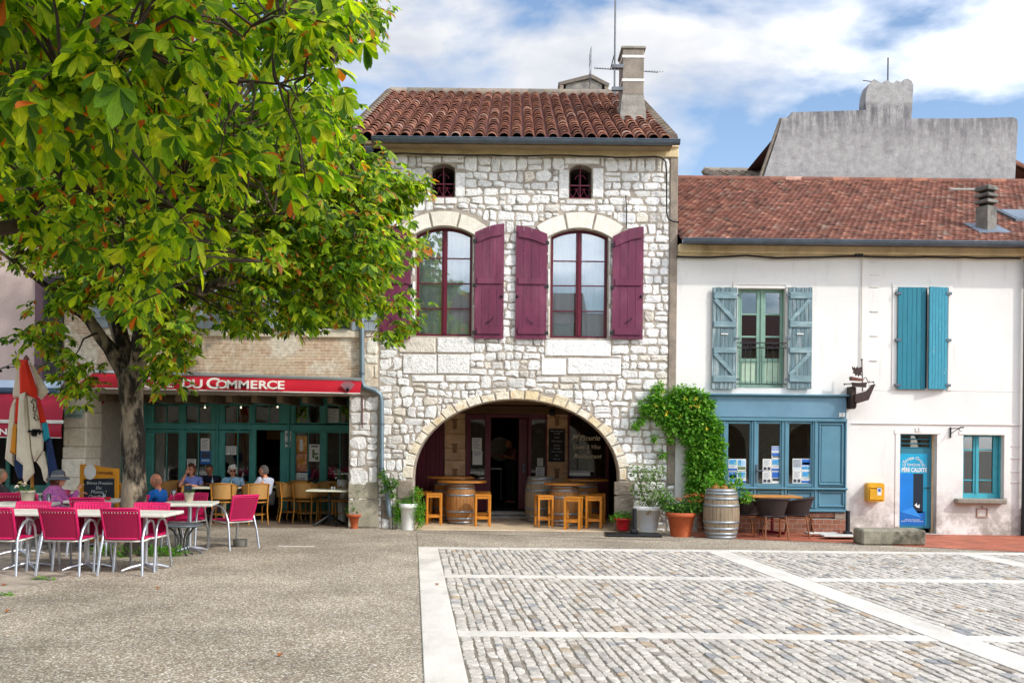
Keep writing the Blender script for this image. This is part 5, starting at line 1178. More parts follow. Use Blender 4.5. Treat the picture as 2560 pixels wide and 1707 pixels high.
gw.box(gpm[0][0] + .1, gpm[-1][0] - .1, YG + .02, YG + .48, 0, gpm[0][1] + .05); gw.build('gable_wall', gable_mat(), GB)
p0, p1, p2 = Q('R5', 598, 790, YG), Q('R5', 700, 500, YG), Q('R5', 742, 385, YG)
MB().tube([(p0[0] - .02, YG + .1, p0[1]), (p1[0] - .02, YG + .1, p1[1]), (p2[0] - .02, YG + .1, p2[1])], .05, 8).build('verge_tile', grey_tile, GB)
X, Z = Q('R5', 1466, 155, YG); MB().rod((X, YG + .25, Z - .1), (X, YG + .25, Z + .75), .018, 6).build('lightning_rod', black_iron, GB)
X, Z = Q('R5', 1345, 128, YG); MB().rod((X - .2, YG + .2, Z + .03), (X + .2, YG + .2, Z - .02), .012, 5).rod((X + .05, YG + .05, Z), (X + .05, YG + .4, Z), .01, 5).build('aerial', black_iron, GB)
fr_ = Q('R5', 800, 350, YG)[1]; MB().add([(gpm[0][0], YG + .5, gpm[0][1]), (gpm[-1][0], YG + .5, gpm[0][1]), (gpm[-1][0], YG + .5, fr_ - .05), (gpm[6][0], YG + .5, fr_ - .1), (gpm[6][0], YG + 7, fr_ - .2), (gpm[-1][0], YG + 7, fr_ - .2)], [(3, 2, 5, 4)]).build('rear_roof', tile_pan, GB)
YT = 31
LR = thing('low_tiled_house', 'lichened tile roof of a low house just above the white house ridge', 'house', (Q('R5', 420, 790, YT)[0], YT, 0))
x0, x1 = Q('R5', 218, 780, YT)[0], Q('R5', 640, 780, YT)[0]; zz = Q('R5', 420, 757, YT)[1]
canal_roof(LR, x0, x1, YT - 3.5, zz - 1.3, YT, zz, .24, .34, .1, [grey_tile, tile_pan, grey_tile], random.Random(2)); MB().box(x0 + .1, x1, YT - 3.2, YT + 3, 0, zz - 1.4).build('wall', cement, LR)
YT = 29
RRH = thing('solar_roof_house', 'tiled roof corner with a blue solar panel at the right edge of the photo', 'house', (Q('R5', 2400, 790, YT)[0], YT, 0))
q0, q1 = Q('R5', 2285, 695, YT), Q('R5', 2480, 790, YT); 
MB().add([(q0[0], YT, q0[1]), (q1[0] + 1.5, YT, q1[1] - .75), (q1[0] + 1.5, YT - 4, q1[1] - 2.75), (q0[0], YT - 4, q0[1] - 2.0), (q0[0], YT + 4, q0[1] - 2), (q1[0] + 1.5, YT + 4, q1[1] - 2.5)], [(0, 1, 2, 3), (0, 4, 5, 1)]).build('roof', tile_m, RRH, False)
MB().tube([(q0[0], YT, q0[1]), (q1[0] + 1.5, YT, q1[1] - .75)], .13, 8).build('ridge_tiles', tile_m, RRH)
MB().add([(q0[0] + .05 + .9 * u, YT - v, q0[1] + .06 - .39 * u * .9 - .5 * v) for u, v in ((.1, .3), (2.6, .3), (2.6, 1.6), (.1, 1.6))], [(0, 1, 2, 3)]).build('solar_panel', mat('solar panel', '#22406b', .15, .05, 2, 0), RRH, False)
MB().box(q0[0] + .2, q1[0] + 1.3, YT - 3, YT + 3, 0, q1[1] - 2.9).build('wall', cement, RRH)
# the next house beyond the dark downpipe at the right edge
NH = thing('blue_grey_house', 'sliver of the blue grey house with a dark red base at the right edge', 'house', (WX1 + 3, YF + 3, 0))
zj = Q('R4', 1412, 1180)[1]
MB().box(WX1 + .02, 15.5, YF + .02, YF + .4, zj, WZ).box(WX1 + .02, 15.5, YF + .41, 29, 0, WZ - .3).build('wall', mat('blue grey render', '#9094a6', .85), NH)
MB().box(WX1 + .02, 15.5, YF - .06, YF + .38, 0, zj - .003, .01).build('base_panel', mat('dark red panel', '#6a2c28', .6), NH)
MB().tube([(WX1 + .01, YF - .1, 0), (WX1 + .01, YF - .1, ze2 - .1)], .05, 10).build('downpipe', mat('dark pipe', '#23262c', .5), NH)
# ================================================================== TERRACE FURNITURE
alu = mat('brushed aluminium', '#b9bcc2', .32, .06, 8, 0, metal=.75)
pink = mat('pink woven plastic', '#c8125a', .5, .1, 30, .15, 90); pink_d = mat('pink back panel', '#980a40', .55, .1, 30, .15, 90)
top_w = mat('white terrace table top', '#d4d2c6', .55, .14, 5, .06, col2='#b3ae9f', mix=(.6, .78))
def make_pink_chair():
    t = thing('pink_chair', '', 'chair')
    for sd, nm in ((-1, 'side_frame'), (1, 'side_frame')):
        x = .255 * sd; P = [(x + .03 * sd, -.31, 0), (x + .015 * sd, -.26, .3), (x, -.22, .46), (x + .005 * sd, -.17, .58), (x + .01 * sd, -.09, .665), (x + .012 * sd, .02, .7), (x + .012 * sd, .12, .68), (x + .012 * sd, .19, .6), (x + .012 * sd, .225, .46), (x + .015 * sd, .25, .3), (x + .02 * sd, .29, 0)]
        MB().tube(P, .0175, 8).build(nm, alu, t)
    f = MB(); f.tube([(-.25, -.2, .44), (.25, -.2, .44), (.245, .24, .45), (-.245, .24, .45)], .014, 6, closed=True); f.build('seat_frame', mat('white frame', '#d8d4cc', .4, .05), t)
    s = MB(); n = 13
    for i in range(n): x = -.215 + .43 * i / (n - 1); s.box(x - .0155, x + .0155, -.18, .235, .455 + (.004 if i % 2 else 0), .472 + (.004 if i % 2 else 0), .006)
    s.box(-.232, .232, .215, .25, .448, .476, .008); s.box(-.232, .232, -.2, -.17, .448, .476, .008); s.build('seat', pink, t)
    b = MB(); y0, y1, z0, z1 = -.2, -.335, .475, .87; Bp = lambda u, v: (u * (.222 + .018 * v), y0 + (y1 - y0) * v - .03 * (1 - u * u), z0 + (z1 - z0) * v)
    n = 13
    for i in range(n):
        u = -1 + 2 * i / (n - 1); d = .8 / n
        vs = [Bp(u + e * d, v) for v in (0, .35, .7, 1) for e in (-1, 1)]; vs2 = [(x, y + .012, z) for x, y, z in vs]
        b.add(vs + vs2, [(2 * k, 2 * k + 1, 2 * k + 3, 2 * k + 2) for k in range(3)] + [(8 + 2 * k + 2, 8 + 2 * k + 3, 8 + 2 * k + 1, 8 + 2 * k) for k in range(3)] + [(2 * k, 2 * k + 2, 10 + 2 * k, 8 + 2 * k) for k in range(3)] + [(2 * k + 3, 2 * k + 1, 9 + 2 * k, 11 + 2 * k) for k in range(3)], 0)
    vs = [Bp(u, v) for v in (0, .3, .6, .84) for u in np.linspace(-1, 1, 9)]; b.add([(x, y - .005, z) for x, y, z in vs], [(r * 9 + i, r * 9 + i + 1, r * 9 + 10 + i, r * 9 + 9 + i) for r in range(3) for i in range(8)], 1)
    b.tube([Bp(u, 0) for u in np.linspace(-1, 1, 9)] + [Bp(1, v) for v in (.4, .8)] + [Bp(u, 1) for u in np.linspace(1, -1, 9)] + [Bp(-1, v) for v in (.8, .4)], .017, 6, 0, closed=True)
    b.tube([Bp(u, .93) for u in np.linspace(-1, 1, 9)], .014, 6, 0)
    b.build('backrest', [pink, pink_d], t); return t
_pc = make_pink_chair(); used = set()
def pchair(x, y, rz, label):
    o = _pc if 'p' not in used else copy_tree(_pc); used.add('p'); o['label'] = label; o['group'] = 'pink cafe chairs under the chestnut'
    return place(o, x, y, rz)
def fa(x, y): return G('A', x, y)
for x, lb in ((-80, 'pink chair seen from behind, cut by the left edge of the photo'), (818, 'pink chair seen from behind, second from the left in the near row'), (1668, 'pink chair seen from behind at the right end of the near row')):
    X, Y = fa(x, 1120); pchair(X, Y + .31, random.uniform(-4, 4), lb)
for x, lb in ((380, 'pink chair facing the camera across the long table, at its left end'), (1245, 'pink chair facing the camera across the long table, in the middle'), (2075, 'pink chair facing the camera across the long table, right of the trunk')):
    X, _ = Q('A', x, 300, 13.75); pchair(X, 13.55, 180 + random.uniform(-6, 6), lb)
X, Y = G('B', 480, 575); pchair(X - .02, 16.15, 176, 'pink chair facing the camera behind the small table with the flower pot')
X, Y = G('B', 870, 612); pchair(X, Y + .05, 52, 'pink chair standing alone on the gravel turned away to the left')
X, _ = Q('E', 1690, 560, 15.2); pchair(X, 15.25, 6, 'dark looking pink chair seen from behind in front of the menu board')
X, _ = Q('E', 2110, 560, 15.3); pchair(X, 15.55, 84, 'pink chair seen edge on, just left of the tree trunk')
X, _ = Q('B', 60, 110, 16.35); pchair(X + .02, 16.35, 82, 'pink chair under the bald man in the blue shirt')
X, _ = Q('E', 1080, 620, 16.0); pchair(X, 16.0, -62, 'pink chair under the woman in the grey hat')
X, _ = Q('E', 735, 400, 16.6); pchair(X, 16.7, 150, 'pink chair behind the flower pot, left of the woman in the hat')
X, _ = Q('E', 200, 440, 16.2); pchair(X, 16.2, 10, 'dark pink chair behind the green bottle at the left edge')

def make_sq_table(wd, z, m, foot=True):
    t = thing('terrace_table', '', 'table')
    MB().box(-wd / 2, wd / 2, -wd / 2, wd / 2, z - .045, z, .01).build('tabletop', m, t)
    p = MB().tube([(0, 0, .05), (0, 0, z - .046)], .034, 12); p.box(-.12, .12, -.12, .12, z - .06, z - .046); p.build('pedestal', alu, t)
    for k in range(4):
        a = R(45 + 90 * k); MB().tube([(.02 * math.cos(a), .02 * math.sin(a), .075), (.2 * math.cos(a), .2 * math.sin(a), .05), (.33 * math.cos(a), .33 * math.sin(a), .012)], [.03, .026, .018], 8).build('foot', alu, t)
    return t
_tt = make_sq_table(.78, .78, top_w)
def ttable(x, y, rz, label, sx=1):
    o = _tt if 't' not in used else copy_tree(_tt); used.add('t'); o['label'] = label; o['group'] = 'white topped terrace tables'; place(o, x, y, rz); o.scale = (sx, 1, 1); return o
xr = Q('L4', 1425, 440, 13.3)[0]
for i, lb in enumerate(('white topped table at the right end of the long row of tables', 'white topped table second from the right end of the long row', 'white topped table with worn edge at the left edge of the long row')):
    ttable(xr - .39 - .79 * i, 13.5, 0, lb)
X, _ = Q('L4', 1595, 355, 15.6); ttable(X, 15.6, 8, 'white topped table carrying a potted succulent and a wine glass', 1.0); TF = (X, 15.6)
X, _ = Q('L4', 800, 335, 16.0); ttable(X, 16.05, 0, 'white topped table with a red ashtray before the menu board', .95); T2 = (X, 16.05)
X, _ = Q('E', 500, 560, 15.0); ttable(X - .1, 15.0, 0, 'grey white table with green bottle and flower pot at the left edge', 1.1); TL = (X - .1, 15.0)
X, _ = Q('E', 100, 340, 17.2); ttable(X, 17.3, 0, 'white table in the shade behind the green bottle', 1.1)
# small round metal table
X, Y = Q('L4', 1535, 520, 15.2)[0], 15.15
mt = mat('grey perforated metal', '#5d666c', .45, .12, 12, .05, metal=.3)
rt = thing('round_metal_table', 'low round grey metal table beside the potted succulent table', 'table')
MB().lathe([(0, .44), (.27, .44), (.3, .445), (.305, .46), (.3, .475), (.27, .47), (0, .468)], 32).build('tabletop', mt, rt)
for k in range(4):
    a = R(30 + 90 * k); c, s_ = math.cos(a), math.sin(a); MB().tube([(.24 * c, .24 * s_, .44), (.16 * c, .16 * s_, .4), (.07 * c, .07 * s_, .27), (.06 * c, .06 * s_, .15), (.12 * c, .12 * s_, .03), (.17 * c, .17 * s_, .008)], .014, 8).build('leg', mat('dark metal', '#3b4145', .5, .1), rt)
place(rt, X, Y + .05, 10)

# ---- rattan cafe chairs in the arcade
ratt = mat('golden rattan cane', '#b47a2c', .5, .2, 12, .1, sc3=(3, 3, .6)); weave = mat('woven cane panel', '#b78a4e', .6, .18, 60, .25, 110)
def make_rattan():
    t = thing('rattan_chair', '', 'chair')
    for x, y0, y1, z in ((-.19, .2, .17, .45), (.19, .2, .17, .45)): MB().tube([(x * 1.08, y0 * 1.1, 0), (x, y1, z)], [.013, .016], 8).build('leg', ratt, t)
    for sd in (-1, 1): MB().tube([(.2 * sd, -.25, 0), (.19 * sd, -.2, .3), (.2 * sd, -.2, .5), (.215 * sd, -.24, .82)], [.013, .015, .016, .014], 8).build('leg', ratt, t)
    MB().lathe([(0, .44), (.2, .44), (.225, .45), (.225, .465), (.2, .475), (0, .478)], 24).build('seat', weave, t)
    r = MB(); r.tube([(.23 * math.cos(a), .23 * math.sin(a), .455) for a in np.linspace(0, 2 * math.pi, 24, endpoint=False)], .015, 6, closed=True)
    r.tube([(.2 * math.cos(a), .2 * math.sin(a), .2) for a in np.linspace(0, 2 * math.pi, 20, endpoint=False)], .009, 6, closed=True); r.build('seat_ring', ratt, t)
    b = MB(); n = 18; vs = []
    for v in (0, .5, 1):
        for i in range(n + 1):
            a = R(-205 + 230 * i / n); ww = math.sin((i / n) * math.pi) ** .5; rr = .245 + .03 * v; zz = .53 + (.31 * (.55 + .45 * ww)) * v; vs.append((rr * math.cos(a), rr * math.sin(a) - .03, zz))
    m1 = n + 1; f = [(r_ * m1 + i, r_ * m1 + i + 1, (r_ + 1) * m1 + i + 1, (r_ + 1) * m1 + i) for r_ in (0, 1) for i in range(n)]
    b.add(vs + [(x * .95, y * .95, z) for x, y, z in vs], f + [tuple(q + 3 * m1 for q in g_[::-1]) for g_ in f], 0, True); b.build('backrest', weave, t)
    MB().tube(vs[2 * m1:], .014, 7).tube(vs[:m1], .011, 6).build('back_rim', ratt, t)
    return t
_rt = make_rattan()
def rchair(x, y, rz, label):
    o = _rt if 'r' not in used else copy_tree(_rt); used.add('r'); o['label'] = label; o['group'] = 'rattan chairs of the teal cafe'; return place(o, x, y, rz, .02)
def at5(x, Y): return Q('L5', x, 1150, Y)[0]
rchair(at5(905, 20.55), 20.55, 5, 'rattan chair seen from behind, left one at the edge of the arcade')
rchair(at5(1180, 20.6), 20.6, 30, 'rattan chair under the man in the white shirt')
rchair(at5(460, 21.2), 21.2, 170, 'rattan chair behind the bald man in the blue shirt')
rchair(at5(600, 21.3), 21.35, 180, 'rattan chair under the woman in the lilac blouse')
rchair(at5(800, 21.8), 21.75, 180, 'rattan chair under the man in navy')
rchair(at5(990, 21.5), 21.5, 190, 'rattan chair under the white haired woman')
rchair(at5(1480, 21.4), 21.4, -70, 'rattan chair leftmost of the four right of the open cafe door')
rchair(at5(1625, 21.2), 21.2, -10, 'rattan chair second of the four right of the open cafe door')
rchair(at5(1775, 20.9), 21.4, 180, 'rattan chair half hidden behind the cast iron table')
rchair(at5(1905, 20.9), 21.3, 190, 'rattan chair between the cast iron table and the stone pier')
rchair(at5(1560, 21.9), 21.85, 180, 'rattan chair against the teal front behind the two left ones')
# cast iron bistro table and the group's table
iron_b = mat('black cast iron', '#16181a', .5, .15, 20, .1)
def bistro(x, y, label, sx, items):
    t = thing('bistro_table', label, 'table')
    MB().box(-.42 * sx, .42 * sx, -.36, .36, .7, .735, .01).build('tabletop', mat('cream stone top', '#d9d8bf', .4, .1, 6), t)
    p = MB(); p.lathe([(.05, .1), (.028, .2), (.024, .45), (.04, .62), (.03, .66), (.09, .7)], 14); p.build('column', iron_b, t)
    for k in range(4):
        a = R(35 + 90 * k); c, s_ = math.cos(a), math.sin(a); MB().tube([(.02 * c, .02 * s_, .2), (.12 * c, .12 * s_, .14), (.26 * c, .26 * s_, .06), (.34 * c, .34 * s_, .015)], [.03, .028, .024, .03], 7).build('foot', iron_b, t)
    return place(t, x, y, 0, .02)
X = at5(1822, 20.4); bistro(X, 20.45, 'cream topped bistro table with black cast iron foot beside the stone pier', 1.0, 0)
XG = at5(860, 21.05); bistro(XG, 21.05, 'table with green bottles between the seated cafe guests', 1.1, 0)
bistro(at5(1480, 21.9) , 21.85, 'narrow table with glasses against the teal cafe front', .8, 0)

# ---- things on the tables
gglass = glass_mat('green bottle glass', (.08, .5, .22), 1); cglass = glass_mat('clear drinking glass', (.9, .92, .92), 1)
ceram = mat('beige flower pot', '#b7ab97', .7, .1, 6, .05)
def bottle(x, y, z, h, m, label, sx=1): return solo(MB().lathe([(.03, 0), (.034, .02), (.034, h * .55), (.014, h * .75), (.013, h)], 14, (x, y, z)), 'bottle', m, label, 'bottle')
def tumbler(x, y, z, label, h=.12): return solo(MB().lathe([(.028, 0), (.035, h), (.033, h), (.026, .01)], 14, (x, y, z)), 'glass', cglass, label, 'glass')
leafg = island_mat('pot plant leaf', [(0, '#2c4a1c'), (.4, '#46702a'), (.7, '#5e8a34'), (1, '#7fa043')], .6, 5, .25, 0, trans=(.3, (1.6, 2.0, .7)))
def leaf_cloud(mb, blobs, n, size, rg, m=0, wd=.5, droop=.3):
    """small folded leaves spread through a list of (x, y, z, rx, ry, rz) volumes"""
    wsum = sum((b[3] * b[4] * b[5]) ** .6 for b in blobs)
    for b in blobs:
        for _ in range(max(3, int(n * (b[3] * b[4] * b[5]) ** .6 / wsum))):
            v = Vector((rg.gauss(0, 1), rg.gauss(0, 1), rg.gauss(0, 1))).normalized() * rg.random() ** .45
            c = Vector((b[0] + v.x * b[3], b[1] + v.y * b[4], b[2] + v.z * b[5])); s_ = size * rg.uniform(.6, 1.25)
            d = (Vector((v.x, v.y, v.z * .6)) + Vector((rg.uniform(-1, 1), rg.uniform(-1, 1), rg.uniform(-1, .6) - droop)) * .8).normalized()
            sd = d.cross(Vector((rg.uniform(-.4, .4), rg.uniform(-.4, .4), 1))).normalized(); up = sd.cross(d)
            k = wd * s_ * .5
            mb.add([c, c + d * s_ * .45 + sd * k + up * k * .35, c + d * s_, c + d * s_ * .45 - sd * k + up * k * .35, c + d * s_ * .5 - up * .02 * s_], [(0, 1, 4), (1, 2, 4), (2, 3, 4), (3, 0, 4)], m)
    return mb
def pot_plant(name, label, x, y, z, r0, r1, h, potm, blobs, n, size, lm=leafg, cat='potted plant', rim=.02, seed=1, stems=0, extra=None, square=False, group=None, potname='pot'):
    t = thing(name, label, cat, (x, y, z), group); rg = random.Random(seed)
    MB().lathe([(r0, 0), (r0 + (r1 - r0) * .82, h * .82), (r1 + rim * .6, h * .83), (r1 + rim, h * .86), (r1 + rim, h), (r1 - .015, h), (r1 - .03, h * .9), (0, h * .88)], 4 if square else 24, (x, y, z), sm=not square).build(potname, potm, t)
    MB().lathe([(0, h * .9), (r1 - .02, h * .9)], 16, (x, y, z)).build('soil', mat('potting soil', '#3a2c20', .95, .3, 30, .3), t)
    if stems:
        s_ = MB()
        for i in range(stems):
            a = rg.uniform(0, 6.28); q = rg.choice(blobs); s_.tube([(x + .04 * math.cos(a), y + .04 * math.sin(a), z + h * .88), (x + q[0] * .5, y + q[1] * .5, z + q[2] * .6), (x + q[0], y + q[1], z + q[2])], [.012, .008, .005], 6)
        s_.build('stem', mat('plant stem', '#5f5138', .8, .2), t)
    f = MB(); leaf_cloud(f, [(x + b[0], y + b[1], z + b[2], b[3], b[4], b[5]) for b in blobs], n, size, rg); f.build('foliage', lm, t, False)
    return t
def on(T, dx, dy): return T[0] + dx, T[1] + dy, .7801
x, y, z = on(TF, -.03, .05); pot_plant('table_pot', 'small beige pot with a succulent on the white table', x, y, z, .055, .075, .15, ceram, [(0, 0, .17, .07, .07, .03)], 60, .05, rim=.004)
cd = MB(); cd.box(x - .06, x - .005, y - .06, y - .052, z + .18, z + .27, .002); cd.box(x + .005, x + .06, y - .06, y - .052, z + .17, z + .265, .002)
cd = solo(cd, 'price_card', mat('dark slate card', '#2b3440', .6), 'dark slate price card standing in the succulent pot', 'card')
x, y, z = on(TF, -.26, .02); solo(MB().lathe([(.035, 0), (.006, .008), (.005, .09), (.03, .115), (.042, .15), (.034, .2), (.032, .2), (.04, .15), (.028, .118), (0, .1)], 16, (x, y, z)), 'wine_glass', cglass, 'empty wine glass beside the succulent pot on the white table', 'glass')
x, y, z = on(T2, .22, -.1); solo(MB().lathe([(.04, 0), (.055, .05), (.045, .05), (.035, .012), (0, .012)], 16, (x, y, z)), 'ashtray', mat('red enamel', '#b01018', .35), 'small red ashtray on the table before the menu board', 'ashtray')
x, y, z = on(T2, .1, 0.05); tumbler(x, y, z, 'stemless glass on the table before the menu board', .15)
x, y, z = on(TL, -.55, -.1); b_ = bottle(x + .12, y, z, .26, gglass, 'green mineral water bottle on the table at the left edge')
x, y, z = on(TL, .06, .1); pot_plant('flower_pot', 'beige table pot with small yellow and white flowers at the left edge', x, y, z, .08, .105, .19, ceram, [(0, 0, .2, .1, .1, .05), (-.1, 0, .24, .06, .05, .05)], 110, .06, rim=.004)
fl_ = MB(); rg = random.Random(4); leaf_cloud(fl_, [(x - .1, y - .04, z + .27, .07, .05, .05), (x - .02, y - .06, z + .29, .06, .04, .04)], 30, .045, rg, wd=1); solo(fl_, 'flower', island_mat('small blossoms', [(0, '#e8d9a8'), (.4, '#e0a63a'), (.7, '#f0e6dc'), (1, '#d98a6a')], .7, 5, .1, 0), 'yellow and cream blossoms in the beige pot at the left edge', 'flowers')
x, y, z = on(TL, .3, 0); tumbler(x, y, z, 'tall water glass right of the beige flower pot'); tumbler(x + .1, y + .05, z, 'second water glass, farther from the beige flower pot', .14)
zb = .755
bottle(XG - .12, 21.0, zb, .22, gglass, 'left green bottle on the table of the cafe guests'); bottle(XG + .26, 21.05, zb, .2, gglass, 'right green bottle on the table of the cafe guests')
tumbler(XG + .02, 20.95, zb, 'water glass on the table of the cafe guests')
for i in range(3): tumbler(at5(1640 + i * 62, 21.8), 21.85, zb, ('left', 'middle', 'right')[i] + ' one of the three glasses in front of the teal cafe windows', .11)
xq = at5(1845, 20.4); solo(MB().lathe([(.02, 0), (.022, .05), (.012, .06), (0, .065)], 10, (xq, 20.4, zb)).lathe([(.02, 0), (.022, .05), (.012, .06), (0, .065)], 10, (xq + .05, 20.42, zb)), 'cruet_set', white_trim, 'white salt and pepper on the cream bistro table', 'cruet')
pot_plant('table_pot', 'small white pot on the window table by the stone pier', at5(1940, 21.5), 21.5, .02, .1, .12, .9, mat('white glazed pot', '#c9c9c4', .3), [(0, 0, .98, .1, .1, .1)], 60, .07, rim=.004)

# ================================================================== WINE BAR FURNITURE
oak = mat('barrel oak staves', '#a5713c', .6, .25, 5, .15, 30, sc3=(7, 7, .5), col2='#8b6a4a', mix=(.5, .7)); oak_g = mat('greyed barrel staves', '#8f7d66', .75, .25, 5, .25, 30, sc3=(7, 7, .5), col2='#6f6555', mix=(.5, .7))
hoop = mat('galvanised hoop', '#9aa0a6', .4, .15, 8, .05, metal=.6); slab_w = mat('orange varnished slab', '#b4742c', .35, .2, 3, .08, sc3=(1, 5, 5))
def barrel(par, x, y, z, h, r, m, hoops=(.04, .13, .3, .7, .87, .96), name='barrel'):
    pr = lambda v: r * (1 - .2 * (2 * v - 1) ** 2)
    b = MB(); n = 28
    for i in range(n):
        a0, a1 = 2 * math.pi * (i + .04) / n, 2 * math.pi * (i + .96) / n; vs = []
        for k in range(11):
            v = k / 10; q = pr(v)
            for a in (a0, a1): vs.append((x + q * math.cos(a), y + q * math.sin(a), z + h * v))
            for a in (a1, a0): vs.append((x + (q - .02) * math.cos(a), y + (q - .02) * math.sin(a), z + h * v))
        f = [(4 * k + j, 4 * k + (j + 1) % 4, 4 * k + 4 + (j + 1) % 4, 4 * k + 4 + j) for k in range(10) for j in range(4)] + [(0, 3, 2, 1), (40, 41, 42, 43)]
        b.add(vs, f)
    b.lathe([(0, h * .96), (pr(.96) - .015, h * .96)], 24, (x, y, z)); o = b.build(name, m, par)
    for v in hoops: 
        q0, q1 = pr(max(0, v - .025)) + .004, pr(min(1, v + .025)) + .004
        MB().lathe([(q0 - .003, h * (v - .025)), (q0 + .002, h * (v - .025)), (q1 + .002, h * (v + .025)), (q1 - .003, h * (v + .025))], 28, (x, y, z)).build('hoop', hoop, o)
    return o
def barrel_table(label, X, Y, wd, htop, dx=0, m=oak, r=.335):
    t = thing('barrel_table', label, 'table', (X, Y, .012)); barrel(t, X, Y, .012, htop - .04, r, m)
    s_ = MB(); n = 30; rg = random.Random(int(X * 100)); P = [(X + dx + wd / 2 * math.cos(2 * math.pi * i / n) * (1 + rg.uniform(-.015, .015)), Y + .4 * math.sin(2 * math.pi * i / n)) for i in range(n)]
    s_.prism(P, htop - .03, htop + .012, 0, 'z'); s_.build('tabletop', slab_w, t); return t
def g2(x, y): return G('R2', x, y)
X, Y = g2(703, 1270); zt = H - (px('R2', 703, 905)[1]) * (Y + .3) / FP; barrel_table('barrel table with orange slab top left of the bar door', X, Y + .3, 1.06, .915, .02)
BT1 = (X, Y + .3)
X, Y = g2(1620, 1290); barrel_table('barrel table with orange slab top right of the bar door', X, Y + .3, .9, .9, .02); BT2 = (X, Y + .3)
X = Q('R2', 1408, 1100, 22.0)[0]; t = thing('oak_barrel', 'upright grey barrel with bright hoops behind the right barrel table', 'barrel', (X, 22.0, .012)); barrel(t, X, 22.0, .012, 1.0, .35, oak_g)
X = Q('R2', 600, 1100, 22.3)[0]; barrel_table('rear barrel table behind the left barrel table', X, 22.2, 1.05, .97, .05)
X = Q('R2', 1790, 1100, 22.1)[0]; barrel_table('rear barrel table under the lettered window', X, 22.1, .98, .95, .05)
st_w = mat('varnished pine stool', '#c07a26', .4, .18, 6, .06, 40, sc3=(3, 3, .6))
def make_stool():
    t = thing('bar_stool', '', 'stool'); h = .66
    MB().box(-.17, .17, -.17, .17, h - .03, h, .008).build('seat', st_w, t)
    for sx_ in (-1, 1):
        for sy in (-1, 1): MB().box(sx_ * .145 - .021, sx_ * .145 + .021, sy * .145 - .021, sy * .145 + .021, 0, h - .031, .004).build('leg', st_w, t)
    for k in (-1, 1): 
        MB().box(-.123, .123, k * .145 - .011, k * .145 + .011, .15, .2, .004).build('stretcher', st_w, t); MB().box(k * .145 - .011, k * .145 + .011, -.123, .123, .22, .265, .004).build('stretcher', st_w, t)
        MB().box(-.123, .123, k * .15 - .01, k * .15 + .01, h - .09, h - .032, .003).build('apron', st_w, t)
    return t
_st = make_stool()
def stool(x, y, rz, label):
    o = _st if 's' not in used else copy_tree(_st); used.add('s'); o['label'] = label; o['group'] = 'pine stools of the wine bar'; return place(o, x, y, rz, .012)
for c, rz, dy, lb in (((465, 1275), 8, .18, 'pine stool left of the left barrel, nearest the planter'), ((895, 1290), 6, .18, 'pine stool just right of the left barrel'), ((1440, 1300), 12, .22, 'pine stool just left of the right barrel'), ((1700, 1322), -14, .2, 'pine stool standing in front of the right barrel'), ((1885, 1315), -8, .25, 'pine stool at the right end, beside the stone jamb')):
    X, Y = g2(*c); stool(X, Y + dy, rz, lb)
for x, Y, rz, lb in ((390, 21.9, 0, 'rear pine stool in the shade at the left of the porch'), (900, 21.9, 5, 'rear pine stool behind the right stool of the left barrel'), (1905, 21.6, 0, 'rear pine stool below the lettered window'), (1765, 21.2, 0, 'rear pine stool hidden behind the right barrel')):
    stool(Q('R2', x, 1100, Y)[0], Y, rz, lb)
# the tall round table and stool seen through the door
X, _ = Q('R2', 1062, 900, 25.0); zt = Q('R2', 1062, 775, 25.0)[1]
t = thing('high_table', 'slim high table seen through the open bar door', 'table', (X - .2, 25, .3)); MB().box(X - .55, X + .02, 24.8, 25.2, zt - .02, zt + .01, .004).build('tabletop', white_trim, t); MB().rod((X, 25, .3), (X, 25, zt - .02), .02, 8).build('leg', zinc, t)
X, Z = Q('R2', 1050, 602, 26.4); solo(MB().prism([(X + .28 * math.cos(a) , Z + .32 * math.sin(a)) for a in np.linspace(0, 2 * math.pi, 24, endpoint=False)], 26.35, 26.39), 'round_wall_disc', mat('pale round wall disc', '#e8e2d4', .6, .1), 'pale round disc on the dark wall inside the bar door', 'wall disc')

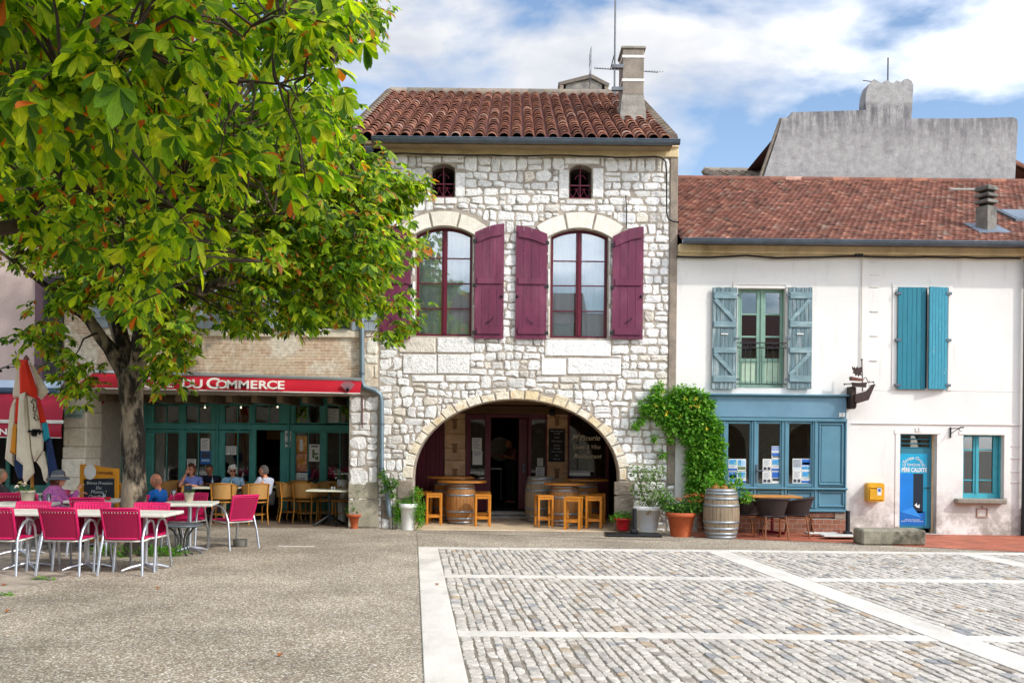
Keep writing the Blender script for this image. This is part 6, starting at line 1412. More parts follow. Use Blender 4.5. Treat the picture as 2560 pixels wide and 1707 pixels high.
# ================================================================== TERRACE OF THE WHITE HOUSE
wick = mat('dark brown wicker', '#2a1d1c', .6, .25, 60, .3, 120); bamb = mat('bamboo look frame', '#7d4a26', .45, .25, 14, .1, sc3=(2, 2, 1))
def make_wicker():
    t = thing('wicker_armchair', '', 'chair')
    for sx_ in (-1, 1):
        MB().tube([(.25 * sx_, .27, 0), (.23 * sx_, .22, .42)], .016, 8).build('leg', bamb, t); MB().tube([(.22 * sx_, -.3, 0), (.19 * sx_, -.22, .42)], .016, 8).build('leg', bamb, t)
        MB().tube([(.1 * sx_, -.25, .36), (.15 * sx_, -.25, .37), (.2 * sx_, -.26, .3)], .009, 6).build('brace', bamb, t)
        MB().tube([(.235 * sx_, .24, .38), (.2 * sx_, -.22, .38)], .012, 6).build('side_rail', bamb, t)
    MB().tube([(-.23, .24, .4), (.23, .24, .4)], .014, 6).build('front_rail', bamb, t)
    MB().box(-.235, .235, -.22, .25, .405, .445, .02).build('seat', wick, t)
    b = MB(); n = 28; rows = 5; vs = []; ang = lambda i: R(-220 + 260 * i / n)
    for k in range(rows + 1):
        v = k / rows
        for i in range(n + 1):
            a = ang(i); ww = math.sin(i / n * math.pi); top = .6 + .16 * ww ** .7; zz = .43 + (top - .43) * v; rr = (.225 + .06 * v); yy = rr * math.sin(a) * (1.1 + .16 * v) + .03; vs.append((rr * math.cos(a) * (1 + .06 * v), yy, zz))
    m1 = n + 1; f = [(r_ * m1 + i, r_ * m1 + i + 1, (r_ + 1) * m1 + i + 1, (r_ + 1) * m1 + i) for r_ in range(rows) for i in range(n)]
    b.add(vs + [(x * .94, y * .94, z) for x, y, z in vs], f + [tuple(q + (rows + 1) * m1 for q in g_[::-1]) for g_ in f], 0, True); b.build('backrest', wick, t)
    MB().tube(vs[rows * m1:], .022, 8).build('back_rim', wick, t)
    return t
_wk = make_wicker()
def wchair(x, y, rz, label):
    o = _wk if 'w' not in used else copy_tree(_wk); used.add('w'); o['label'] = label; o['group'] = 'dark wicker armchairs on the red terrace'; return place(o, x, y, rz, .006)
def gk(x, y): return G('K', x, y)
X, Y = gk(640, 1215); wchair(X, Y + .3, 4, 'dark wicker armchair seen from behind at the front table')
X, Y = gk(1120, 1180); wchair(X - .05, Y + .28, 62, 'dark wicker armchair facing left at the front table')
X, Y = gk(1180, 1075); wchair(X - .05, Y + .22, 66, 'dark wicker armchair facing left at the rear table')
X, Y = gk(200, 1160); wchair(X - .06, Y + .28, -80, 'dark wicker armchair half hidden behind the planter barrel')
X, Y = gk(190, 1060); wchair(X + .02, Y + .3, -100, 'dark wicker armchair at the rear table, left side')
tan = mat('orange wooden table top', '#bd7f38', .45, .18, 4, .08, sc3=(1, 6, 6)); redm = mat('dark red metal', '#6c0f1c', .45, .1)
def wtable(cx, cy, label, wd=.78, z=.77):
    t = thing('wooden_table', label, 'table', (cx, cy, .006)); tp_ = MB()
    for i in range(6): tp_.box(cx - wd / 2, cx + wd / 2, cy - .36 + i * .12, cy - .36 + (i + 1) * .12 - .004, z - .035, z, .006)
    tp_.build('tabletop', tan, t); MB().rod((cx, cy, .03), (cx, cy, z - .036), .03, 10).build('column', redm, t)
    for k in range(2):
        a = R(30 + 90 * k); MB().beam((cx - .34 * math.cos(a), cy - .34 * math.sin(a), .022 + .031 * k), (cx + .34 * math.cos(a), cy + .34 * math.sin(a), .022 + .031 * k), .05, .03).build('foot', redm, t)
X, Y = gk(480, 1110); wtable(X + .1, Y, 'wooden topped table with dark red foot, nearer one on the red terrace', .98)
X, Y = gk(620, 1000); wtable(X + .18, Y + .2, 'wooden topped table with dark red foot, by the blue shop front', .98)

# parasol feet
blackp = mat('black plastic', '#14161a', .5, .1)
def parasol_base(label, X, Y, posts, cov=None):
    t = thing('parasol_base', label, 'parasol base', (X, Y, 0))
    a, b, c, d = posts
    MB().box(X + a, X + b, Y - .28, Y + .28, .006, .045, .012).build('base_plate', blackp, t)
    MB().box(X + c - .075, X + c + .075, Y - .075, Y + .075, .046, .13, .02).build('socket', blackp, t); MB().rod((X + c, Y, .131), (X + c, Y, .52), .042, 12).build('post', blackp, t)
    if cov: 
        for (u0, u1, v0, v1) in cov: MB().box(X + u0, X + u1, Y + v0, Y + v1, .047, .085, .015).build('weight_slab', mat('pale concrete slab', '#c3c1bb', .7, .1, 8, .2), t)
X, Y = G('R3', 95, 1360); parasol_base('flat black parasol foot between the red pot and the white pot', X, Y + .1, (-.55, .5, .0, 0))
X, Y = G('K', 1930, 1180); parasol_base('black parasol foot with pale slabs beside the stone step', X, Y + .1, (-.42, .12, .02, 0), ((-.72, -.1, .1, .33), (-.56, .06, -.42, -.1)))

# ---- pots along the fronts
terra = mat('terracotta pot', '#b0552f', .75, .14, 6, .15, 40, col2='#c27a55', mix=(.58, .75)); whitepot = mat('white plastic pot', '#e4e2de', .5, .08); redpot = mat('red plastic pot', '#b5121f', .4, .08)
green2 = island_mat('bright pot leaf', [(0, '#3c6a1c'), (.5, '#5c9428'), (1, '#86b43a')], .6, 5, .2, 0, trans=(.35, (1.6, 2.0, .6))); olive_l = island_mat('grey green leaf', [(0, '#54683e'), (.5, '#748a58'), (1, '#97a878')], .7, 5, .2, 0, trans=(.25, (1.4, 1.8, .8)))
X, Y = G('L5', 2038, 1468); pot_plant('potted_shrub', 'terracotta pot with a thin leafy plant against the stone pier', X, Y + .1, .0, .1, .145, .29, terra, [(-.02, .02, .5, .1, .1, .14), (.03, 0, .72, .1, .09, .13), (0, .02, .92, .07, .06, .1), (-.03, 0, .38, .13, .1, .06)], 420, .07, green2, seed=2, stems=3)
X, Y = G('R2', 240, 1316); pot_plant('hanging_planter', 'tall whitish pot overgrown by a bright green trailing plant', X, Y + .15, 0, .13, .17, .52, whitepot, [(.2, -.06, .42, .16, .16, .22), (-.2, 0, .4, .13, .14, .16), (.0, 0, .56, .22, .18, .1), (.16, 0, .72, .12, .12, .14), (.24, -.1, .2, .1, .1, .16), (-.22, -.03, .22, .08, .08, .12)], 1900, .05, green2, seed=3)
X, Y = G('R2', 2135, 1338); pot_plant('red_pot', 'small red pot with low green leaves beside the porch', X, Y + .12, .046, .11, .16, .24, redpot, [(0, 0, .28, .2, .18, .09), (-.17, 0, .24, .09, .09, .06)], 480, .055, green2, seed=4)
X, Y = G('R3', 220, 1345); pot_plant('white_pot', 'large white pot with an airy grey green bush', X, Y + .2, .046, .17, .27, .5, whitepot, [(-.15, 0, .85, .22, .2, .22), (.18, 0, .82, .2, .2, .2), (.0, 0, 1.12, .2, .18, .17), (-.22, 0, 1.2, .16, .15, .16), (.22, .03, 1.18, .15, .14, .13), (.05, 0, .6, .3, .26, .1)], 800, .085, olive_l, seed=5, stems=7)
dry = MB(); leaf_cloud(dry, [(X + .28, Y + .05, .45, .1, .1, .16), (X - .02, Y - .05, .5, .06, .06, .1)], 140, .05, random.Random(8)); dry_m = island_mat('dried leaves', [(0, '#7d5a2c'), (.5, '#a4813f'), (1, '#6b4a28')], .8, 5, .2, 0)
solo(dry, 'dried_foliage', dry_m, 'dried brown growth spilling over the rim of the white pot', 'plant', fix=False)
X, Y = G('R3', 510, 1368); pot_plant('flower_pot', 'large terracotta pot with faded orange flower heads', X, Y + .2, 0, .19, .27, .46, terra, [(-.12, 0, .58, .26, .24, .14), (.25, 0, .6, .26, .2, .13), (-.3, .05, .72, .16, .15, .2), (.1, 0, .56, .3, .25, .12)], 1300, .075, leafg, seed=6, stems=6)
fh = MB(); rg = random.Random(9)
for (dx, dz) in ((-.05, .72), (.1, .78), (.22, .82), (.36, .8), (.46, .74), (.3, .7), (.15, .68), (.52, .68)):
    leaf_cloud(fh, [(X + dx, Y + .1 + rg.uniform(-.1, .1), dz, .085, .08, .025)], 46, .03, rg, wd=.9)
solo(fh, 'sedum_flowers', island_mat('faded orange blooms', [(0, '#8a4a22'), (.5, '#b06a33'), (1, '#94602e')], .8, 5, .2, 0), 'flat faded orange flower heads over the large terracotta pot', 'flowers', fix=False)
# planter barrel
X, Y = G('R3', 880, 1388); Y += .36; t = thing('planter_barrel', 'weathered grey wine barrel used as a planter', 'barrel', (X, Y, 0)); barrel(t, X, Y, 0, .94, .34, oak_g, (.03, .1, .2, .33, .66, .8, .9, .96))
pg = MB(); rg = random.Random(10); zt = .9
leaf_cloud(pg, [(X + .2, Y, zt + .1, .22, .2, .1), (X + .45, Y - .1, zt - .1, .12, .12, .14), (X - .1, Y, zt + .1, .22, .2, .08), (X + .3, Y, zt + .22, .12, .1, .12), (X - .2, Y + .1, zt + .2, .1, .1, .12)], 800, .07, rg)
solo(pg, 'barrel_plant', green2, 'green plants growing out of the planter barrel', 'plant', fix=False)
for i, (dx, dz, r_, nm) in enumerate(((-.14, .03, .085, 'left orange gourd lying on the planter barrel'), (.02, .03, .08, 'middle orange gourd lying on the planter barrel'), (.17, .03, .075, 'greenish gourd lying at the right of the planter barrel'))):
    g_ = MB(); n = 20; vs = []
    for k in range(9):
        th = math.pi * k / 8
        for j in range(n): a = 2 * math.pi * j / n; rr = r_ * math.sin(th) * (1 + .08 * math.cos(a * 8)); vs.append((X + dx + rr * math.cos(a), Y - .14 + rr * math.sin(a) * .8, zt + dz - r_ * .9 * math.cos(th)))
    g_.add(vs, [(k * n + j, k * n + (j + 1) % n, (k + 1) * n + (j + 1) % n, (k + 1) * n + j) for k in range(8) for j in range(n)], 0, True); g_.rod((X + dx, Y - .14, zt + dz + r_ * .8), (X + dx + .02, Y - .16, zt + dz + r_ * 1.3), .012, 6)
    solo(g_, 'gourd', mat('orange gourd' if i < 2 else 'green gourd', '#8f5a1e' if i < 2 else '#6b7a2c', .55, .2, 10, .1), nm, 'gourd')
# ================================================================== TREES
def inpoly(P, x, y):
    c = False; n = len(P)
    for i in range(n):
        (x1, y1), (x2, y2) = P[i], P[(i + 1) % n]
        if (y1 > y) != (y2 > y) and x < (x2 - x1) * (y - y1) / (y2 - y1) + x1: c = not c
    return c
def to_px(p):
    a, b = FP * p[0] / p[1], FP * (H - p[2]) / p[1]; return 1280 + a * ct - b * st, 1100 + a * st + b * ct
def leaf_mat(name, stops, near=False):
    m = island_mat(name, stops, .55, 14, .3, 0, spec=.35, trans=(.48, (2.8, 2.8, .65)), dirt=('#6b4a1c', 26, .66, .72))
    if near:
        t = m.node_tree; N = t.nodes; L = t.links.new; uv = N.new('ShaderNodeTexCoord'); sx = N.new('ShaderNodeSeparateXYZ'); L(uv.outputs['UV'], sx.inputs[0])
        ab = N.new('ShaderNodeMath'); ab.operation = 'ABSOLUTE'; L(sx.outputs[0], ab.inputs[0])
        ma = N.new('ShaderNodeMath'); ma.operation = 'MULTIPLY_ADD'; L(ab.outputs[0], ma.inputs[0]); ma.inputs[1].default_value = -.28; L(sx.outputs[1], ma.inputs[2])
        mu = N.new('ShaderNodeMath'); mu.operation = 'MULTIPLY'; L(ma.outputs[0], mu.inputs[0]); mu.inputs[1].default_value = 95
        si = N.new('ShaderNodeMath'); si.operation = 'SINE'; L(mu.outputs[0], si.inputs[0])
        bu = N.new('ShaderNodeBump'); bu.inputs['Strength'].default_value = .55; bu.inputs['Distance'].default_value = .004; L(si.outputs[0], bu.inputs['Height'])
        rb = N.new('ShaderNodeMapRange'); rb.inputs[1].default_value = .0; rb.inputs[2].default_value = .09; rb.inputs[3].default_value = 1.35; rb.inputs[4].default_value = 1.0; L(ab.outputs[0], rb.inputs[0])      # pale midrib
        vr = N.new('ShaderNodeMapRange'); vr.inputs[1].default_value = -1; vr.inputs[2].default_value = 1; vr.inputs[3].default_value = .86; vr.inputs[4].default_value = 1.06; L(si.outputs[0], vr.inputs[0])
        mm = N.new('ShaderNodeMath'); mm.operation = 'MULTIPLY'; L(rb.outputs[0], mm.inputs[0]); L(vr.outputs[0], mm.inputs[1])
        bs_ = N['Principled BSDF'].inputs['Base Color']; fs_ = bs_.links[0].from_socket; vs2 = N.new('ShaderNodeVectorMath'); vs2.operation = 'SCALE'; L(fs_, vs2.inputs[0]); L(mm.outputs[0], vs2.inputs['Scale']); tgt = [l.to_socket for l in fs_.links if l.to_node != vs2]
        for q_ in tgt: L(vs2.outputs[0], q_)
        for n in N:
            if n.type in ('BSDF_PRINCIPLED', 'BSDF_TRANSLUCENT'): L(bu.outputs[0], n.inputs['Normal'])
    return m
far_leaf = leaf_mat('chestnut leaf', [(0, '#27400e'), (.24, '#406216'), (.45, '#66881e'), (.72, '#8ca42c'), (.9, '#a9b03c'), (.93, '#8a4a1c'), (1, '#b0703c')])
near_leaf = leaf_mat('large chestnut leaf', [(0, '#26440c'), (.22, '#456a12'), (.42, '#70921a'), (.7, '#98ae22'), (.945, '#b2b830'), (.96, '#a34a16'), (1, '#b5601e')], True)
bark = mat('mottled chestnut bark', '#8a7c69', .95, .3, 7, .9, 22, col2='#241e18', mix=(.44, .54), sc3=(1, 1, .45)); twig = mat('dark twig bark', '#3d3022', .9, .3, 12, .3)
def palm_leaves(C_, D_, N_, size, near, rnd, nl=6):
    n = len(C_); V = []; UV = []
    nor = lambda a: a / np.maximum(1e-9, np.linalg.norm(a, axis=1, keepdims=True))
    D_ = nor(D_); N_ = nor(N_ - D_ * (N_ * D_).sum(1, keepdims=True)); E = np.cross(N_, D_)
    for k in range(nl):
        a = np.radians((k / (nl - 1) * 2 - 1) * 112 + rnd.uniform(-9, 9, n))[:, None]
        d = nor(np.cos(a) * D_ + np.sin(a) * E + rnd.normal(0, .1, (n, 3)) - np.array([0, 0, .35]))
        s = nor(np.cross(d, N_)); u = np.cross(s, d)
        Ln = (size * (1 - .42 * (np.abs(a[:, 0]) / 1.95) ** 1.3) * rnd.uniform(.82, 1.15, n))[:, None]; Wd = Ln * rnd.uniform(.19, .25, n)[:, None]; dr = -np.array([[0, 0, 1.0]]) * Ln * rnd.uniform(.05, .3, n)[:, None]
        b = C_
        if near:
            f = .34
            pts = [(0, 0, 0), (.2, -.32, f), (.45, -.72, f), (.68, -1, f), (.86, -.72, f), (1, 0, 0), (.86, .72, f), (.68, 1, f), (.45, .72, f), (.2, .32, f), (.35, 0, 0), (.7, 0, 0)]
        else: pts = [(0, 0, 0), (.64, -1, .25), (1, 0, 0), (.64, 1, .25)]
        V.append(np.stack([b + d * Ln * t + s * Wd * w_ + u * Wd * abs(w_) * h + dr * t * t for t, w_, h in pts], 1))
        UV.append([(w_, t) for t, w_, h in pts])
    V = np.concatenate(V, 0); q = len(UV[0]); m = len(V)
    idx = [(0, 1, 10, 9), (1, 2, 10), (10, 2, 3, 11), (3, 4, 11), (4, 5, 11), (5, 6, 11), (6, 7, 11), (11, 7, 8, 10), (8, 9, 10)] if near else [(0, 1, 2), (0, 2, 3)]
    return V.reshape(-1, 3), idx, m, q, UV[0]
def leaves_obj(name, V, idx, m, q, uv, mt, parent, near):
    me = bpy.data.meshes.new(name); Vl = V - np.array(parent_loc(parent)); faces = []
    F = np.arange(m) * q
    loops = np.concatenate([(F[:, None] + np.array(f)[None]).reshape(m, -1) for f in idx], 1); sizes = [len(f) for f in idx]; per = loops.shape[1]
    me.vertices.add(len(Vl)); me.vertices.foreach_set('co', Vl.ravel()); me.loops.add(loops.size); me.loops.foreach_set('vertex_index', loops.ravel())
    starts = np.cumsum([0] + sizes[:-1]); me.polygons.add(m * len(idx)); me.polygons.foreach_set('loop_start', (np.arange(m)[:, None] * per + starts[None]).ravel()); me.polygons.foreach_set('use_smooth', np.full(m * len(idx), near))
    if near:
        ul = me.uv_layers.new(name='UVMap'); u = np.array(uv)[np.concatenate([np.array(f) for f in idx])]; ul.data.foreach_set('uv', np.tile(u, (m, 1)).ravel())
    me.materials.append(mt); me.update(calc_edges=True); me.validate()
    o = bpy.data.objects.new(name, me); C.objects.link(o); o.parent = parent; return o
def crown(name, par, clusters, per, spread, lsize, mt, near, seed):
    rnd = np.random.RandomState(seed); Cs, Ds, Ns, Sz = [], [], [], []
    ctr = np.mean(clusters, 0)
    for c in clusters:
        n = max(3, int(rnd.normal(per, per * .3))); o = rnd.normal(0, 1, (n, 3)); o /= np.linalg.norm(o, axis=1, keepdims=True); o *= (rnd.rand(n, 1) ** .5) * spread * rnd.uniform(.7, 1.2); o[:, 2] *= .7
        P = np.array(c) + o; d = o * [1, 1, .3] / spread + rnd.normal(0, .5, (n, 3)) * [1, 1, .35] + (np.array(c) - ctr) * [.12, .12, 0]; d[:, 2] -= .25
        Nn = np.array([0, 0, 1.0]) + o * .55 / spread + rnd.normal(0, .5, (n, 3)) + np.array([.1, -.25, 0])
        Cs.append(P); Ds.append(d); Ns.append(Nn); Sz.append(rnd.uniform(lsize * .62, lsize * 1.2, n))
    r = palm_leaves(np.concatenate(Cs), np.concatenate(Ds), np.concatenate(Ns), np.concatenate(Sz), near, rnd, 7 if near else 6)
    return leaves_obj(name, *r, mt, par, near), np.concatenate(Cs)
def curve(a, b, n, sag, rg, j=.05):
    a, b = Vector(a), Vector(b); return [a.lerp(b, i / n) + Vector((rg.uniform(-j, j), rg.uniform(-j, j), sag * math.sin(i / n * math.pi) + rg.uniform(-j, j))) * (0 if i in (0, n) else 1) for i in range(n + 1)]

# ---- the chestnut before the cafe
TY = 15.2; tx, _ = Q('P', 326, 1300, TY); rg = random.Random(14)
T1 = thing('chestnut_tree', 'horse chestnut with mottled trunk rising between the cafe tables', 'tree', (tx, TY, 0))
fz = Q('P', 325, 925, TY)[1]
tr_ = MB(); P = []; rr = []
for i in range(15):
    v = i / 14; P.append((tx + .05 * math.sin(v * 3) - .02 * v, TY + .03 * math.sin(v * 5), fz * v)); rr.append(.185 * (1 - .12 * v) + .12 * max(0, .12 - v) * 8 + .012 * math.sin(v * 23) + .06 * max(0, v - .86) * 4)
n0 = len(tr_.v); tr_.tube(P, rr, 18)
tv = random.Random(2)
for i in range(n0, len(tr_.v)):
    x, y, z = tr_.v[i]; a = math.atan2(y - TY, x - tx); k = 1 + .05 * math.sin(a * 5 + z * 1.3) + tv.uniform(-.03, .03); tr_.v[i] = (tx + (x - tx) * k, TY + (y - TY) * k, z)
fork = Vector(P[-1])
def PX(x, y, Y): a, b = Q('D', x, y, Y); return Vector((a, Y, b))
limbs = [[fork + Vector((-.06, 0, -.12)), PX(250, 800, TY - .05), PX(205, 735, TY - .1), PX(150, 690, TY - .3), PX(85, 640, TY - .6), PX(-20, 560, TY - 1)],
         [fork + Vector((-.02, 0, -.1)), PX(282, 790, TY + .1), PX(262, 690, TY + .2), PX(235, 560, TY + .2), PX(220, 400, TY), PX(240, 150, TY - .3), PX(250, -150, TY - .4)],
         [fork + Vector((.06, .02, -.1)), PX(325, 760, TY + .1), PX(360, 640, TY + .2), PX(430, 520, TY + .2), PX(520, 380, TY), PX(560, 150, TY), PX(600, -100, TY)],
         [fork + Vector((.05, -.03, -.05)), PX(320, 770, TY - .4), PX(330, 640, TY - 1.0), PX(360, 500, TY - 1.8), PX(420, 380, TY - 2.5)],
         [fork + Vector((.08, 0, -.02)), PX(390, 700, TY + .3), PX(500, 650, TY + .5), PX(640, 610, TY + .4), PX(760, 560, TY + .2), PX(850, 520, TY)],
         [fork + Vector((0, .08, 0)), PX(330, 700, TY + .9), PX(420, 520, TY + 1.8), PX(520, 360, TY + 2.4)],
         [fork + Vector((-.05, .08, 0)), PX(240, 660, TY + .8), PX(120, 480, TY + 1.6), PX(40, 330, TY + 2)]]
for l, r0 in zip(limbs, (.125, .13, .13, .1, .11, .1, .1)):
    k = len(l); fine = []
    for i in range(k - 1):
        for q in range(3): fine.append(l[i].lerp(l[i + 1], q / 3))
    fine.append(l[-1]); tr_.tube([p + Vector((rg.uniform(-.02, .02), rg.uniform(-.02, .02), rg.uniform(-.02, .02))) for p in fine], [max(.018, r0 * (1 - i / len(fine)) ** .8) for i in range(len(fine))], 10)
tr_.build('trunk', bark, T1)
sil = [(x / .91875, y / .91875) for x, y in ((-700, -700), (1000, -700), (905, 40), (880, 60), (850, 130), (842, 210), (815, 275), (840, 320), (885, 340), (960, 400), (1000, 445), (985, 480), (945, 520), (980, 565), (965, 600), (880, 650), (930, 710), (965, 765), (905, 785), (850, 740), (775, 725), (715, 755), (610, 760), (580, 775), (552, 800), (520, 780), (470, 760), (430, 810), (400, 880), (360, 860), (345, 760), (290, 770), (240, 745), (215, 790), (190, 905), (160, 930), (150, 860), (140, 760), (50, 800), (60, 730), (150, 690), (100, 650), (40, 650), (0, 600), (-700, 500))]
cen = np.array([-6.0, 14.6, 7.0]); rad = np.array([5.3, 4.4, 4.6]); cl = []; rn = np.random.RandomState(8)
while len(cl) < 900:
    v = rn.normal(0, 1, 3); v /= np.linalg.norm(v); p = cen + v * rad * (rn.uniform(.25, 1) ** .42)
    if rn.rand() < .4: p = np.array([-4.1, 15.2, 4.7]) + v * [3.4, 2.6, 2.1] * rn.uniform(.1, 1) ** .4
    if p[2] < 2.5 or p[1] > 18.6: continue
    x, y = to_px(p)
    if not inpoly(sil, x, y) or (y > 500 and not inpoly(sil, x, y + (18 if x > 600 else 45))) or (x > 700 and not inpoly(sil, x + 42, y)): continue
    if math.sin(p[0] * 2.1 + 1) + math.sin(p[1] * 1.9) + math.sin(p[2] * 2.3 + 2) < -1.0: continue
    if x > 880 and y > 330 and rn.rand() < .25: continue
    if x > -400 and x < 1200 and y > -300 or rn.rand() < .35: cl.append(p)
tw = MB(); pts = [p for l in limbs for i in range(len(l) - 1) for p in (l[i], l[i].lerp(l[i + 1], .5), l[i + 1])]
for c in cl:
    c = Vector(c); b = min(pts[4:], key=lambda p: (p - c).length + (3 if p.z > c.z + .8 else 0)); tw.tube(curve(b, c, 4, .12, rg, .06), [.026, .02, .015, .01, .006], 5)
tw.build('branch', twig, T1)
cl += [np.array(PX(x, y, TY - d)) for x, y, d in ((378, 868, .5), (386, 885, .4), (365, 850, .6), (400, 838, .5), (180, 905, .4), (172, 880, .5), (195, 850, .4), (90, 770, .5), (70, 780, .5), (120, 775, .4), (950, 560, .2), (930, 690, .2), (940, 745, .2), (900, 760, .2), (960, 430, 0))]
crown('crown', T1, cl, 21, .36, .168, far_leaf, False, 3)

# ---- the nearer chestnut whose branches hang in from the upper left
N_X, N_Y = -6.2, 6.4
T2_ = thing('chestnut_tree', 'nearer horse chestnut with large leaves, branches reaching in from the upper left', 'tree', (N_X, N_Y, 0))
t2 = MB().tube(curve((N_X, N_Y, 0), (N_X + .1, N_Y, 3.0), 8, 0, rg, .03), [.36, .3, .28, .27, .26, .26, .27, .28, .28], 14)
nl_ = [[(N_X + .1, N_Y, 2.8), (-4.6, 6.3, 3.5), (-3.3, 6.2, 4.1), PX(280, 95, 6.2), PX(450, 160, 6.2), PX(520, 188, 6.2), PX(640, 192, 6.2), PX(760, 160, 6.3)],
       [(N_X + .1, N_Y, 2.7), (-4.8, 6.9, 3.0), (-3.6, 7.2, 3.3), PX(150, 420, 7.2), PX(280, 460, 7.2), PX(420, 475, 7.2), PX(560, 500, 7.2), PX(700, 480, 7.1)],
       [(N_X, N_Y, 2.9), (-5.0, 5.6, 3.6), (-3.6, 5.0, 3.7), PX(-50, 250, 4.8), PX(140, 170, 4.7), PX(280, 130, 4.6)],
       [(N_X, N_Y, 2.9), (-5.6, 6.6, 4.5), (-4.2, 6.4, 5.3), (-2.6, 6.2, 5.2)], [(N_X, N_Y, 2.9), (-7.2, 5.4, 4.2), (-8.0, 4.6, 5.2)], [(N_X, N_Y, 2.9), (-7.0, 7.8, 4.2), (-7.6, 8.8, 5.2)], [(N_X, N_Y, 2.9), (-5.9, 5.2, 4.0), (-5.0, 3.6, 5.0)]]
nl_ = [[Vector(p) for p in l] for l in nl_]
nl_ += [[nl_[3][2], Vector((-2.8, 5.2, 5.0)), Vector((-1.6, 4.4, 4.9)), Vector((-.6, 3.9, 4.8))], [nl_[1][4], PX(280, 540, 7.15), PX(285, 620, 7.1), PX(262, 690, 7.1)], [nl_[0][4], PX(540, 120, 6.1), PX(580, 60, 6.0)], [nl_[0][6], PX(625, 130, 6.2), PX(650, 70, 6.2)], [nl_[1][5], PX(480, 560, 7.0), PX(600, 600, 6.9)]]  # first limb carries the added shading boughs above the frame
for l in nl_:
    fine = [l[i].lerp(l[i + 1], q / 3) for i in range(len(l) - 1) for q in range(3)] + [l[-1]]; r0 = .085 if (l[0] - Vector((N_X, N_Y, 2.9))).length < .3 else .016
    t2.tube([p + Vector((rg.uniform(-.015, .015),) * 3) for p in fine], [max(.006, r0 * (1 - i / len(fine)) ** 1.5) for i in range(len(fine))], 8)
t2.build('trunk', twig, T2_)
sil2 = [(x / .91875, y / .91875) for x, y in ((-200, -120), (880, -120), (850, 30), (800, 110), (760, 220), (700, 300), (720, 380), (700, 470), (640, 530), (560, 560), (430, 580), (380, 640), (330, 700), (230, 690), (190, 610), (120, 560), (60, 500), (-200, 480))]
cl2 = []; rn = np.random.RandomState(12)
while len(cl2) < 300:
    Yn = rn.uniform(4.3, 7.8); x, y = rn.uniform(-180, 950), rn.uniform(-120, 760)
    if not inpoly(sil2, x, y): continue
    if Yn < 5.6 and not (x < 520 and y < 330): continue
    if math.sin(x * .016 + 1) + math.sin(y * .021) + math.sin(Yn * 3) < -1.1: continue
    a, b = Q('P', x, y, Yn); cl2.append((a, Yn, b))
for _ in range(150):
    v = rn.normal(0, 1, 3); v /= np.linalg.norm(v); p = np.array([-5.6, 6.2, 5.3]) + v * [3.4, 3.0, 2.2] * rn.uniform(.4, 1) ** .4
    x, y = to_px(p) if p[1] > .5 else (-9999, 0)
    if (x < -200 or y < -150) and p[2] > 3.1: cl2.append(tuple(p))
tw = MB(); pts = [p for l in nl_ for i in range(len(l) - 1) for p in (l[i], l[i].lerp(l[i + 1], .5), l[i + 1])]
for c in cl2:
    c = Vector(c); b = min(pts[3:], key=lambda p: (p - c).length); tw.tube(curve(b, c, 3, .06, rg, .03), [.01, .008, .006, .004], 5)
tw.build('branch', twig, T2_)
for _ in range(175):                                     # unseen boughs added overhead toward the sun to shade these leaves
    v = rn.normal(0, 1, 3); v /= np.linalg.norm(v); p = np.array([-1.1, 4.1, 4.75]) + v * [1.5, 1.0, .55] * rn.uniform(.2, 1) ** .4
    if to_px(p)[1] < -130: cl2.append(tuple(p))
crown('crown', T2_, cl2, 9, .24, .128, near_leaf, True, 5)
# weeds and a few fallen leaves at the foot of the trunk
gw_ = MB(); rg = random.Random(5)
leaf_cloud(gw_, [(tx + dx, TY - .1 + dy, .06, .2, .14, .06) for dx, dy in ((-.35, 0), (0, -.15), (.3, -.05), (.55, .0), (.7, -.05), (-.1, .1))], 700, .1, rg, wd=.22, droop=-.5)
wx, wy = G('A', 610, 1170); leaf_cloud(gw_, [(wx, wy, .02, .14, .05, .015)], 60, .05, rg); wx, wy = G('A', 95, 1385); leaf_cloud(gw_, [(wx, wy, .02, .08, .04, .015)], 40, .05, rg)
struct(gw_, 'weeds', green2, False, 'stuff')
fl_m = island_mat('fallen leaf', [(0, '#7a2c12'), (.5, '#9c5420'), (1, '#8a6a2c')], .7, 5, .2, 0)
for i, (x, y, lb) in enumerate(((1093, 1465, 'small red fallen leaf on the pale band of the square'), (20, 1530, 'brown fallen leaf at the left edge of the gravel'), (395, 1472, 'yellowish fallen leaf on the gravel below the chairs'), (10, 1464, 'dry fallen leaf on the limestone paving at the left edge'), (700, 1640, 'brown fallen leaf on the open gravel near the bottom'))):
    X, Y = G('P', x, y); s_ = .05; z = .012 if i != 0 else .024
    o = solo(MB().add([(X, Y - s_, z), (X + s_ * .6, Y, z + .015), (X + .01, Y + s_, z + .005), (X - s_ * .6, Y + .01, z + .018)], [(0, 1, 2), (0, 2, 3)]), 'fallen_leaf', fl_m, lb, 'leaf', 'fallen leaves', False)
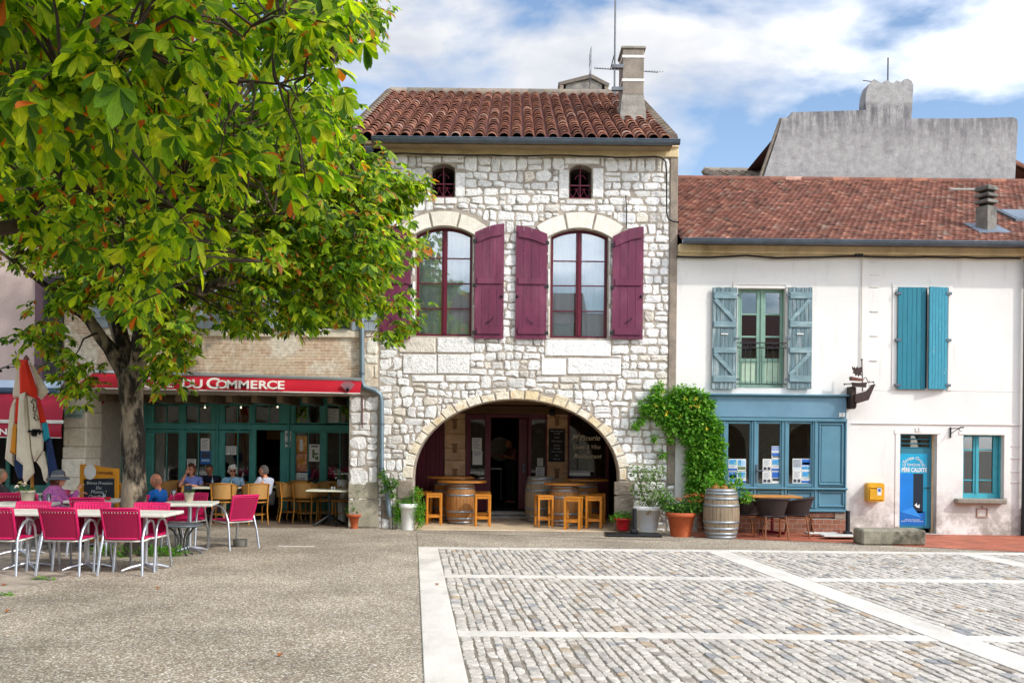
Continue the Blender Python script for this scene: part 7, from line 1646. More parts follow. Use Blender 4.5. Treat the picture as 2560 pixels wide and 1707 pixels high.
# ================================================================== CLIMBER between the stone house and the white house
vn = MB(); rg = random.Random(6)
blobs = []
for (x, y, r) in ((300, 60, 35), (290, 150, 70), (200, 230, 65), (330, 260, 110), (480, 130, 80), (560, 110, 70), (640, 170, 85), (540, 260, 120), (680, 270, 90), (430, 360, 110), (600, 390, 120), (730, 380, 80), (790, 420, 60), (560, 480, 80), (670, 520, 100), (760, 560, 90), (640, 620, 110), (760, 680, 110), (650, 750, 120), (780, 800, 100), (660, 880, 120), (780, 930, 90), (640, 980, 100), (720, 1020, 90), (650, 1050, 60), (800, 1060, 40), (780, 1140, 35), (720, 640, 120), (740, 760, 120), (720, 880, 120), (760, 1000, 70), (650, 680, 90), (840, 560, 45), (340, 640, 22), (400, 520, 25), (270, 500, 20), (100, 400, 25), (150, 350, 30), (740, 200, 40)):
    X, Z = Q('R3', x, y, YF - .14); q = 1.12 * r / 3.484 / 126; blobs.append((X, YF - .14 - .3 * min(q, .18), Z, q, min(.26, .6 * q + .06), q * 1.0))
leaf_cloud(vn, blobs, 13500, .095, rg, 0, .55)
VT = thing('climbing_vine', 'leafy green climber with yellow blossoms between the stone house and the blue shop', 'climber', (blobs[20][0], YF - .2, 0))
vn.build('foliage', leaf_vine := island_mat('vine leaf', [(0, '#3a6418'), (.4, '#568a28'), (.75, '#76a63c'), (1, '#9cbe56')], .5, 5, .2, 0, trans=(.35, (1.7, 2.1, .6))), VT, False)
fl_ = MB()
for (x, y) in ((290, 215), (350, 215), (535, 155), (625, 155), (595, 215), (640, 215), (490, 320), (375, 270), (365, 300), (725, 425), (340, 110)):
    X, Z = Q('R3', x, y, YF - .4); leaf_cloud(fl_, [(X, YF - .42, Z, .035, .03, .035)], 9, .045, rg, wd=.5)
fl_.build('blossom', mat('yellow blossom', '#dcc83c', .6, .15, 10, 0), VT, False)
sp = [Q('R3', x, y, YF - .08) for x, y in ((700, 1300), (690, 1150), (655, 960), (640, 760), (610, 560), (520, 420), (380, 300), (290, 150))]
MB().tube([(a, YF - .1, b) for a, b in sp], [.04, .035, .03, .028, .024, .018, .012, .008], 7).tube([(sp[3][0], YF - .1, sp[3][1]), (Q('R3', 720, 380)[0], YF - .12, Q('R3', 720, 380)[1]), (Q('R3', 600, 150)[0], YF - .12, Q('R3', 600, 150)[1])], [.022, .015, .008], 6).build('stem', twig, VT)
# small plant creeping up the downpipe by the porch
w2 = MB(); bl2 = []
for (x, y, r) in ((20, 830, 30), (60, 880, 35), (100, 930, 35), (130, 890, 25), (30, 960, 20), (110, 1000, 25)): X, Z = Q('R2', x, y, YF - .2); q = r / 3.51 / 126; bl2.append((X, YF - .2, Z, q, .07, q))
leaf_cloud(w2, bl2, 420, .075, rg); w2.tube([(bl2[5][0], YF - .12, 0), (bl2[5][0], YF - .14, bl2[5][2]), (bl2[0][0], YF - .16, bl2[0][2])], .008, 5, 1)
solo(w2, 'creeper', [leafg, twig], 'small creeper growing up the foot of the grey downpipe', 'plant', fix=False)
# ================================================================== PEOPLE
def skinned(name, joints, bones, radii, m, par, levels=1, squash=None, root='pelvis'):
    ks = list(joints); me = bpy.data.meshes.new('t'); me.from_pydata([joints[k] for k in ks], [(ks.index(a), ks.index(b)) for a, b in bones], [])
    o = bpy.data.objects.new('t', me); C.objects.link(o); md = o.modifiers.new('s', 'SKIN'); md.branch_smoothing = .6; md.use_smooth_shade = True
    for i, k in enumerate(ks): me.skin_vertices[0].data[i].radius = (radii[k], radii[k]); me.skin_vertices[0].data[i].use_root = (k == root)
    sb = o.modifiers.new('b', 'SUBSURF'); sb.levels = levels; sb.render_levels = levels
    dg = bpy.context.evaluated_depsgraph_get(); dg.update(); r = bpy.data.meshes.new_from_object(o.evaluated_get(dg)); bpy.data.objects.remove(o); bpy.data.meshes.remove(me)
    if squash:
        for v in r.vertices: squash(v)
    b = MB(); b.add([tuple(v.co) for v in r.vertices], [tuple(p.vertices) for p in r.polygons], 0, True); bpy.data.meshes.remove(r); return b
def hand(mb, wr, d, up, m=0, curl=.6, side=1):
    d = Vector(d).normalized(); up = Vector(up); up = (up - d * up.dot(d)).normalized(); sd = d.cross(up)
    i0 = len(mb.v); mb.ball((0, 0, 0), (.05, .04, .016), m, 10, 6)
    M = Matrix((d, sd, up)).transposed().to_4x4(); M.translation = Vector(wr) + d * .05; mb.xf(M, i0)
    for i, ln in enumerate((.062, .074, .078, .07)):
        o = Vector(wr) + d * .088 + sd * (.03 - .02 * i) * -side; q = -up
        mb.tube([o, o + (d * math.cos(curl * .5) + q * math.sin(curl * .5)) * ln * .45, o + (d * math.cos(curl * .5) + q * math.sin(curl * .5)) * ln * .45 + (d * math.cos(curl * 1.3) + q * math.sin(curl * 1.3)) * ln * .55], [.0095, .009, .007], 6, m)
    o = Vector(wr) + d * .035 + sd * .035 * side; mb.tube([o, o + sd * .025 * side + d * .025 - up * .008, o + sd * .022 * side + d * .06 - up * .02], [.011, .01, .008], 6, m)
def head(mb, c, yaw, pitch, ms, mouth=True, sc=1):
    i0 = len(mb.v); n, k = 22, 16; vs = []
    for i in range(k + 1):
        t = math.pi * i / k; z = -math.cos(t)
        for j in range(n):
            a = 2 * math.pi * j / n; s = math.sin(t); x, y = s * math.cos(a), s * math.sin(a)
            jaw = 1 - .28 * max(0, -z) ** 1.2; X = .076 * x * jaw; Y = .097 * y * (1 - .1 * max(0, -z)) + (.012 * max(0, -z) if y > 0 else 0); Z = .118 * z
            if y > .75: Y += .007 * math.exp(-((z - .25) / .15) ** 2) - .009 * math.exp(-((z - .05) / .1) ** 2) * (1 if abs(x) > .2 else .2)
            vs.append((X, Y, Z))
    mb.add(vs, [(i * n + j, i * n + (j + 1) % n, (i + 1) * n + (j + 1) % n, (i + 1) * n + j) for i in range(k) for j in range(n)], ms[0], True)
    mb.add([(-.009, .096, .018), (.009, .096, .018), (.017, .096, -.028), (-.017, .096, -.028), (0, .122, -.022), (0, .101, .022)], [(0, 5, 4, 3), (5, 1, 2, 4), (3, 4, 2)], ms[0], True)
    for s in (-1, 1):
        mb.ball((s * .077, -.008, -.005), (.011, .022, .032), ms[0], 8, 6); mb.ball((s * .03, .082, .012), (.012, .009, .008), ms[1], 8, 6); mb.box(s * .03 - .018, s * .03 + .018, .09, .1, .03, .036, .002, ms[1])
    mb.ball((0, .088, -.058), (.024, .009, .007), ms[2], 8, 6)
    M = Matrix.Translation(c) @ Matrix.Rotation(R(yaw), 4, 'Z') @ Matrix.Rotation(R(pitch), 4, 'X') @ Matrix.Scale(sc, 4); mb.xf(M, i0); return M
skin_m = mat('skin', '#c98a6c', .55, .08, 20, .04); skin_d = mat('tanned skin', '#a9694c', .55, .08, 20, .04); eye_m = mat('dark eye', '#21160f', .3, 0, 1, 0); lip_m = mat('lips', '#9c4a44', .5, .05, 10, 0)
def cloth(n, c, **k): return mat(n, c, .85, .14, 12, .25, 40, **k)
def person(label, x, y, rz, zs=.46, z0=0, lean=0, look=(0, 0), arms=None, top=None, bottom=None, hair=None, sleeves='short', skin=skin_m, hand_at_face=False, glasses=None, scarf=None, hat=None, stand=False, fat=1.0, sc=.97):
    t = thing('person', label, 'person')
    l = math.radians(lean); sh = lambda d, z: (0, -.06 + d + math.sin(l) * (z), zs + z)
    J = {'pelvis': (0, -.08, zs + .1), 'waist': (0, -.09 + math.sin(l) * .2, zs + .24), 'chest': (0, -.08 + math.sin(l) * .4, zs + .41), 'neck': (0, -.06 + math.sin(l) * .53, zs + .525), 'skull': (0, -.04 + math.sin(l) * .6, zs + .585)}
    cy = J['chest'][1]
    for s, k in ((-1, 'l'), (1, 'r')):
        J['sh' + k] = (.165 * s, cy + .01, zs + .47)
        el, wr = (arms or {}).get(k, ((.25, .07, .27), (.15, .3, .3)))
        J['el' + k] = (el[0] * s, el[1], zs + el[2]); J['wr' + k] = (wr[0] * s, wr[1], zs + wr[2])
        J['hip' + k] = (.09 * s, -.05, zs + .08)
        if stand: J['kn' + k] = (.1 * s, -.03, zs * .55); J['an' + k] = (.1 * s, -.07, .09); J['toe' + k] = (.12 * s, .1, .04)
        else: J['kn' + k] = (.13 * s, .36, zs + .08); J['an' + k] = (.13 * s, .36, .09); J['toe' + k] = (.15 * s, .52, .045)
    Bn = [('pelvis', 'waist'), ('waist', 'chest'), ('chest', 'neck'), ('neck', 'skull')]
    for k in 'lr': Bn += [('chest', 'sh' + k), ('sh' + k, 'el' + k), ('el' + k, 'wr' + k), ('pelvis', 'hip' + k), ('hip' + k, 'kn' + k), ('kn' + k, 'an' + k), ('an' + k, 'toe' + k)]
    Rr = {'pelvis': .105 * fat, 'waist': .1 * fat, 'chest': .1 * fat, 'neck': .05, 'skull': .052}
    for k in 'lr': Rr.update({'sh' + k: .05, 'el' + k: .04, 'wr' + k: .03, 'hip' + k: .075, 'kn' + k: .064, 'an' + k: .045, 'toe' + k: .04})
    def sq(v):
        c = v.co
        if abs(c.x) < .2 and c.z > zs + .02 and c.y < .08 and c.z < zs + .5: c.x *= 1.16; yc = J['waist'][1]; c.y = yc + (c.y - yc) * .86
    body = skinned('body', J, Bn, Rr, skin, t, 1, sq)
    hc = (0, J['skull'][1] + .03, zs + .652)
    for s, k in ((-1, 'l'), (1, 'r')):
        d = Vector(J['wr' + k]) - Vector(J['el' + k]); hand(body, J['wr' + k], d, (0, -.3, 1) if abs(d.normalized().z) < .8 else (0, -1, 0), 0, .7, -s)
    M = head(body, hc, look[0], look[1], (0, 1, 2)); o = body.build('body', [skin, eye_m, lip_m], t)
    def shell(nm, keys, bones, grow, m, over={}):
        JJ = {k: over.get(k, J[k]) for k in keys}; RR = {k: Rr[k] + grow + (.036 if k in ('pelvis', 'waist', 'chest') else .012 if k[:2] == 'sh' else 0) for k in keys}; RR.update({k: Rr[k[:2] + k[2:]] for k in ()})
        s_ = skinned(nm, JJ, bones, RR, m, t, 1, sq, keys[0]); return s_.build(nm, m, o)
    mid = lambda a, b, f: tuple(Vector(J[a]).lerp(Vector(J[b]), f))
    up_keys = ['pelvis', 'waist', 'chest', 'neck', 'shl', 'shr', 'ell', 'elr']; ub = [('pelvis', 'waist'), ('waist', 'chest'), ('chest', 'neck'), ('chest', 'shl'), ('chest', 'shr'), ('shl', 'ell'), ('shr', 'elr')]
    ov = {'neck': mid('chest', 'neck', .93)}
    if sleeves == 'long': up_keys += ['wrl', 'wrr']; ub += [('ell', 'wrl'), ('elr', 'wrr')]; ov.update({'wrl': mid('ell', 'wrl', .9), 'wrr': mid('elr', 'wrr', .9)})
    else: ov.update({'ell': mid('shl', 'ell', .8), 'elr': mid('shr', 'elr', .8)})
    shell('shirt', up_keys, ub, .02, top, ov)
    lk = ['pelvis'] + [a + k for k in 'lr' for a in ('hip', 'kn', 'an')]; shell('trousers', lk, [('pelvis', 'hipl'), ('pelvis', 'hipr'), ('hipl', 'knl'), ('hipr', 'knr'), ('knl', 'anl'), ('knr', 'anr')], .012, bottom)
    for k in 'lr':
        a, b = Vector(J['an' + k]), Vector(J['toe' + k]); MB().tube([a + Vector((0, -.05, -.03)), a.lerp(b, .4) + Vector((0, 0, -.02)), b, b + (b - a).normalized() * .05 + Vector((0, 0, .01))], [.042, .05, .048, .02], 10, flat=.85).build('shoe', mat('dark shoes', '#241d1a', .6), o)
    if hair:
        kind, hm = hair; h = MB(); n, k = 22, 14; vs = []; rg = random.Random(len(label)); keep = {}
        for i in range(k + 1):
            th = math.pi * i / k; z = -math.cos(th)
            for j in range(n):
                a = 2 * math.pi * j / n; s = math.sin(th); X, Y = s * math.cos(a), s * math.sin(a); g = {'curly': 1.1, 'short': 1.07, 'fringe': 1.03, 'bob': 1.1}[kind] * (1 + (rg.uniform(-.06, .06) if kind in ('curly', 'bob') else rg.uniform(-.01, .01)))
                vs.append((.079 * X * g, .1 * Y * g - .006, .12 * z * g + .004))
        def ok(i, j):
            th = math.pi * (i + .5) / k; z = -math.cos(th); a = 2 * math.pi * (j + .5) / n; Y = math.sin(th) * math.sin(a)
            if kind == 'fringe': return -.4 < z < .12 and Y < -.12
            if kind == 'short': return z > .5 + .12 * Y or (Y < .05 and z > -.45)
            if kind == 'bob': return z > .55 or (Y < .35 and z > -.75) 
            return z > .5 or (Y < .25 and z > -.6)
        h.add(vs, [(i * n + j, i * n + (j + 1) % n, (i + 1) * n + (j + 1) % n, (i + 1) * n + j) for i in range(k) for j in range(n) if ok(i, j)], 0, True); 
        if kind in ('curly', 'bob'):
            for _ in range(150):
                v = Vector((rg.gauss(0, 1), rg.gauss(0, 1), rg.gauss(0, 1))).normalized(); i = int((1 - math.degrees(math.asin(v.z)) / 90) * 0)
                if (v.z > .42 or (v.y < .3 and v.z > (-.6 if kind == 'curly' else -.8))): q = rg.uniform(1.05, 1.22); h.ball((.079 * v.x * q, .1 * v.y * q - .006, .12 * v.z * q + .006), rg.uniform(.014, .026) if kind == 'curly' else rg.uniform(.014, .02), 0, 7, 5)
        h.xf(M); h.build('hair', hm, o, False)
    if glasses:
        g_ = MB()
        for s in (-1, 1): g_.tube([(s * .031 + .022 * math.cos(a), .108, .01 + .017 * math.sin(a)) for a in np.linspace(0, 2 * math.pi, 12, endpoint=False)], .0035, 5, closed=True); g_.rod((s * .052, .105, .014), (s * .08, .0, .012), .003, 4); g_.prism([(s * .031 + .02 * math.cos(a), .01 + .015 * math.sin(a)) for a in np.linspace(0, 2 * math.pi, 10, endpoint=False)], .105, .107)
        g_.rod((-.01, .108, .014), (.01, .108, .014), .003, 4); g_.xf(M); g_.build('glasses', glasses, o)
    if scarf:
        s_ = MB(); n = 26; vs = []; rg = random.Random(3); yy = J['chest'][1]
        for i, (r_, zz) in enumerate(((.075, .57), (.13, .53), (.2, .47), (.25, .36), (.27, .24), (.285, .12), (.28, .05))):
            for j in range(n): a = 2 * math.pi * j / n; q = r_ * (1 + .05 * math.sin(a * 6 + i) + rg.uniform(-.02, .02)); vs.append((q * math.cos(a), yy + q * .8 * math.sin(a), zs + zz + .02 * math.sin(a * 3) * (i > 2)))
        s_.add(vs, [(i * n + j, i * n + (j + 1) % n, (i + 1) * n + (j + 1) % n, (i + 1) * n + j) for i in range(6) for j in range(n)], 0, True); s_.build('shawl', scarf, o, False)
    if hat:
        h = MB(); h.lathe([(.17, .01), (.165, .03), (.1, .06)], 24, (0, -.01, 0), 0, True, 1, 1.1); h.lathe([(.107, .055), (.105, .09)], 24, (0, -.01, 0), 1, True, 1, 1.1); h.lathe([(.105, .09), (.098, .14), (.06, .165), (0, .17)], 24, (0, -.01, 0), 0, True, 1, 1.1); h.xf(M); h.build('hat', hat, o, False)
    place(t, x, y, rz, z0); t.scale = (sc, sc, sc); return t
jean = cloth('blue jeans', '#26324f'); darkt = cloth('dark trousers', '#2a2826'); grey_h = mat('grey hair', '#6d6560', .8, .2, 40, .3); white_h = mat('white hair', '#d8d6d0', .8, .12, 40, .3); brown_h = mat('brown hair', '#5f3620', .8, .2, 40, .3)
rest = {'l': ((.25, .05, .26), (.13, .28, .33)), 'r': ((.25, .05, .26), (.13, .28, .33))}
face = {'l': ((.25, .05, .26), (.13, .28, .33)), 'r': ((.19, .16, .28), (.05, .13, .58))}
X = Q('L4', 1295, 200, 16.35)[0]; person('bald man in a bright blue shirt seated just right of the tree trunk', X, 16.35, 84, .46, 0, -2, (-8, -4), {'l': ((.25, .1, .25), (.1, .32, .36)), 'r': ((.27, .06, .25), (.12, .3, .34))}, cloth('bright blue shirt', '#0d5fae'), darkt, ('fringe', mat('thin cropped hair', '#97694f', .8)), skin=mat('ruddy skin', '#bd7a5c', .5, .08, 20, .04), fat=1.05)
person('woman in a lilac blouse and brown hair resting her hand on her face', at5(622, 21.3), 21.25, 176, .46, .02, 0, (-4, 0), face, cloth('lilac blouse', '#7f8fd6'), jean, ('bob', brown_h), 'short', glasses=mat('red brown glasses', '#4a1c18', .3))
person('dark haired man in a navy striped top bending his head at the table', at5(800, 21.8), 21.7, 172, .46, .02, 8, (6, -22), rest, cloth('navy top', '#171d33', col2='#8a90a0', mix=(.66, .68)), darkt, ('short', mat('dark grey hair', '#3a3430', .8)), 'long', skin=skin_d)
person('white haired woman in sunglasses and a light blue checked shirt', at5(992, 21.5), 21.4, 186, .44, .02, 3, (12, -5), rest, cloth('light blue checked shirt', '#7fb0d4', col2='#a9cbe2', mix=(.48, .52)), cloth('beige trousers', '#8f8068'), ('curly', white_h), 'short', glasses=mat('dark sunglasses', '#2a1a1e', .2))
person('grey haired man in a white t-shirt seated in profile before the open cafe door', at5(1240, 20.75), 20.72, 62, .47, .02, -3, (14, 0), rest, cloth('white t-shirt', '#b9bed0'), darkt, ('short', mat('salt grey hair', '#4f4a48', .8)), 'short', glasses=mat('thin dark glasses', '#2a2422', .3))
X = Q('E', 1095, 400, 15.95)[0]; person('woman in a grey cloche hat and pink lace shawl seen from behind', X, 15.98, -52, .47, 0, -2, (-22, 0), {'l': ((.24, .06, .3), (.12, .3, .4)), 'r': ((.24, .1, .28), (.08, .26, .5))}, cloth('pink blouse', '#a4508f'), darkt, ('curly', brown_h), 'long', scarf=mat('pink lace shawl', '#c06a9c', .85, .25, 30, .5, 60, col2='#9a4f96', mix=(.45, .6)), hat=[mat('grey hat felt', '#575b66', .85, .12, 14, .2), mat('pale hat band', '#8f8b86', .8)])
X = Q('L3', 22, 1300, 17.6)[0]; person('person with greying blond hair in a dark top at the left edge', X, 17.6, -40, .46, 0, 0, (-10, -6), rest, cloth('charcoal top', '#3a3538'), darkt, ('short', mat('greying blond hair', '#8a7a64', .8, .15, 40, .3)), 'long')
X = Q('R2', 1140, 640, 24.6)[0]; person('person in a dull pink top standing in the dark bar doorway', X, 24.6, 120, .93, .2, 4, (10, -10), rest, cloth('dull pink top', '#7a4550'), darkt, ('short', mat('black hair', '#15100e', .8)), 'short', skin=skin_d, stand=True)
# ================================================================== SIGNS, PAPER, CABLES AND SMALL THINGS
paper = mat('white paper', '#d9d9d4', .8, .05, 5, 0); inkb = mat('blue print', '#1f5fb0', .6, .2, 9, 0); inkg = mat('grey print', '#8d949c', .6, .25, 14, 0); inkd = mat('dark print', '#39404a', .6, .2, 14, 0); inkc = mat('cyan photo print', '#3f8fc4', .5, .35, 16, 0, col2='#8fb06a', mix=(.5, .6)); inkl = mat('pale blue print', '#9fc0dc', .6, .2, 10, 0); inko = mat('orange print', '#c07a2a', .6, .3, 14, 0, col2='#d9a860', mix=(.45, .6)); inkr = mat('pink orange print', '#b86a4a', .6, .3, 14, 0, col2='#d9a070', mix=(.45, .6)); inkgr = mat('green print', '#5f6f4a', .6, .3, 12, 0)
def poster(c, x0, y0, x1, y1, Y, label, parts, base=paper, group=None, name='poster'):
    a, b, z0, z1 = RC(c, x0, y0, x1, y1, Y); t = thing(name, label, 'poster', ((a + b) / 2, Y, z0), group)
    MB().box(a, b, Y - .003, Y, z0, z1).build('sheet', base, t); w_, h_ = b - a, z1 - z0; per = {}
    for (u0, v0, u1, v1, m) in parts: per.setdefault(m.name, [m, MB()])[1].box(a + u0 * w_, a + u1 * w_, Y - .0055, Y - .0032, z1 - v1 * h_, z1 - v0 * h_)
    for m, mb in per.values(): mb.build('print', m, t)
    return t
lines = lambda a, b, n, m, u0=.12, u1=.85: [(u0, a + (b - a) * i / n, u1 - (.2 if i % 3 == 2 else 0), a + (b - a) * (i + .45) / n, m) for i in range(n)]
YP = Yb + .05
fly = 'property flyers in the blue shop windows'
F1 = [(.06, .06, .94, .5, inkc), (.0, .78, 1, .96, inkb)] + lines(.55, .75, 3, inkg); F2 = [(.06, .08, .45, .6, inkc), (.5, .1, .94, .6, inkl), (.06, .65, .94, .9, inkgr)]; F3 = [(.0, .1, 1, .3, inkb), (.0, .42, 1, .6, inkb)] + lines(.66, .9, 3, inkl)
F4 = lines(.08, .6, 7, inkg) + [(.1, .66, .45, .92, inkd), (.55, .66, .9, .92, inkd)]; F5 = [(.04, .04, .96, .52, inkb), (.1, .56, .9, .8, inkd)]; F6 = [(.06, .06, .94, .72, inkg)] + lines(.76, .95, 2, inkl); F7 = [(.04, .04, .96, .55, inkb), (.1, .3, .9, .5, inkgr), (.04, .62, .96, .9, inkc)]
for (x0, y0, x1, y1, P, lb) in ((910, 685, 985, 790, F1, 'property flyer with a pool photo, upper left in the left shop window'), (987, 685, 1062, 790, F2, 'property flyer with a green lawn, upper right in the left shop window'), (910, 794, 985, 898, F7, 'property flyer, lower left in the left shop window'), (987, 794, 1062, 898, F1, 'property flyer, lower right in the left shop window'),
        (1285, 575, 1362, 630, F3, 'blue striped notice at the top of the middle shop window'), (1285, 632, 1362, 682, F5, 'small notice with two columns under the blue striped one'), (1208, 685, 1283, 792, F4, 'grey flyer, upper left of the four in the middle shop window'), (1285, 685, 1362, 792, F1, 'blue flyer, upper right of the four in the middle shop window'), (1206, 795, 1283, 898, F4, 'flyer with two dark pictures, lower left in the middle shop window'), (1285, 795, 1362, 898, F5, 'flyer with a blue header, lower right in the middle shop window'),
        (1468, 683, 1544, 788, F6, 'grey photo flyer, upper left in the right shop window'), (1546, 683, 1622, 788, F7, 'flyer with a blue sky photo, upper right in the right shop window'), (1468, 790, 1544, 898, F4, 'white text flyer, lower left in the right shop window'), (1546, 790, 1622, 898, F1, 'blue flyer, lower right in the right shop window')):
    poster('R3', x0, y0, x1, y1, YP, lb, P, paper, fly, 'flyer')
YQ = YC + .055
for (x0, y0, x1, y1, base, P, lb) in ((703, 680, 780, 790, paper, lines(.1, .9, 8, inkg), 'white notice in the cafe window above the blue poster'), (700, 793, 790, 905, inkb, [(.1, .1, .9, .5, inkd), (.1, .62, .9, .8, inkl)], 'dark blue poster in the cafe window'), (745, 915, 790, 965, paper, lines(.2, .8, 3, inkg), 'small white card under the blue poster'), (583, 860, 662, 950, paper, lines(.1, .9, 7, inkg), 'white notice low in the cafe window left of the blue poster'),
        (908, 748, 960, 823, paper, lines(.1, .9, 6, inkg), 'left of two white sheets side by side in the cafe window'), (964, 748, 1014, 823, paper, lines(.1, .9, 6, inkg), 'right of two white sheets side by side in the cafe window'), (1530, 660, 1629, 805, inko, [(.35, .2, .65, .9, paper)], 'orange poster in the window right of the cafe door'), (1530, 812, 1629, 968, inkr, [(.2, .25, .8, .6, inko)], 'pinkish poster under the orange one right of the cafe door'),
        (1645, 733, 1744, 882, paper, [(.2, .08, .8, .16, inkd), (.3, .3, .5, .8, inkgr), (.5, .5, .8, .62, inkgr), (.55, .7, .85, .9, inkgr)], 'white poster with a green drawing right of the cafe door'), (1532, 980, 1632, 1060, paper, [(.2, .55, .32, .7, inkd), (.42, .55, .54, .7, inkd), (.64, .55, .76, .7, inkd)], 'white sheet with three dark marks low in the cafe window'), (1800, 425, 1905, 550, paper, lines(.08, .9, 9, inkg), 'white menu sheet in the top right cafe window')):
    poster('L5', x0, y0, x1, y1, YQ, lb, P, base)
poster('L5', 1437, 616, 1490, 705, YC - .012, 'white sticker with a dark stripe on the teal post by the cafe door', [(.1, .2, .9, .5, inkg)], paper); poster('L5', 1440, 710, 1486, 756, YC - .012, 'black and white sticker under the striped one on the teal post', [(.1, .1, .9, .5, inkd)], paper)
for (x0, y0, x1, y1, P, lb) in ((808, 505, 893, 620, lines(.1, .9, 7, inkg), 'pale printed sheet in the window left of the bar door'), (812, 622, 898, 742, lines(.1, .4, 3, inkg), 'cream menu card in the window left of the bar door'), (1380, 685, 1430, 752, lines(.1, .9, 4, inkg), 'small white card in the window right of the bar door'), (1368, 762, 1443, 862, lines(.1, .9, 7, inkg), 'white menu sheet in the window right of the bar door')):
    poster('R2', x0, y0, x1, y1, YB + .035, lb, P, paper)
# blackboard and lettering of the wine bar
chalk = mat('chalk', '#c9c9c4', .9, .1, 30, 0); slate = mat('slate blackboard', '#14171a', .7, .2, 6, .05)
a, b, z0, z1 = RC('R2', 1478, 428, 1620, 715, YB); t = thing('menu_blackboard', 'tall blackboard with chalk menu on the stone post right of the bar door', 'blackboard', ((a + b) / 2, YB - .08, z0))
MB().box(a, b, YB - .085, YB - .062, z0, z1, .004).build('board', slate, t)
w_ = (a + b) / 2
for i, (s_, y, sz) in enumerate((('Menu du jour', 447, .055), ('le midi', 468, .05), ('Entrée', 503, .045), ('Plat du jour', 535, .05), ('Dessert', 572, .045), ('Fromage', 598, .045), ('Vins au verre', 628, .045), ('Café', 660, .045), ('Formule', 690, .045))):
    X, Z = Q('R2', 1549, y, YB); text('chalk_writing', s_, sz, w_, YB - .087, Z, chalk, t, .25, 'CENTER', .001)
gold = mat('cream window lettering', '#f2ead8', .6, .05); WL = thing('window_lettering', 'cream script lettering on the right window of the wine bar', 'lettering', (Q('R2', 1820, 600, YB)[0], YB + .03, Q('R2', 1820, 690, YB)[1]))
for s_, x, y, sz in (('M Picurie', 1805, 508, .17), ('Cave à Vins', 1812, 586, .135), ('&', 1822, 632, .09), ('Restaurant', 1820, 668, .145)):
    X, Z = Q('R2', x, y, YB + .03); text('lettering', s_, sz, X, YB + .033, Z, gold, WL, .3, 'CENTER', .001, bold=.003)
X, Z = Q('R2', 1788, 535, YB + .4); solo(MB().ball((X, YB + .4, Z), .055, 0, 14, 10).rod((X, YB + .4, Z + .05), (X, YB + .4, Z + 1), .005, 5), 'pendant_lamp', lampy := mat('amber lamp globe', '#c98a1e', .3, .05), 'small amber globe lamp hanging behind the lettered bar window', 'lamp')
X, Z = Q('R2', 1398, 455, YB + .03); text('w', '976', .15, X, YB + .033, Z, inkd, SH, .4, 'CENTER', .001).name = 'window_number'
X, Z = Q('R2', 1512, 275, YB - .2); solo(MB().lathe([(.02, .16), (.06, .13), (.07, .03), (.055, .0)], 14, (X, YB - .2, Z - .1)).rod((X, YB - .2, Z), (X, YB - .06, Z + .06), .012, 6), 'porch_lamp', black_iron, 'small black lamp under the lintel beam of the porch', 'lamp')

# number plates
def plate(c, x0, y0, x1, y1, s_, label, Y):
    a, b, z0, z1 = RC(c, x0, y0, x1, y1, Y); t = thing('number_plate', label, 'number plate', ((a + b) / 2, Y, z0), 'house number plates'); MB().box(a, b, Y - .018, Y - .001, z0, z1, .004).build('plate', white_trim, t); text('digit', s_, (z1 - z0) * .95, (a + b) / 2, Y - .02, (z0 + z1) / 2, inkd, t, 0, 'CENTER', .001)
plate('R3', 1871, 285, 1922, 320, '3', 'white enamel number 3 on the blue shop fascia', Yb); plate('R4', 650, 622, 692, 652, '2', 'white enamel number 2 above the narrow blue door', YF - .014)
# printed panel on the narrow door
a, b, z0, z1 = RC('R4', 532, 808, 733, 1320, Yd - .004); DP = thing('door_poster', 'tall blue printed advert covering the narrow door', 'poster', ((a + b) / 2, Yd, z0)); a = max(a, DW[0] + .005)
MB().box(a, b, Yd - .006, Yd - .001, z0, z1).build('panel', mat('bright blue advert', '#1499c0', .4, .08, 2, 0), DP)
def dp(x0, y0, x1, y1, m, k=0): p, q, r, s_ = RC('R4', x0, y0, x1, y1, Yd - .008); MB().box(max(p, a + .002), q, Yd - .0085 - k * .002, Yd - .0062, r, s_).build('print', m, DP)
dp(540, 948, 634, 1215, mat('blue door print', '#0b74c6', .4, .1, 3, 0)); dp(636, 950, 706, 1230, mat('dark doorway print', '#0e1f30', .4, .1, 3, 0)); dp(540, 1217, 720, 1318, mat('deep blue print', '#0c62b0', .4, .12, 3, 0))
p = [Q('R4', x, y, Yd - .01) for x, y in ((545, 1222), (635, 1190), (690, 1262), (640, 1250))]; MB().prism(p, Yd - .0125, Yd - .0086).build('print', mat('light blue floor print', '#2f86d4', .4, .1, 3, 0), DP)
p = [Q('R4', x, y, Yd - .01) for x, y in ((645, 1175), (660, 1158), (664, 1178), (682, 1168), (680, 1195), (660, 1190))]; MB().prism(p, Yd - .0125, Yd - .0086).build('print', paper, DP)
for i, ch in enumerate('Escape Game'):
    th = R(145 - i * 11); X, Z = Q('R4', 634 + 74 * math.cos(th), 908 - 70 * math.sin(th), Yd); text('lettering', ch, .095, X, Yd - .009, Z, paper, DP, 0, 'CENTER', .001, 0, 90 - math.degrees(th))
X, Z = Q('R4', 632, 886, Yd); text('lettering', 'Le fantôme du', .088, X + .02, Yd - .009, Z, paper, DP, 0, 'CENTER', .001, 0, 0, .9); X, Z = Q('R4', 634, 925, Yd); text('lettering', 'PÈRE CALIXTE', .118, X + .02, Yd - .009, Z, paper, DP, 0, 'CENTER', .001, 0, 0, .68, bold=.004)
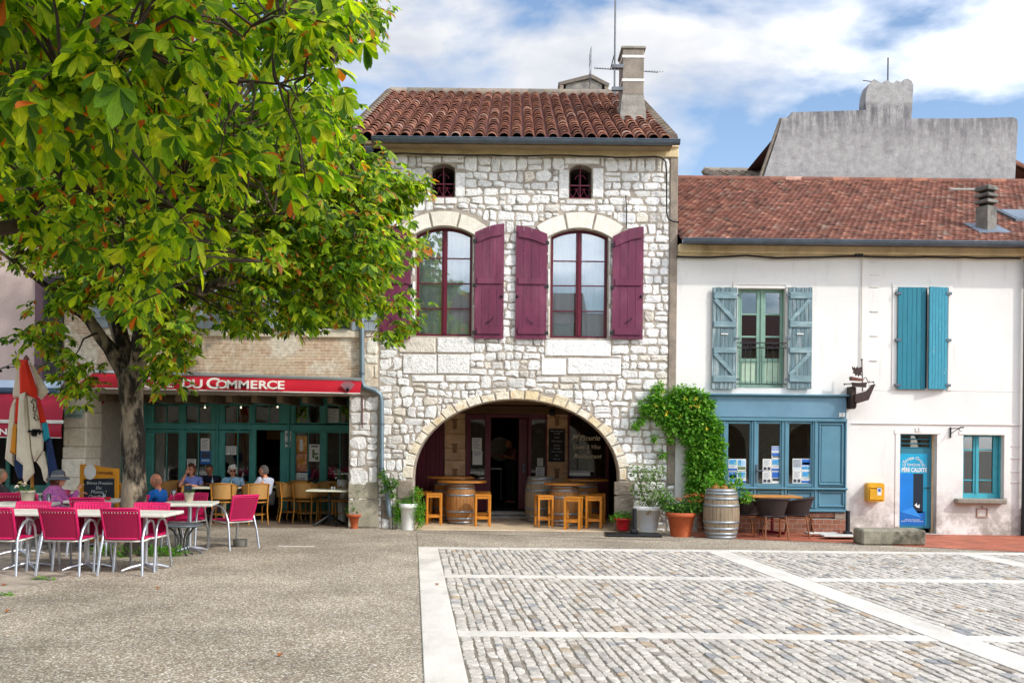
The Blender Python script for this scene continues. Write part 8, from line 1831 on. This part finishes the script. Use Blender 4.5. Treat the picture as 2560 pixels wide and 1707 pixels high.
for y, s_ in ((1277, 'Réserver votre partie'), (1289, '06 86 71 18 74 - 06 63 93 07 22')): X, Z = Q('R4', 628, y, Yd); text('lettering', s_, .034, X, Yd - .009, Z, paper, DP, 0, 'CENTER', .001)
# yellow mailbox
a, b, z0, z1 = RC('R4', 312, 1017, 428, 1150, YF - .2); MBX = thing('mailbox', 'yellow wall mailbox on the white wall left of the narrow door', 'mailbox', ((a + b) / 2, YF - .1, z0)); yel = mat('post yellow paint', '#d09a1c', .4, .1, 6, .04)
m_ = MB(); r_ = .05; P = [(a, z0 + .02), (a + .02, z0), (b - .02, z0), (b, z0 + .02), (b, z1 - r_)] + [(b - r_ + r_ * math.cos(t), z1 - r_ + r_ * math.sin(t)) for t in np.linspace(0, math.pi / 2, 6)] + [(a + r_ + r_ * math.cos(t), z1 - r_ + r_ * math.sin(t)) for t in np.linspace(math.pi / 2, math.pi, 6)] + [(a, z1 - r_)]
m_.prism(P, YF - .22, YF - .003); m_.build('box', yel, MBX); MB().box(a + .02, b - .02, YF - .245, YF - .221, z0 + .03, z1 - .12, .012).build('door', yel, MBX); MB().box(a + .03, b - .03, YF - .25, YF - .221, z1 - .1, z1 - .07, .008).build('slot_hood', yel, MBX)
MB().box((a + b) / 2 + .01, (a + b) / 2 + .09, YF - .25, YF - .246, z0 + .13, z0 + .29).build('label_plate', paper, MBX); MB().box((a + b) / 2 + .025, (a + b) / 2 + .075, YF - .253, YF - .2505, z0 + .2, z0 + .26).build('emblem', inkb, MBX)
# letter slot frame low on the wall
a, b, z0, z1 = RC('R4', 1085, 1194, 1168, 1262); f_ = MB(); t_ = .028
for (x0, x1, u0, u1) in ((a, b, z1 - t_, z1), (a, b, z0, z0 + t_), (a, a + t_, z0 + t_, z1 - t_), (b - t_, b, z0 + t_, z1 - t_)): f_.box(x0, x1, YF - .02, YF - .001, u0, u1, .004)
f_.box(a + .1, b - .1, YF - .022, YF - .001, z1 + .001, z1 + .03, .003); solo(f_, 'vent_frame', mat('pinkish brown frame', '#a98f80', .8, .15, 10), 'pinkish empty frame low on the wall under the window sill', 'frame')
# iron bracket with scroll
X0, Z0 = Q('R4', 899, 620); _, Z1 = Q('R4', 899, 695); X1 = Q('R4', 940, 620)[0]
solo(MB().box(X0 - .012, X0 + .012, YF - .03, YF - .001, Z1, Z0).tube([(X0, YF - .02, Z0 - .03), (X0 + .1, YF - .2, Z0 - .02), (X1, YF - .35, Z0)], .01, 6).tube([(X0, YF - .02, Z1 + .08), (X0 + .08, YF - .12, Z1 + .16), (X0 + .1, YF - .2, Z0 - .02)], .008, 6).tube([(X1 - .05 + .04 * math.cos(t), YF - .35, Z0 - .04 + .04 * math.sin(t)) for t in np.linspace(0, 5, 10)], .007, 5), 'iron_bracket', black_iron, 'small empty iron bracket between the narrow door and the window', 'bracket')
# ship shaped hanging sign
rust = mat('dark rusted iron', '#3b2b26', .75, .3, 14, .3); SG = thing('ship_sign', 'rusted iron ship silhouette sign on a bracket beside the blue shop', 'sign', (Q('R4', 240, 400)[0], YF - .2, Q('R4', 240, 490)[1]))
def sp_(pts, y0, y1, nm, m=rust): MB().prism([Q('R4', x, y, YF - .3) for x, y in pts], YF - y0, YF - y1).build(nm, m, SG)
sp_(((214, 388), (300, 362), (338, 318), (357, 312), (332, 372), (308, 428), (226, 452), (214, 440)), .38, .3, 'hull'); sp_(((197, 330), (228, 335), (232, 470), (222, 490), (196, 485)), .3, .01, 'bracket_post'); sp_(((192, 303), (296, 308), (292, 338), (200, 332)), .37, .31, 'deck'); sp_(((180, 262), (262, 278), (264, 293), (184, 288)), .42, .28, 'plank', mat('reddish worn board', '#6a4034', .7, .2, 8))
X, Z = Q('R4', 270, 140, YF - .34); _, Zb = Q('R4', 278, 365, YF - .34); MB().rod((X + .02, YF - .34, Zb), (X, YF - .34, Z), .011, 6).ball((X, YF - .34, Z), .02, 0, 8, 6).build('mast', rust, SG)
X0, Z0 = Q('R4', 146, 314, YF - .34); X1, Z1 = Q('R4', 352, 300, YF - .34); MB().rod((X0, YF - .34, Z0), (X1, YF - .34, Z1), .01, 6).ball((X0, YF - .34, Z0), .02, 0, 8, 6).ball((X1, YF - .34, Z1), .02, 0, 8, 6).build('yard', rust, SG)
MB().tube([(Q('R4', x, y, YF - .34)[0], YF - .34, Q('R4', x, y, YF - .34)[1]) for x, y in ((282, 285), (286, 268), (298, 266), (306, 280), (312, 296), (320, 300), (326, 290))], .008, 6).build('scroll', rust, SG)
sp_(((195, 186), (202, 200), (212, 192), (218, 206), (226, 196), (232, 190), (240, 204), (250, 194), (266, 190), (262, 212), (268, 228), (256, 236), (262, 252), (246, 250), (240, 262), (232, 246), (220, 256), (214, 240), (200, 236), (206, 220), (196, 206)), .36, .33, 'cut_iron_crest')
MB().tube([(Q('R4', 214, 478, YF - .3)[0] + .03 * math.cos(t), YF - .31, Q('R4', 214, 478)[1] + .03 * math.sin(t)) for t in np.linspace(0, 6.28, 12, endpoint=False)], .01, 6, closed=True).build('ring', rust, SG)
# rough stone step block
p = [G('R4', 272, 1460), G('R4', 795, 1482)];  hz_ = H - px('R4', 500, 1350)[1] * p[0][1] / FP
k_ = MB(); n = 14; rg = random.Random(2); x0, x1, y0 = p[0][0], p[1][0], p[0][1]; k_.box(x0, x1, y0, y0 + .5, 0, hz_, .03); 
solo(k_, 'stone_block', mat('mossy stone block', '#8b8574', .95, .3, 4, .8, 18, col2='#4b4a3e', mix=(.5, .62)), 'long rough stone step block in front of the narrow door', 'step')
# ---- cables
cab = mat('black cable', '#141414', .6, .1)
def cable(c, pts, label, y=YF - .1, r=.016, name='cable', sag=.004):
    P = [(Q(c, a, b, y)[0], y, Q(c, a, b, y)[1]) for a, b in pts]; f = []
    for i in range(len(P) - 1):
        n = max(1, int((Vector(P[i + 1]) - Vector(P[i])).length / .25))
        for q in range(n): v = Vector(P[i]).lerp(Vector(P[i + 1]), q / n); f.append((v.x, v.y, v.z + random.uniform(-sag, sag) * 2))
    f.append(P[-1]); solo(MB().tube(f, r, 6), name, cab, label, 'cable')
cable('L6', ((262, 874), (420, 872), (640, 878), (900, 884), (1200, 888), (1500, 886), (1700, 894), (1900, 900), (2060, 892), (2100, 898), (2128, 925), (2134, 1000), (2134, 1260), (2145, 1300), (2175, 1316), (2215, 1322)), 'black cable under the stone house cornice that turns down at the right corner', YF - .14)
cable('R6', ((30, 113), (250, 114), (500, 105), (700, 120), (900, 116), (1120, 112), (1260, 110), (1500, 116), (1780, 116), (2050, 120), (2200, 120), (2330, 122)), 'black cable running along the white house under its cornice', YF - .09, .02)
cable('R1', ((1905, -30), (1912, 60), (1910, 200)), 'short grey cable conduit above the right maroon shutter', YF - .05, .011, 'conduit')
ck_ = MB()
for i in range(3): X, Z = Q('R6', 1228 + i * 20, 106, YF - .1); ck_.box(X - .02, X + .02, YF - .13, YF - .07, Z - .03, Z + .04, .006)
solo(ck_, 'cable_clamp', black_iron, 'row of three small black clamps on the cable above the thin white pipe', 'clamp')
# antenna on the stone house
xa, zb = Q('L6', 1799, 470, 21.7); _, zt = Q('L6', 1799, -260, 21.7); AN = thing('tv_antenna', 'tall thin aerial mast strapped to the stone house chimney', 'antenna', (xa, 21.7, zb))
gal = mat('weathered steel tube', '#6a6d70', .5, .2, 10, 0, metal=.5)
MB().rod((xa, 21.9, zb), (xa, 21.9, zt), .02, 8).build('mast', gal, AN)
for y in (306, 452): z = Q('L6', 1799, y, 21.9)[1]; MB().box(xa - .06, kx0 + .02, 21.86, 21.95, z - .04, z + .04, .006).build('bracket', gal, AN)
ya = MB(); x0, z0 = Q('L6', 1680, 240, 22.2); x1, z1 = Q('L6', 2108, 268, 22.2); ya.rod((x0, 22.9, z0), (x1, 22.9, z1), .011, 6)
x1 = x1 * 22.9 / 22.2
for i in range(26): u = i / 25; X = x0 + (x1 - x0) * u; Z = z0 + (z1 - z0) * u; ya.rod((X, 22.77, Z - .02), (X, 23.03, Z + .05), .006, 4)
for dz in (-.38, -.25, -.12, .12, .25, .38): ya.rod((x0 - .1, 22.65, z0 + dz), (x0 - .1, 23.15, z0 + dz), .006, 4)
for yy in (22.65, 23.15): ya.rod((x0 - .1, yy, z0 - .4), (x0 - .1, yy, z0 + .4), .006, 4)
ya.rod((xa, 21.9, z0 - .03), (xa, 22.9, z0 - .03), .012, 6); ya.build('yagi', gal, AN)

# ================================================================== MENU BOARD AND PARASOL
YM = 16.75; amb = mat('amber board frame', '#d08a12', .5, .1, 4, .05); CB = thing('menu_board', 'standing amber framed blackboard with chalk beer menu left of the trunk', 'menu board', (Q('L4', 838, 300, YM)[0], YM, 0))
q = lambda x, y: Q('L4', x, y, YM)
top_ = [q(678, 33), q(720, 36), q(790, 42), q(860, 56), q(930, 66), q(997, 70)]; zb = .02; out_ = [(top_[0][0], zb), (top_[-1][0], zb)] + top_[::-1]
ip = [q(708, 400), q(968, 400), q(968, 148), q(706, 158)]; zi = .18
MB().plate(out_, [[(ip[0][0], zi), (ip[1][0], zi), ip[2], ip[3]]], YM - .03, YM + .03).build('frame', amb, CB)
MB().box(ip[3][0] - .01, ip[2][0] + .01, YM - .012, YM + .012, zi - .01, ip[3][1] + .01).build('board', mat('blue black board', '#1b2430', .6, .2, 5, .05), CB)
for k in (-1, 1): MB().beam((q(838, 0)[0] + k * .33, YM + .03, 1.0), (q(838, 0)[0] + k * .33, YM + .5, .0), .04, .03).build('strut', amb, CB)
X, Z = q(763, 97); n = 26; MB().prism([(X + .1 * math.cos(2 * math.pi * i / n), Z + .13 * math.sin(2 * math.pi * i / n)) for i in range(n)], YM - .036, YM - .031).build('white_disc', paper, CB)
X, Z = q(882, 108); text('lettering', 'CHOUFFE', .06, X, YM - .033, Z, mat('brown print', '#5a2a12', .6), CB, 0, 'CENTER', .001, 0, 3, 1.1, bold=.002)
for s_, x, y, sz in (('Bières Pression', 838, 192, .07), ('Du', 830, 232, .075), ('Moment', 832, 266, .08), ('Chouffe', 800, 303, .07), ('6€', 930, 382, .11)): X, Z = q(x, y); text('chalk_writing', s_, sz, X, YM - .014, Z, chalk, CB, .2, 'CENTER', .001)
YPS = 15.9; PS = thing('closed_parasol', 'closed cafe parasol with red, cream, yellow and blue panels at the left edge', 'parasol', (Q('L3', 375, 1500, YPS)[0], YPS, 0))
axis_t = Q('L3', 295, -20, YPS); axis_b = Q('L3', 380, 1500, YPS)
MB().tube([(axis_b[0] + .03, YPS, 0), (axis_t[0], YPS, axis_t[1] + .02)], .026, 10).build('pole', mat('varnished wood pole', '#a8701e', .4, .2, 6, .05), PS); MB().lathe([(.05, -.03), (.035, .02), (0, .06)], 10, (axis_t[0], YPS, axis_t[1])).build('cap', mat('dark cap', '#5a3a34', .5), PS)
MB().lathe([(.3, 0), (.3, .05), (.06, .09), (.05, .35)], 20, (axis_b[0] + .03, YPS, 0)).build('base', mat('grey parasol base', '#6d6a66', .8), PS)
crm = mat('cream canvas', '#cfc3ae', .85, .08, 6, .15, 30); rdo = mat('orange red canvas', '#cf2a0c', .8, .08, 6, .15, 30); ora = mat('yellow orange canvas', '#c8821a', .8, .08, 6, .15); cya = mat('turquoise canvas', '#1f93a8', .8, .08, 6, .15); nav = mat('navy canvas', '#122a55', .8, .1, 6, .15)
def fold(pts, nm_m, yoff, thick=.05, nm='canvas_panel'):
    """one hanging fold of canvas: a bulging sheet with real thickness, wrapped round the pole"""
    P = [Q('L3', x, y, YPS) for x, y in pts]; b = MB(); cx = sum(p[0] for p in P) / len(P); n = len(P)
    F_ = [(p[0], YPS + yoff, p[1]) for p in P]; zc = sum(p[1] for p in P) / n
    I_ = [(cx + (p[0] - cx) * .6, YPS + yoff - .045, zc + (p[1] - zc) * .85) for p in P]; B_ = [(p[0], YPS + yoff + thick, p[1]) for p in P]
    b.add(F_ + I_ + B_, [tuple(range(n, 2 * n))] + [(i, (i + 1) % n, n + (i + 1) % n, n + i) for i in range(n)] + [(2 * n + i, 2 * n + (i + 1) % n, (i + 1) % n, i) for i in range(n)] + [tuple(range(3 * n - 1, 2 * n - 1, -1))], 0, False)
    return b.build(nm, nm_m, PS)
fold(((205, 30), (250, 20), (262, 430), (140, 420), (135, 360)), crm, .02); fold(((250, 0), (325, 0), (435, 330), (435, 440), (330, 370), (255, 390)), rdo, -.1); fold(((320, 20), (350, 50), (528, 350), (450, 440), (420, 330)), crm, .02)
fold(((185, 420), (262, 430), (240, 700), (165, 710)), rdo, .0); fold(((140, 430), (185, 430), (135, 1190), (33, 1105), (95, 540)), crm, .06); fold(((150, 720), (215, 730), (195, 1062), (112, 1035)), ora, .0); fold(((222, 700), (262, 690), (245, 860), (218, 875)), cya, -.03)
fold(((262, 390), (330, 360), (390, 1060), (418, 1260), (322, 1375), (330, 1195), (230, 1110), (245, 700)), crm, -.14); fold(((330, 390), (420, 430), (505, 900), (500, 1020), (415, 1135), (385, 1010)), crm, -.1); fold(((425, 430), (440, 440), (515, 700), (470, 720)), rdo, -.02); fold(((470, 700), (520, 695), (552, 870), (505, 912)), cya, -.02); fold(((505, 905), (552, 870), (625, 1235), (560, 1330), (520, 1050)), nav, .02); fold(((135, 1050), (320, 1200), (310, 1330), (180, 1335), (135, 1210)), nav, .08); fold(((415, 1135), (500, 1020), (548, 1240), (535, 1370), (480, 1210)), crm, -.04)
blk = mat('black print', '#17130f', .7); yq = YPS - .2
def pl_(pts, w_): P = [(Q('L3', x, y, yq)[0], yq + .032, Q('L3', x, y, yq)[1]) for x, y in pts]; return P, w_
em = MB()
for pts, w_ in ((((345, 470), (370, 500), (360, 560), (385, 590), (375, 640), (395, 680)), .016), (((370, 440), (400, 470), (405, 540), (385, 580)), .014), (((350, 520), (400, 530)), .01), (((355, 600), (405, 620), (420, 660)), .012), (((360, 640), (400, 680), (435, 655)), .012), (((345, 480), (335, 450)), .008), (((360, 465), (355, 430)), .008), (((380, 455), (380, 425)), .008), (((395, 460), (402, 430)), .008)):
    em.tube([(Q('L3', x, y, yq)[0], yq + .03, Q('L3', x, y, yq)[1]) for x, y in pts], w_, 6, flat=.3)
em.build('bird_emblem', blk, PS)
for ch, x, y, ro in (('P', 345, 815, 90), ('E', 395, 800, 90), ('L', 425, 815, 90)):
    X, Z = Q('L3', x, y, yq); text('lettering', ch, .17, X, yq + .022, Z, blk, PS, 0, 'CENTER', .003, 0, ro, 1.1, bold=.008)
# festoon of lights to the left
fs_ = MB(); Pf = [(Q('L3', x, y, 17)[0], 17, Q('L3', x, y, 17)[1]) for x, y in ((-200, 115), (0, 95), (90, 80), (230, 75), (420, 58))]; fs_.tube(Pf, .008, 5); fs_.tube([(Q('L3', x, y, 17)[0], 17.02, Q('L3', x, y, 17)[1]) for x, y in ((-100, 110), (0, 92), (90, 58), (200, 15))], .006, 5)
for (x, y) in ((5, 100), (90, 62)): X, Z = Q('L3', x, y, 17); fs_.ball((X, 17, Z - .03), .03, 0, 8, 6)
solo(fs_, 'festoon_lights', black_iron, 'thin black festoon wire with small bulbs beside the closed parasol', 'string lights')
X, Z = Q('L3', 520, 85, YF - .08); solo(MB().ball((X, YF - .1, Z), .045, 0, 10, 8), 'wall_bulb', white_trim, 'small white globe bulb in front of the louvred shutter', 'lamp')
X, Y = G('B', 960, 590); solo(MB().lathe([(.11, 0), (.12, .12), (.105, .12), (.1, .02), (0, .02)], 16, (X, Y, 0)), 'floor_ashtray', mat('dark grey tin', '#5a5850', .6, .15, 8), 'low dark grey tin standing under the lone pink chair', 'ashtray')
MB0 = MB(); X, Y = G('B', 1570, 590); MB0.box(X - .3, X + .3, Y - .06, Y + .06, .001, .006); solo(MB0, 'ground_plate', stone_band, 'pale rectangular cover set in the gravel near the wine bar', 'cover')
# ================================================================== OTHER SIDE OF THE SQUARE (seen only as reflections)
for i, (x0, x1, hh, c, lb) in enumerate(((-26, -9, 7.6, '#9a8a74', 'stone arcaded house across the square, left behind the viewer'), (-8.9, 4, 8.4, '#8d7a62', 'stone arcaded house across the square, directly behind the viewer'), (4.1, 24, 7.2, '#a08c70', 'stone arcaded house across the square, right behind the viewer'))):
    t = thing('arcaded_house', lb, 'house', ((x0 + x1) / 2, -17, 0)); hs = []
    n = int((x1 - x0) / 4.2); st_ = (x1 - x0) / n
    for k in range(n):
        xc = x0 + st_ * (k + .5); hs.append([(xc - 1.4, .0), (xc + 1.4, 0)] + [(xc + 1.4 * math.cos(a), 1.6 + 1.3 * math.sin(a)) for a in np.linspace(0, math.pi, 12)]); hs.append([(xc - .5, 4.3), (xc + .5, 4.3), (xc + .5, 6.2), (xc - .5, 6.2)])
    b = MB(); b.plate([(x0, -.2), (x1, -.2), (x1, hh), (x0, hh)], hs, -16, -15.5); b.box(x0, x1, -20, -19.8, 0, hh); b.build('wall', wall_mat('far stone %d' % i, c, '#a8977d', '#7d6f5c', 2, .5, .25, '#b3a48c', (.6, .7)), t)
    b = MB(); b.add([(x0 - .2, -15.1, hh - .1), (x1 + .2, -15.1, hh - .1), (x1 + .2, -20, hh + 2.3), (x0 - .2, -20, hh + 2.3)], [(0, 1, 2, 3)]); b.build('roof', tile_pan, t)
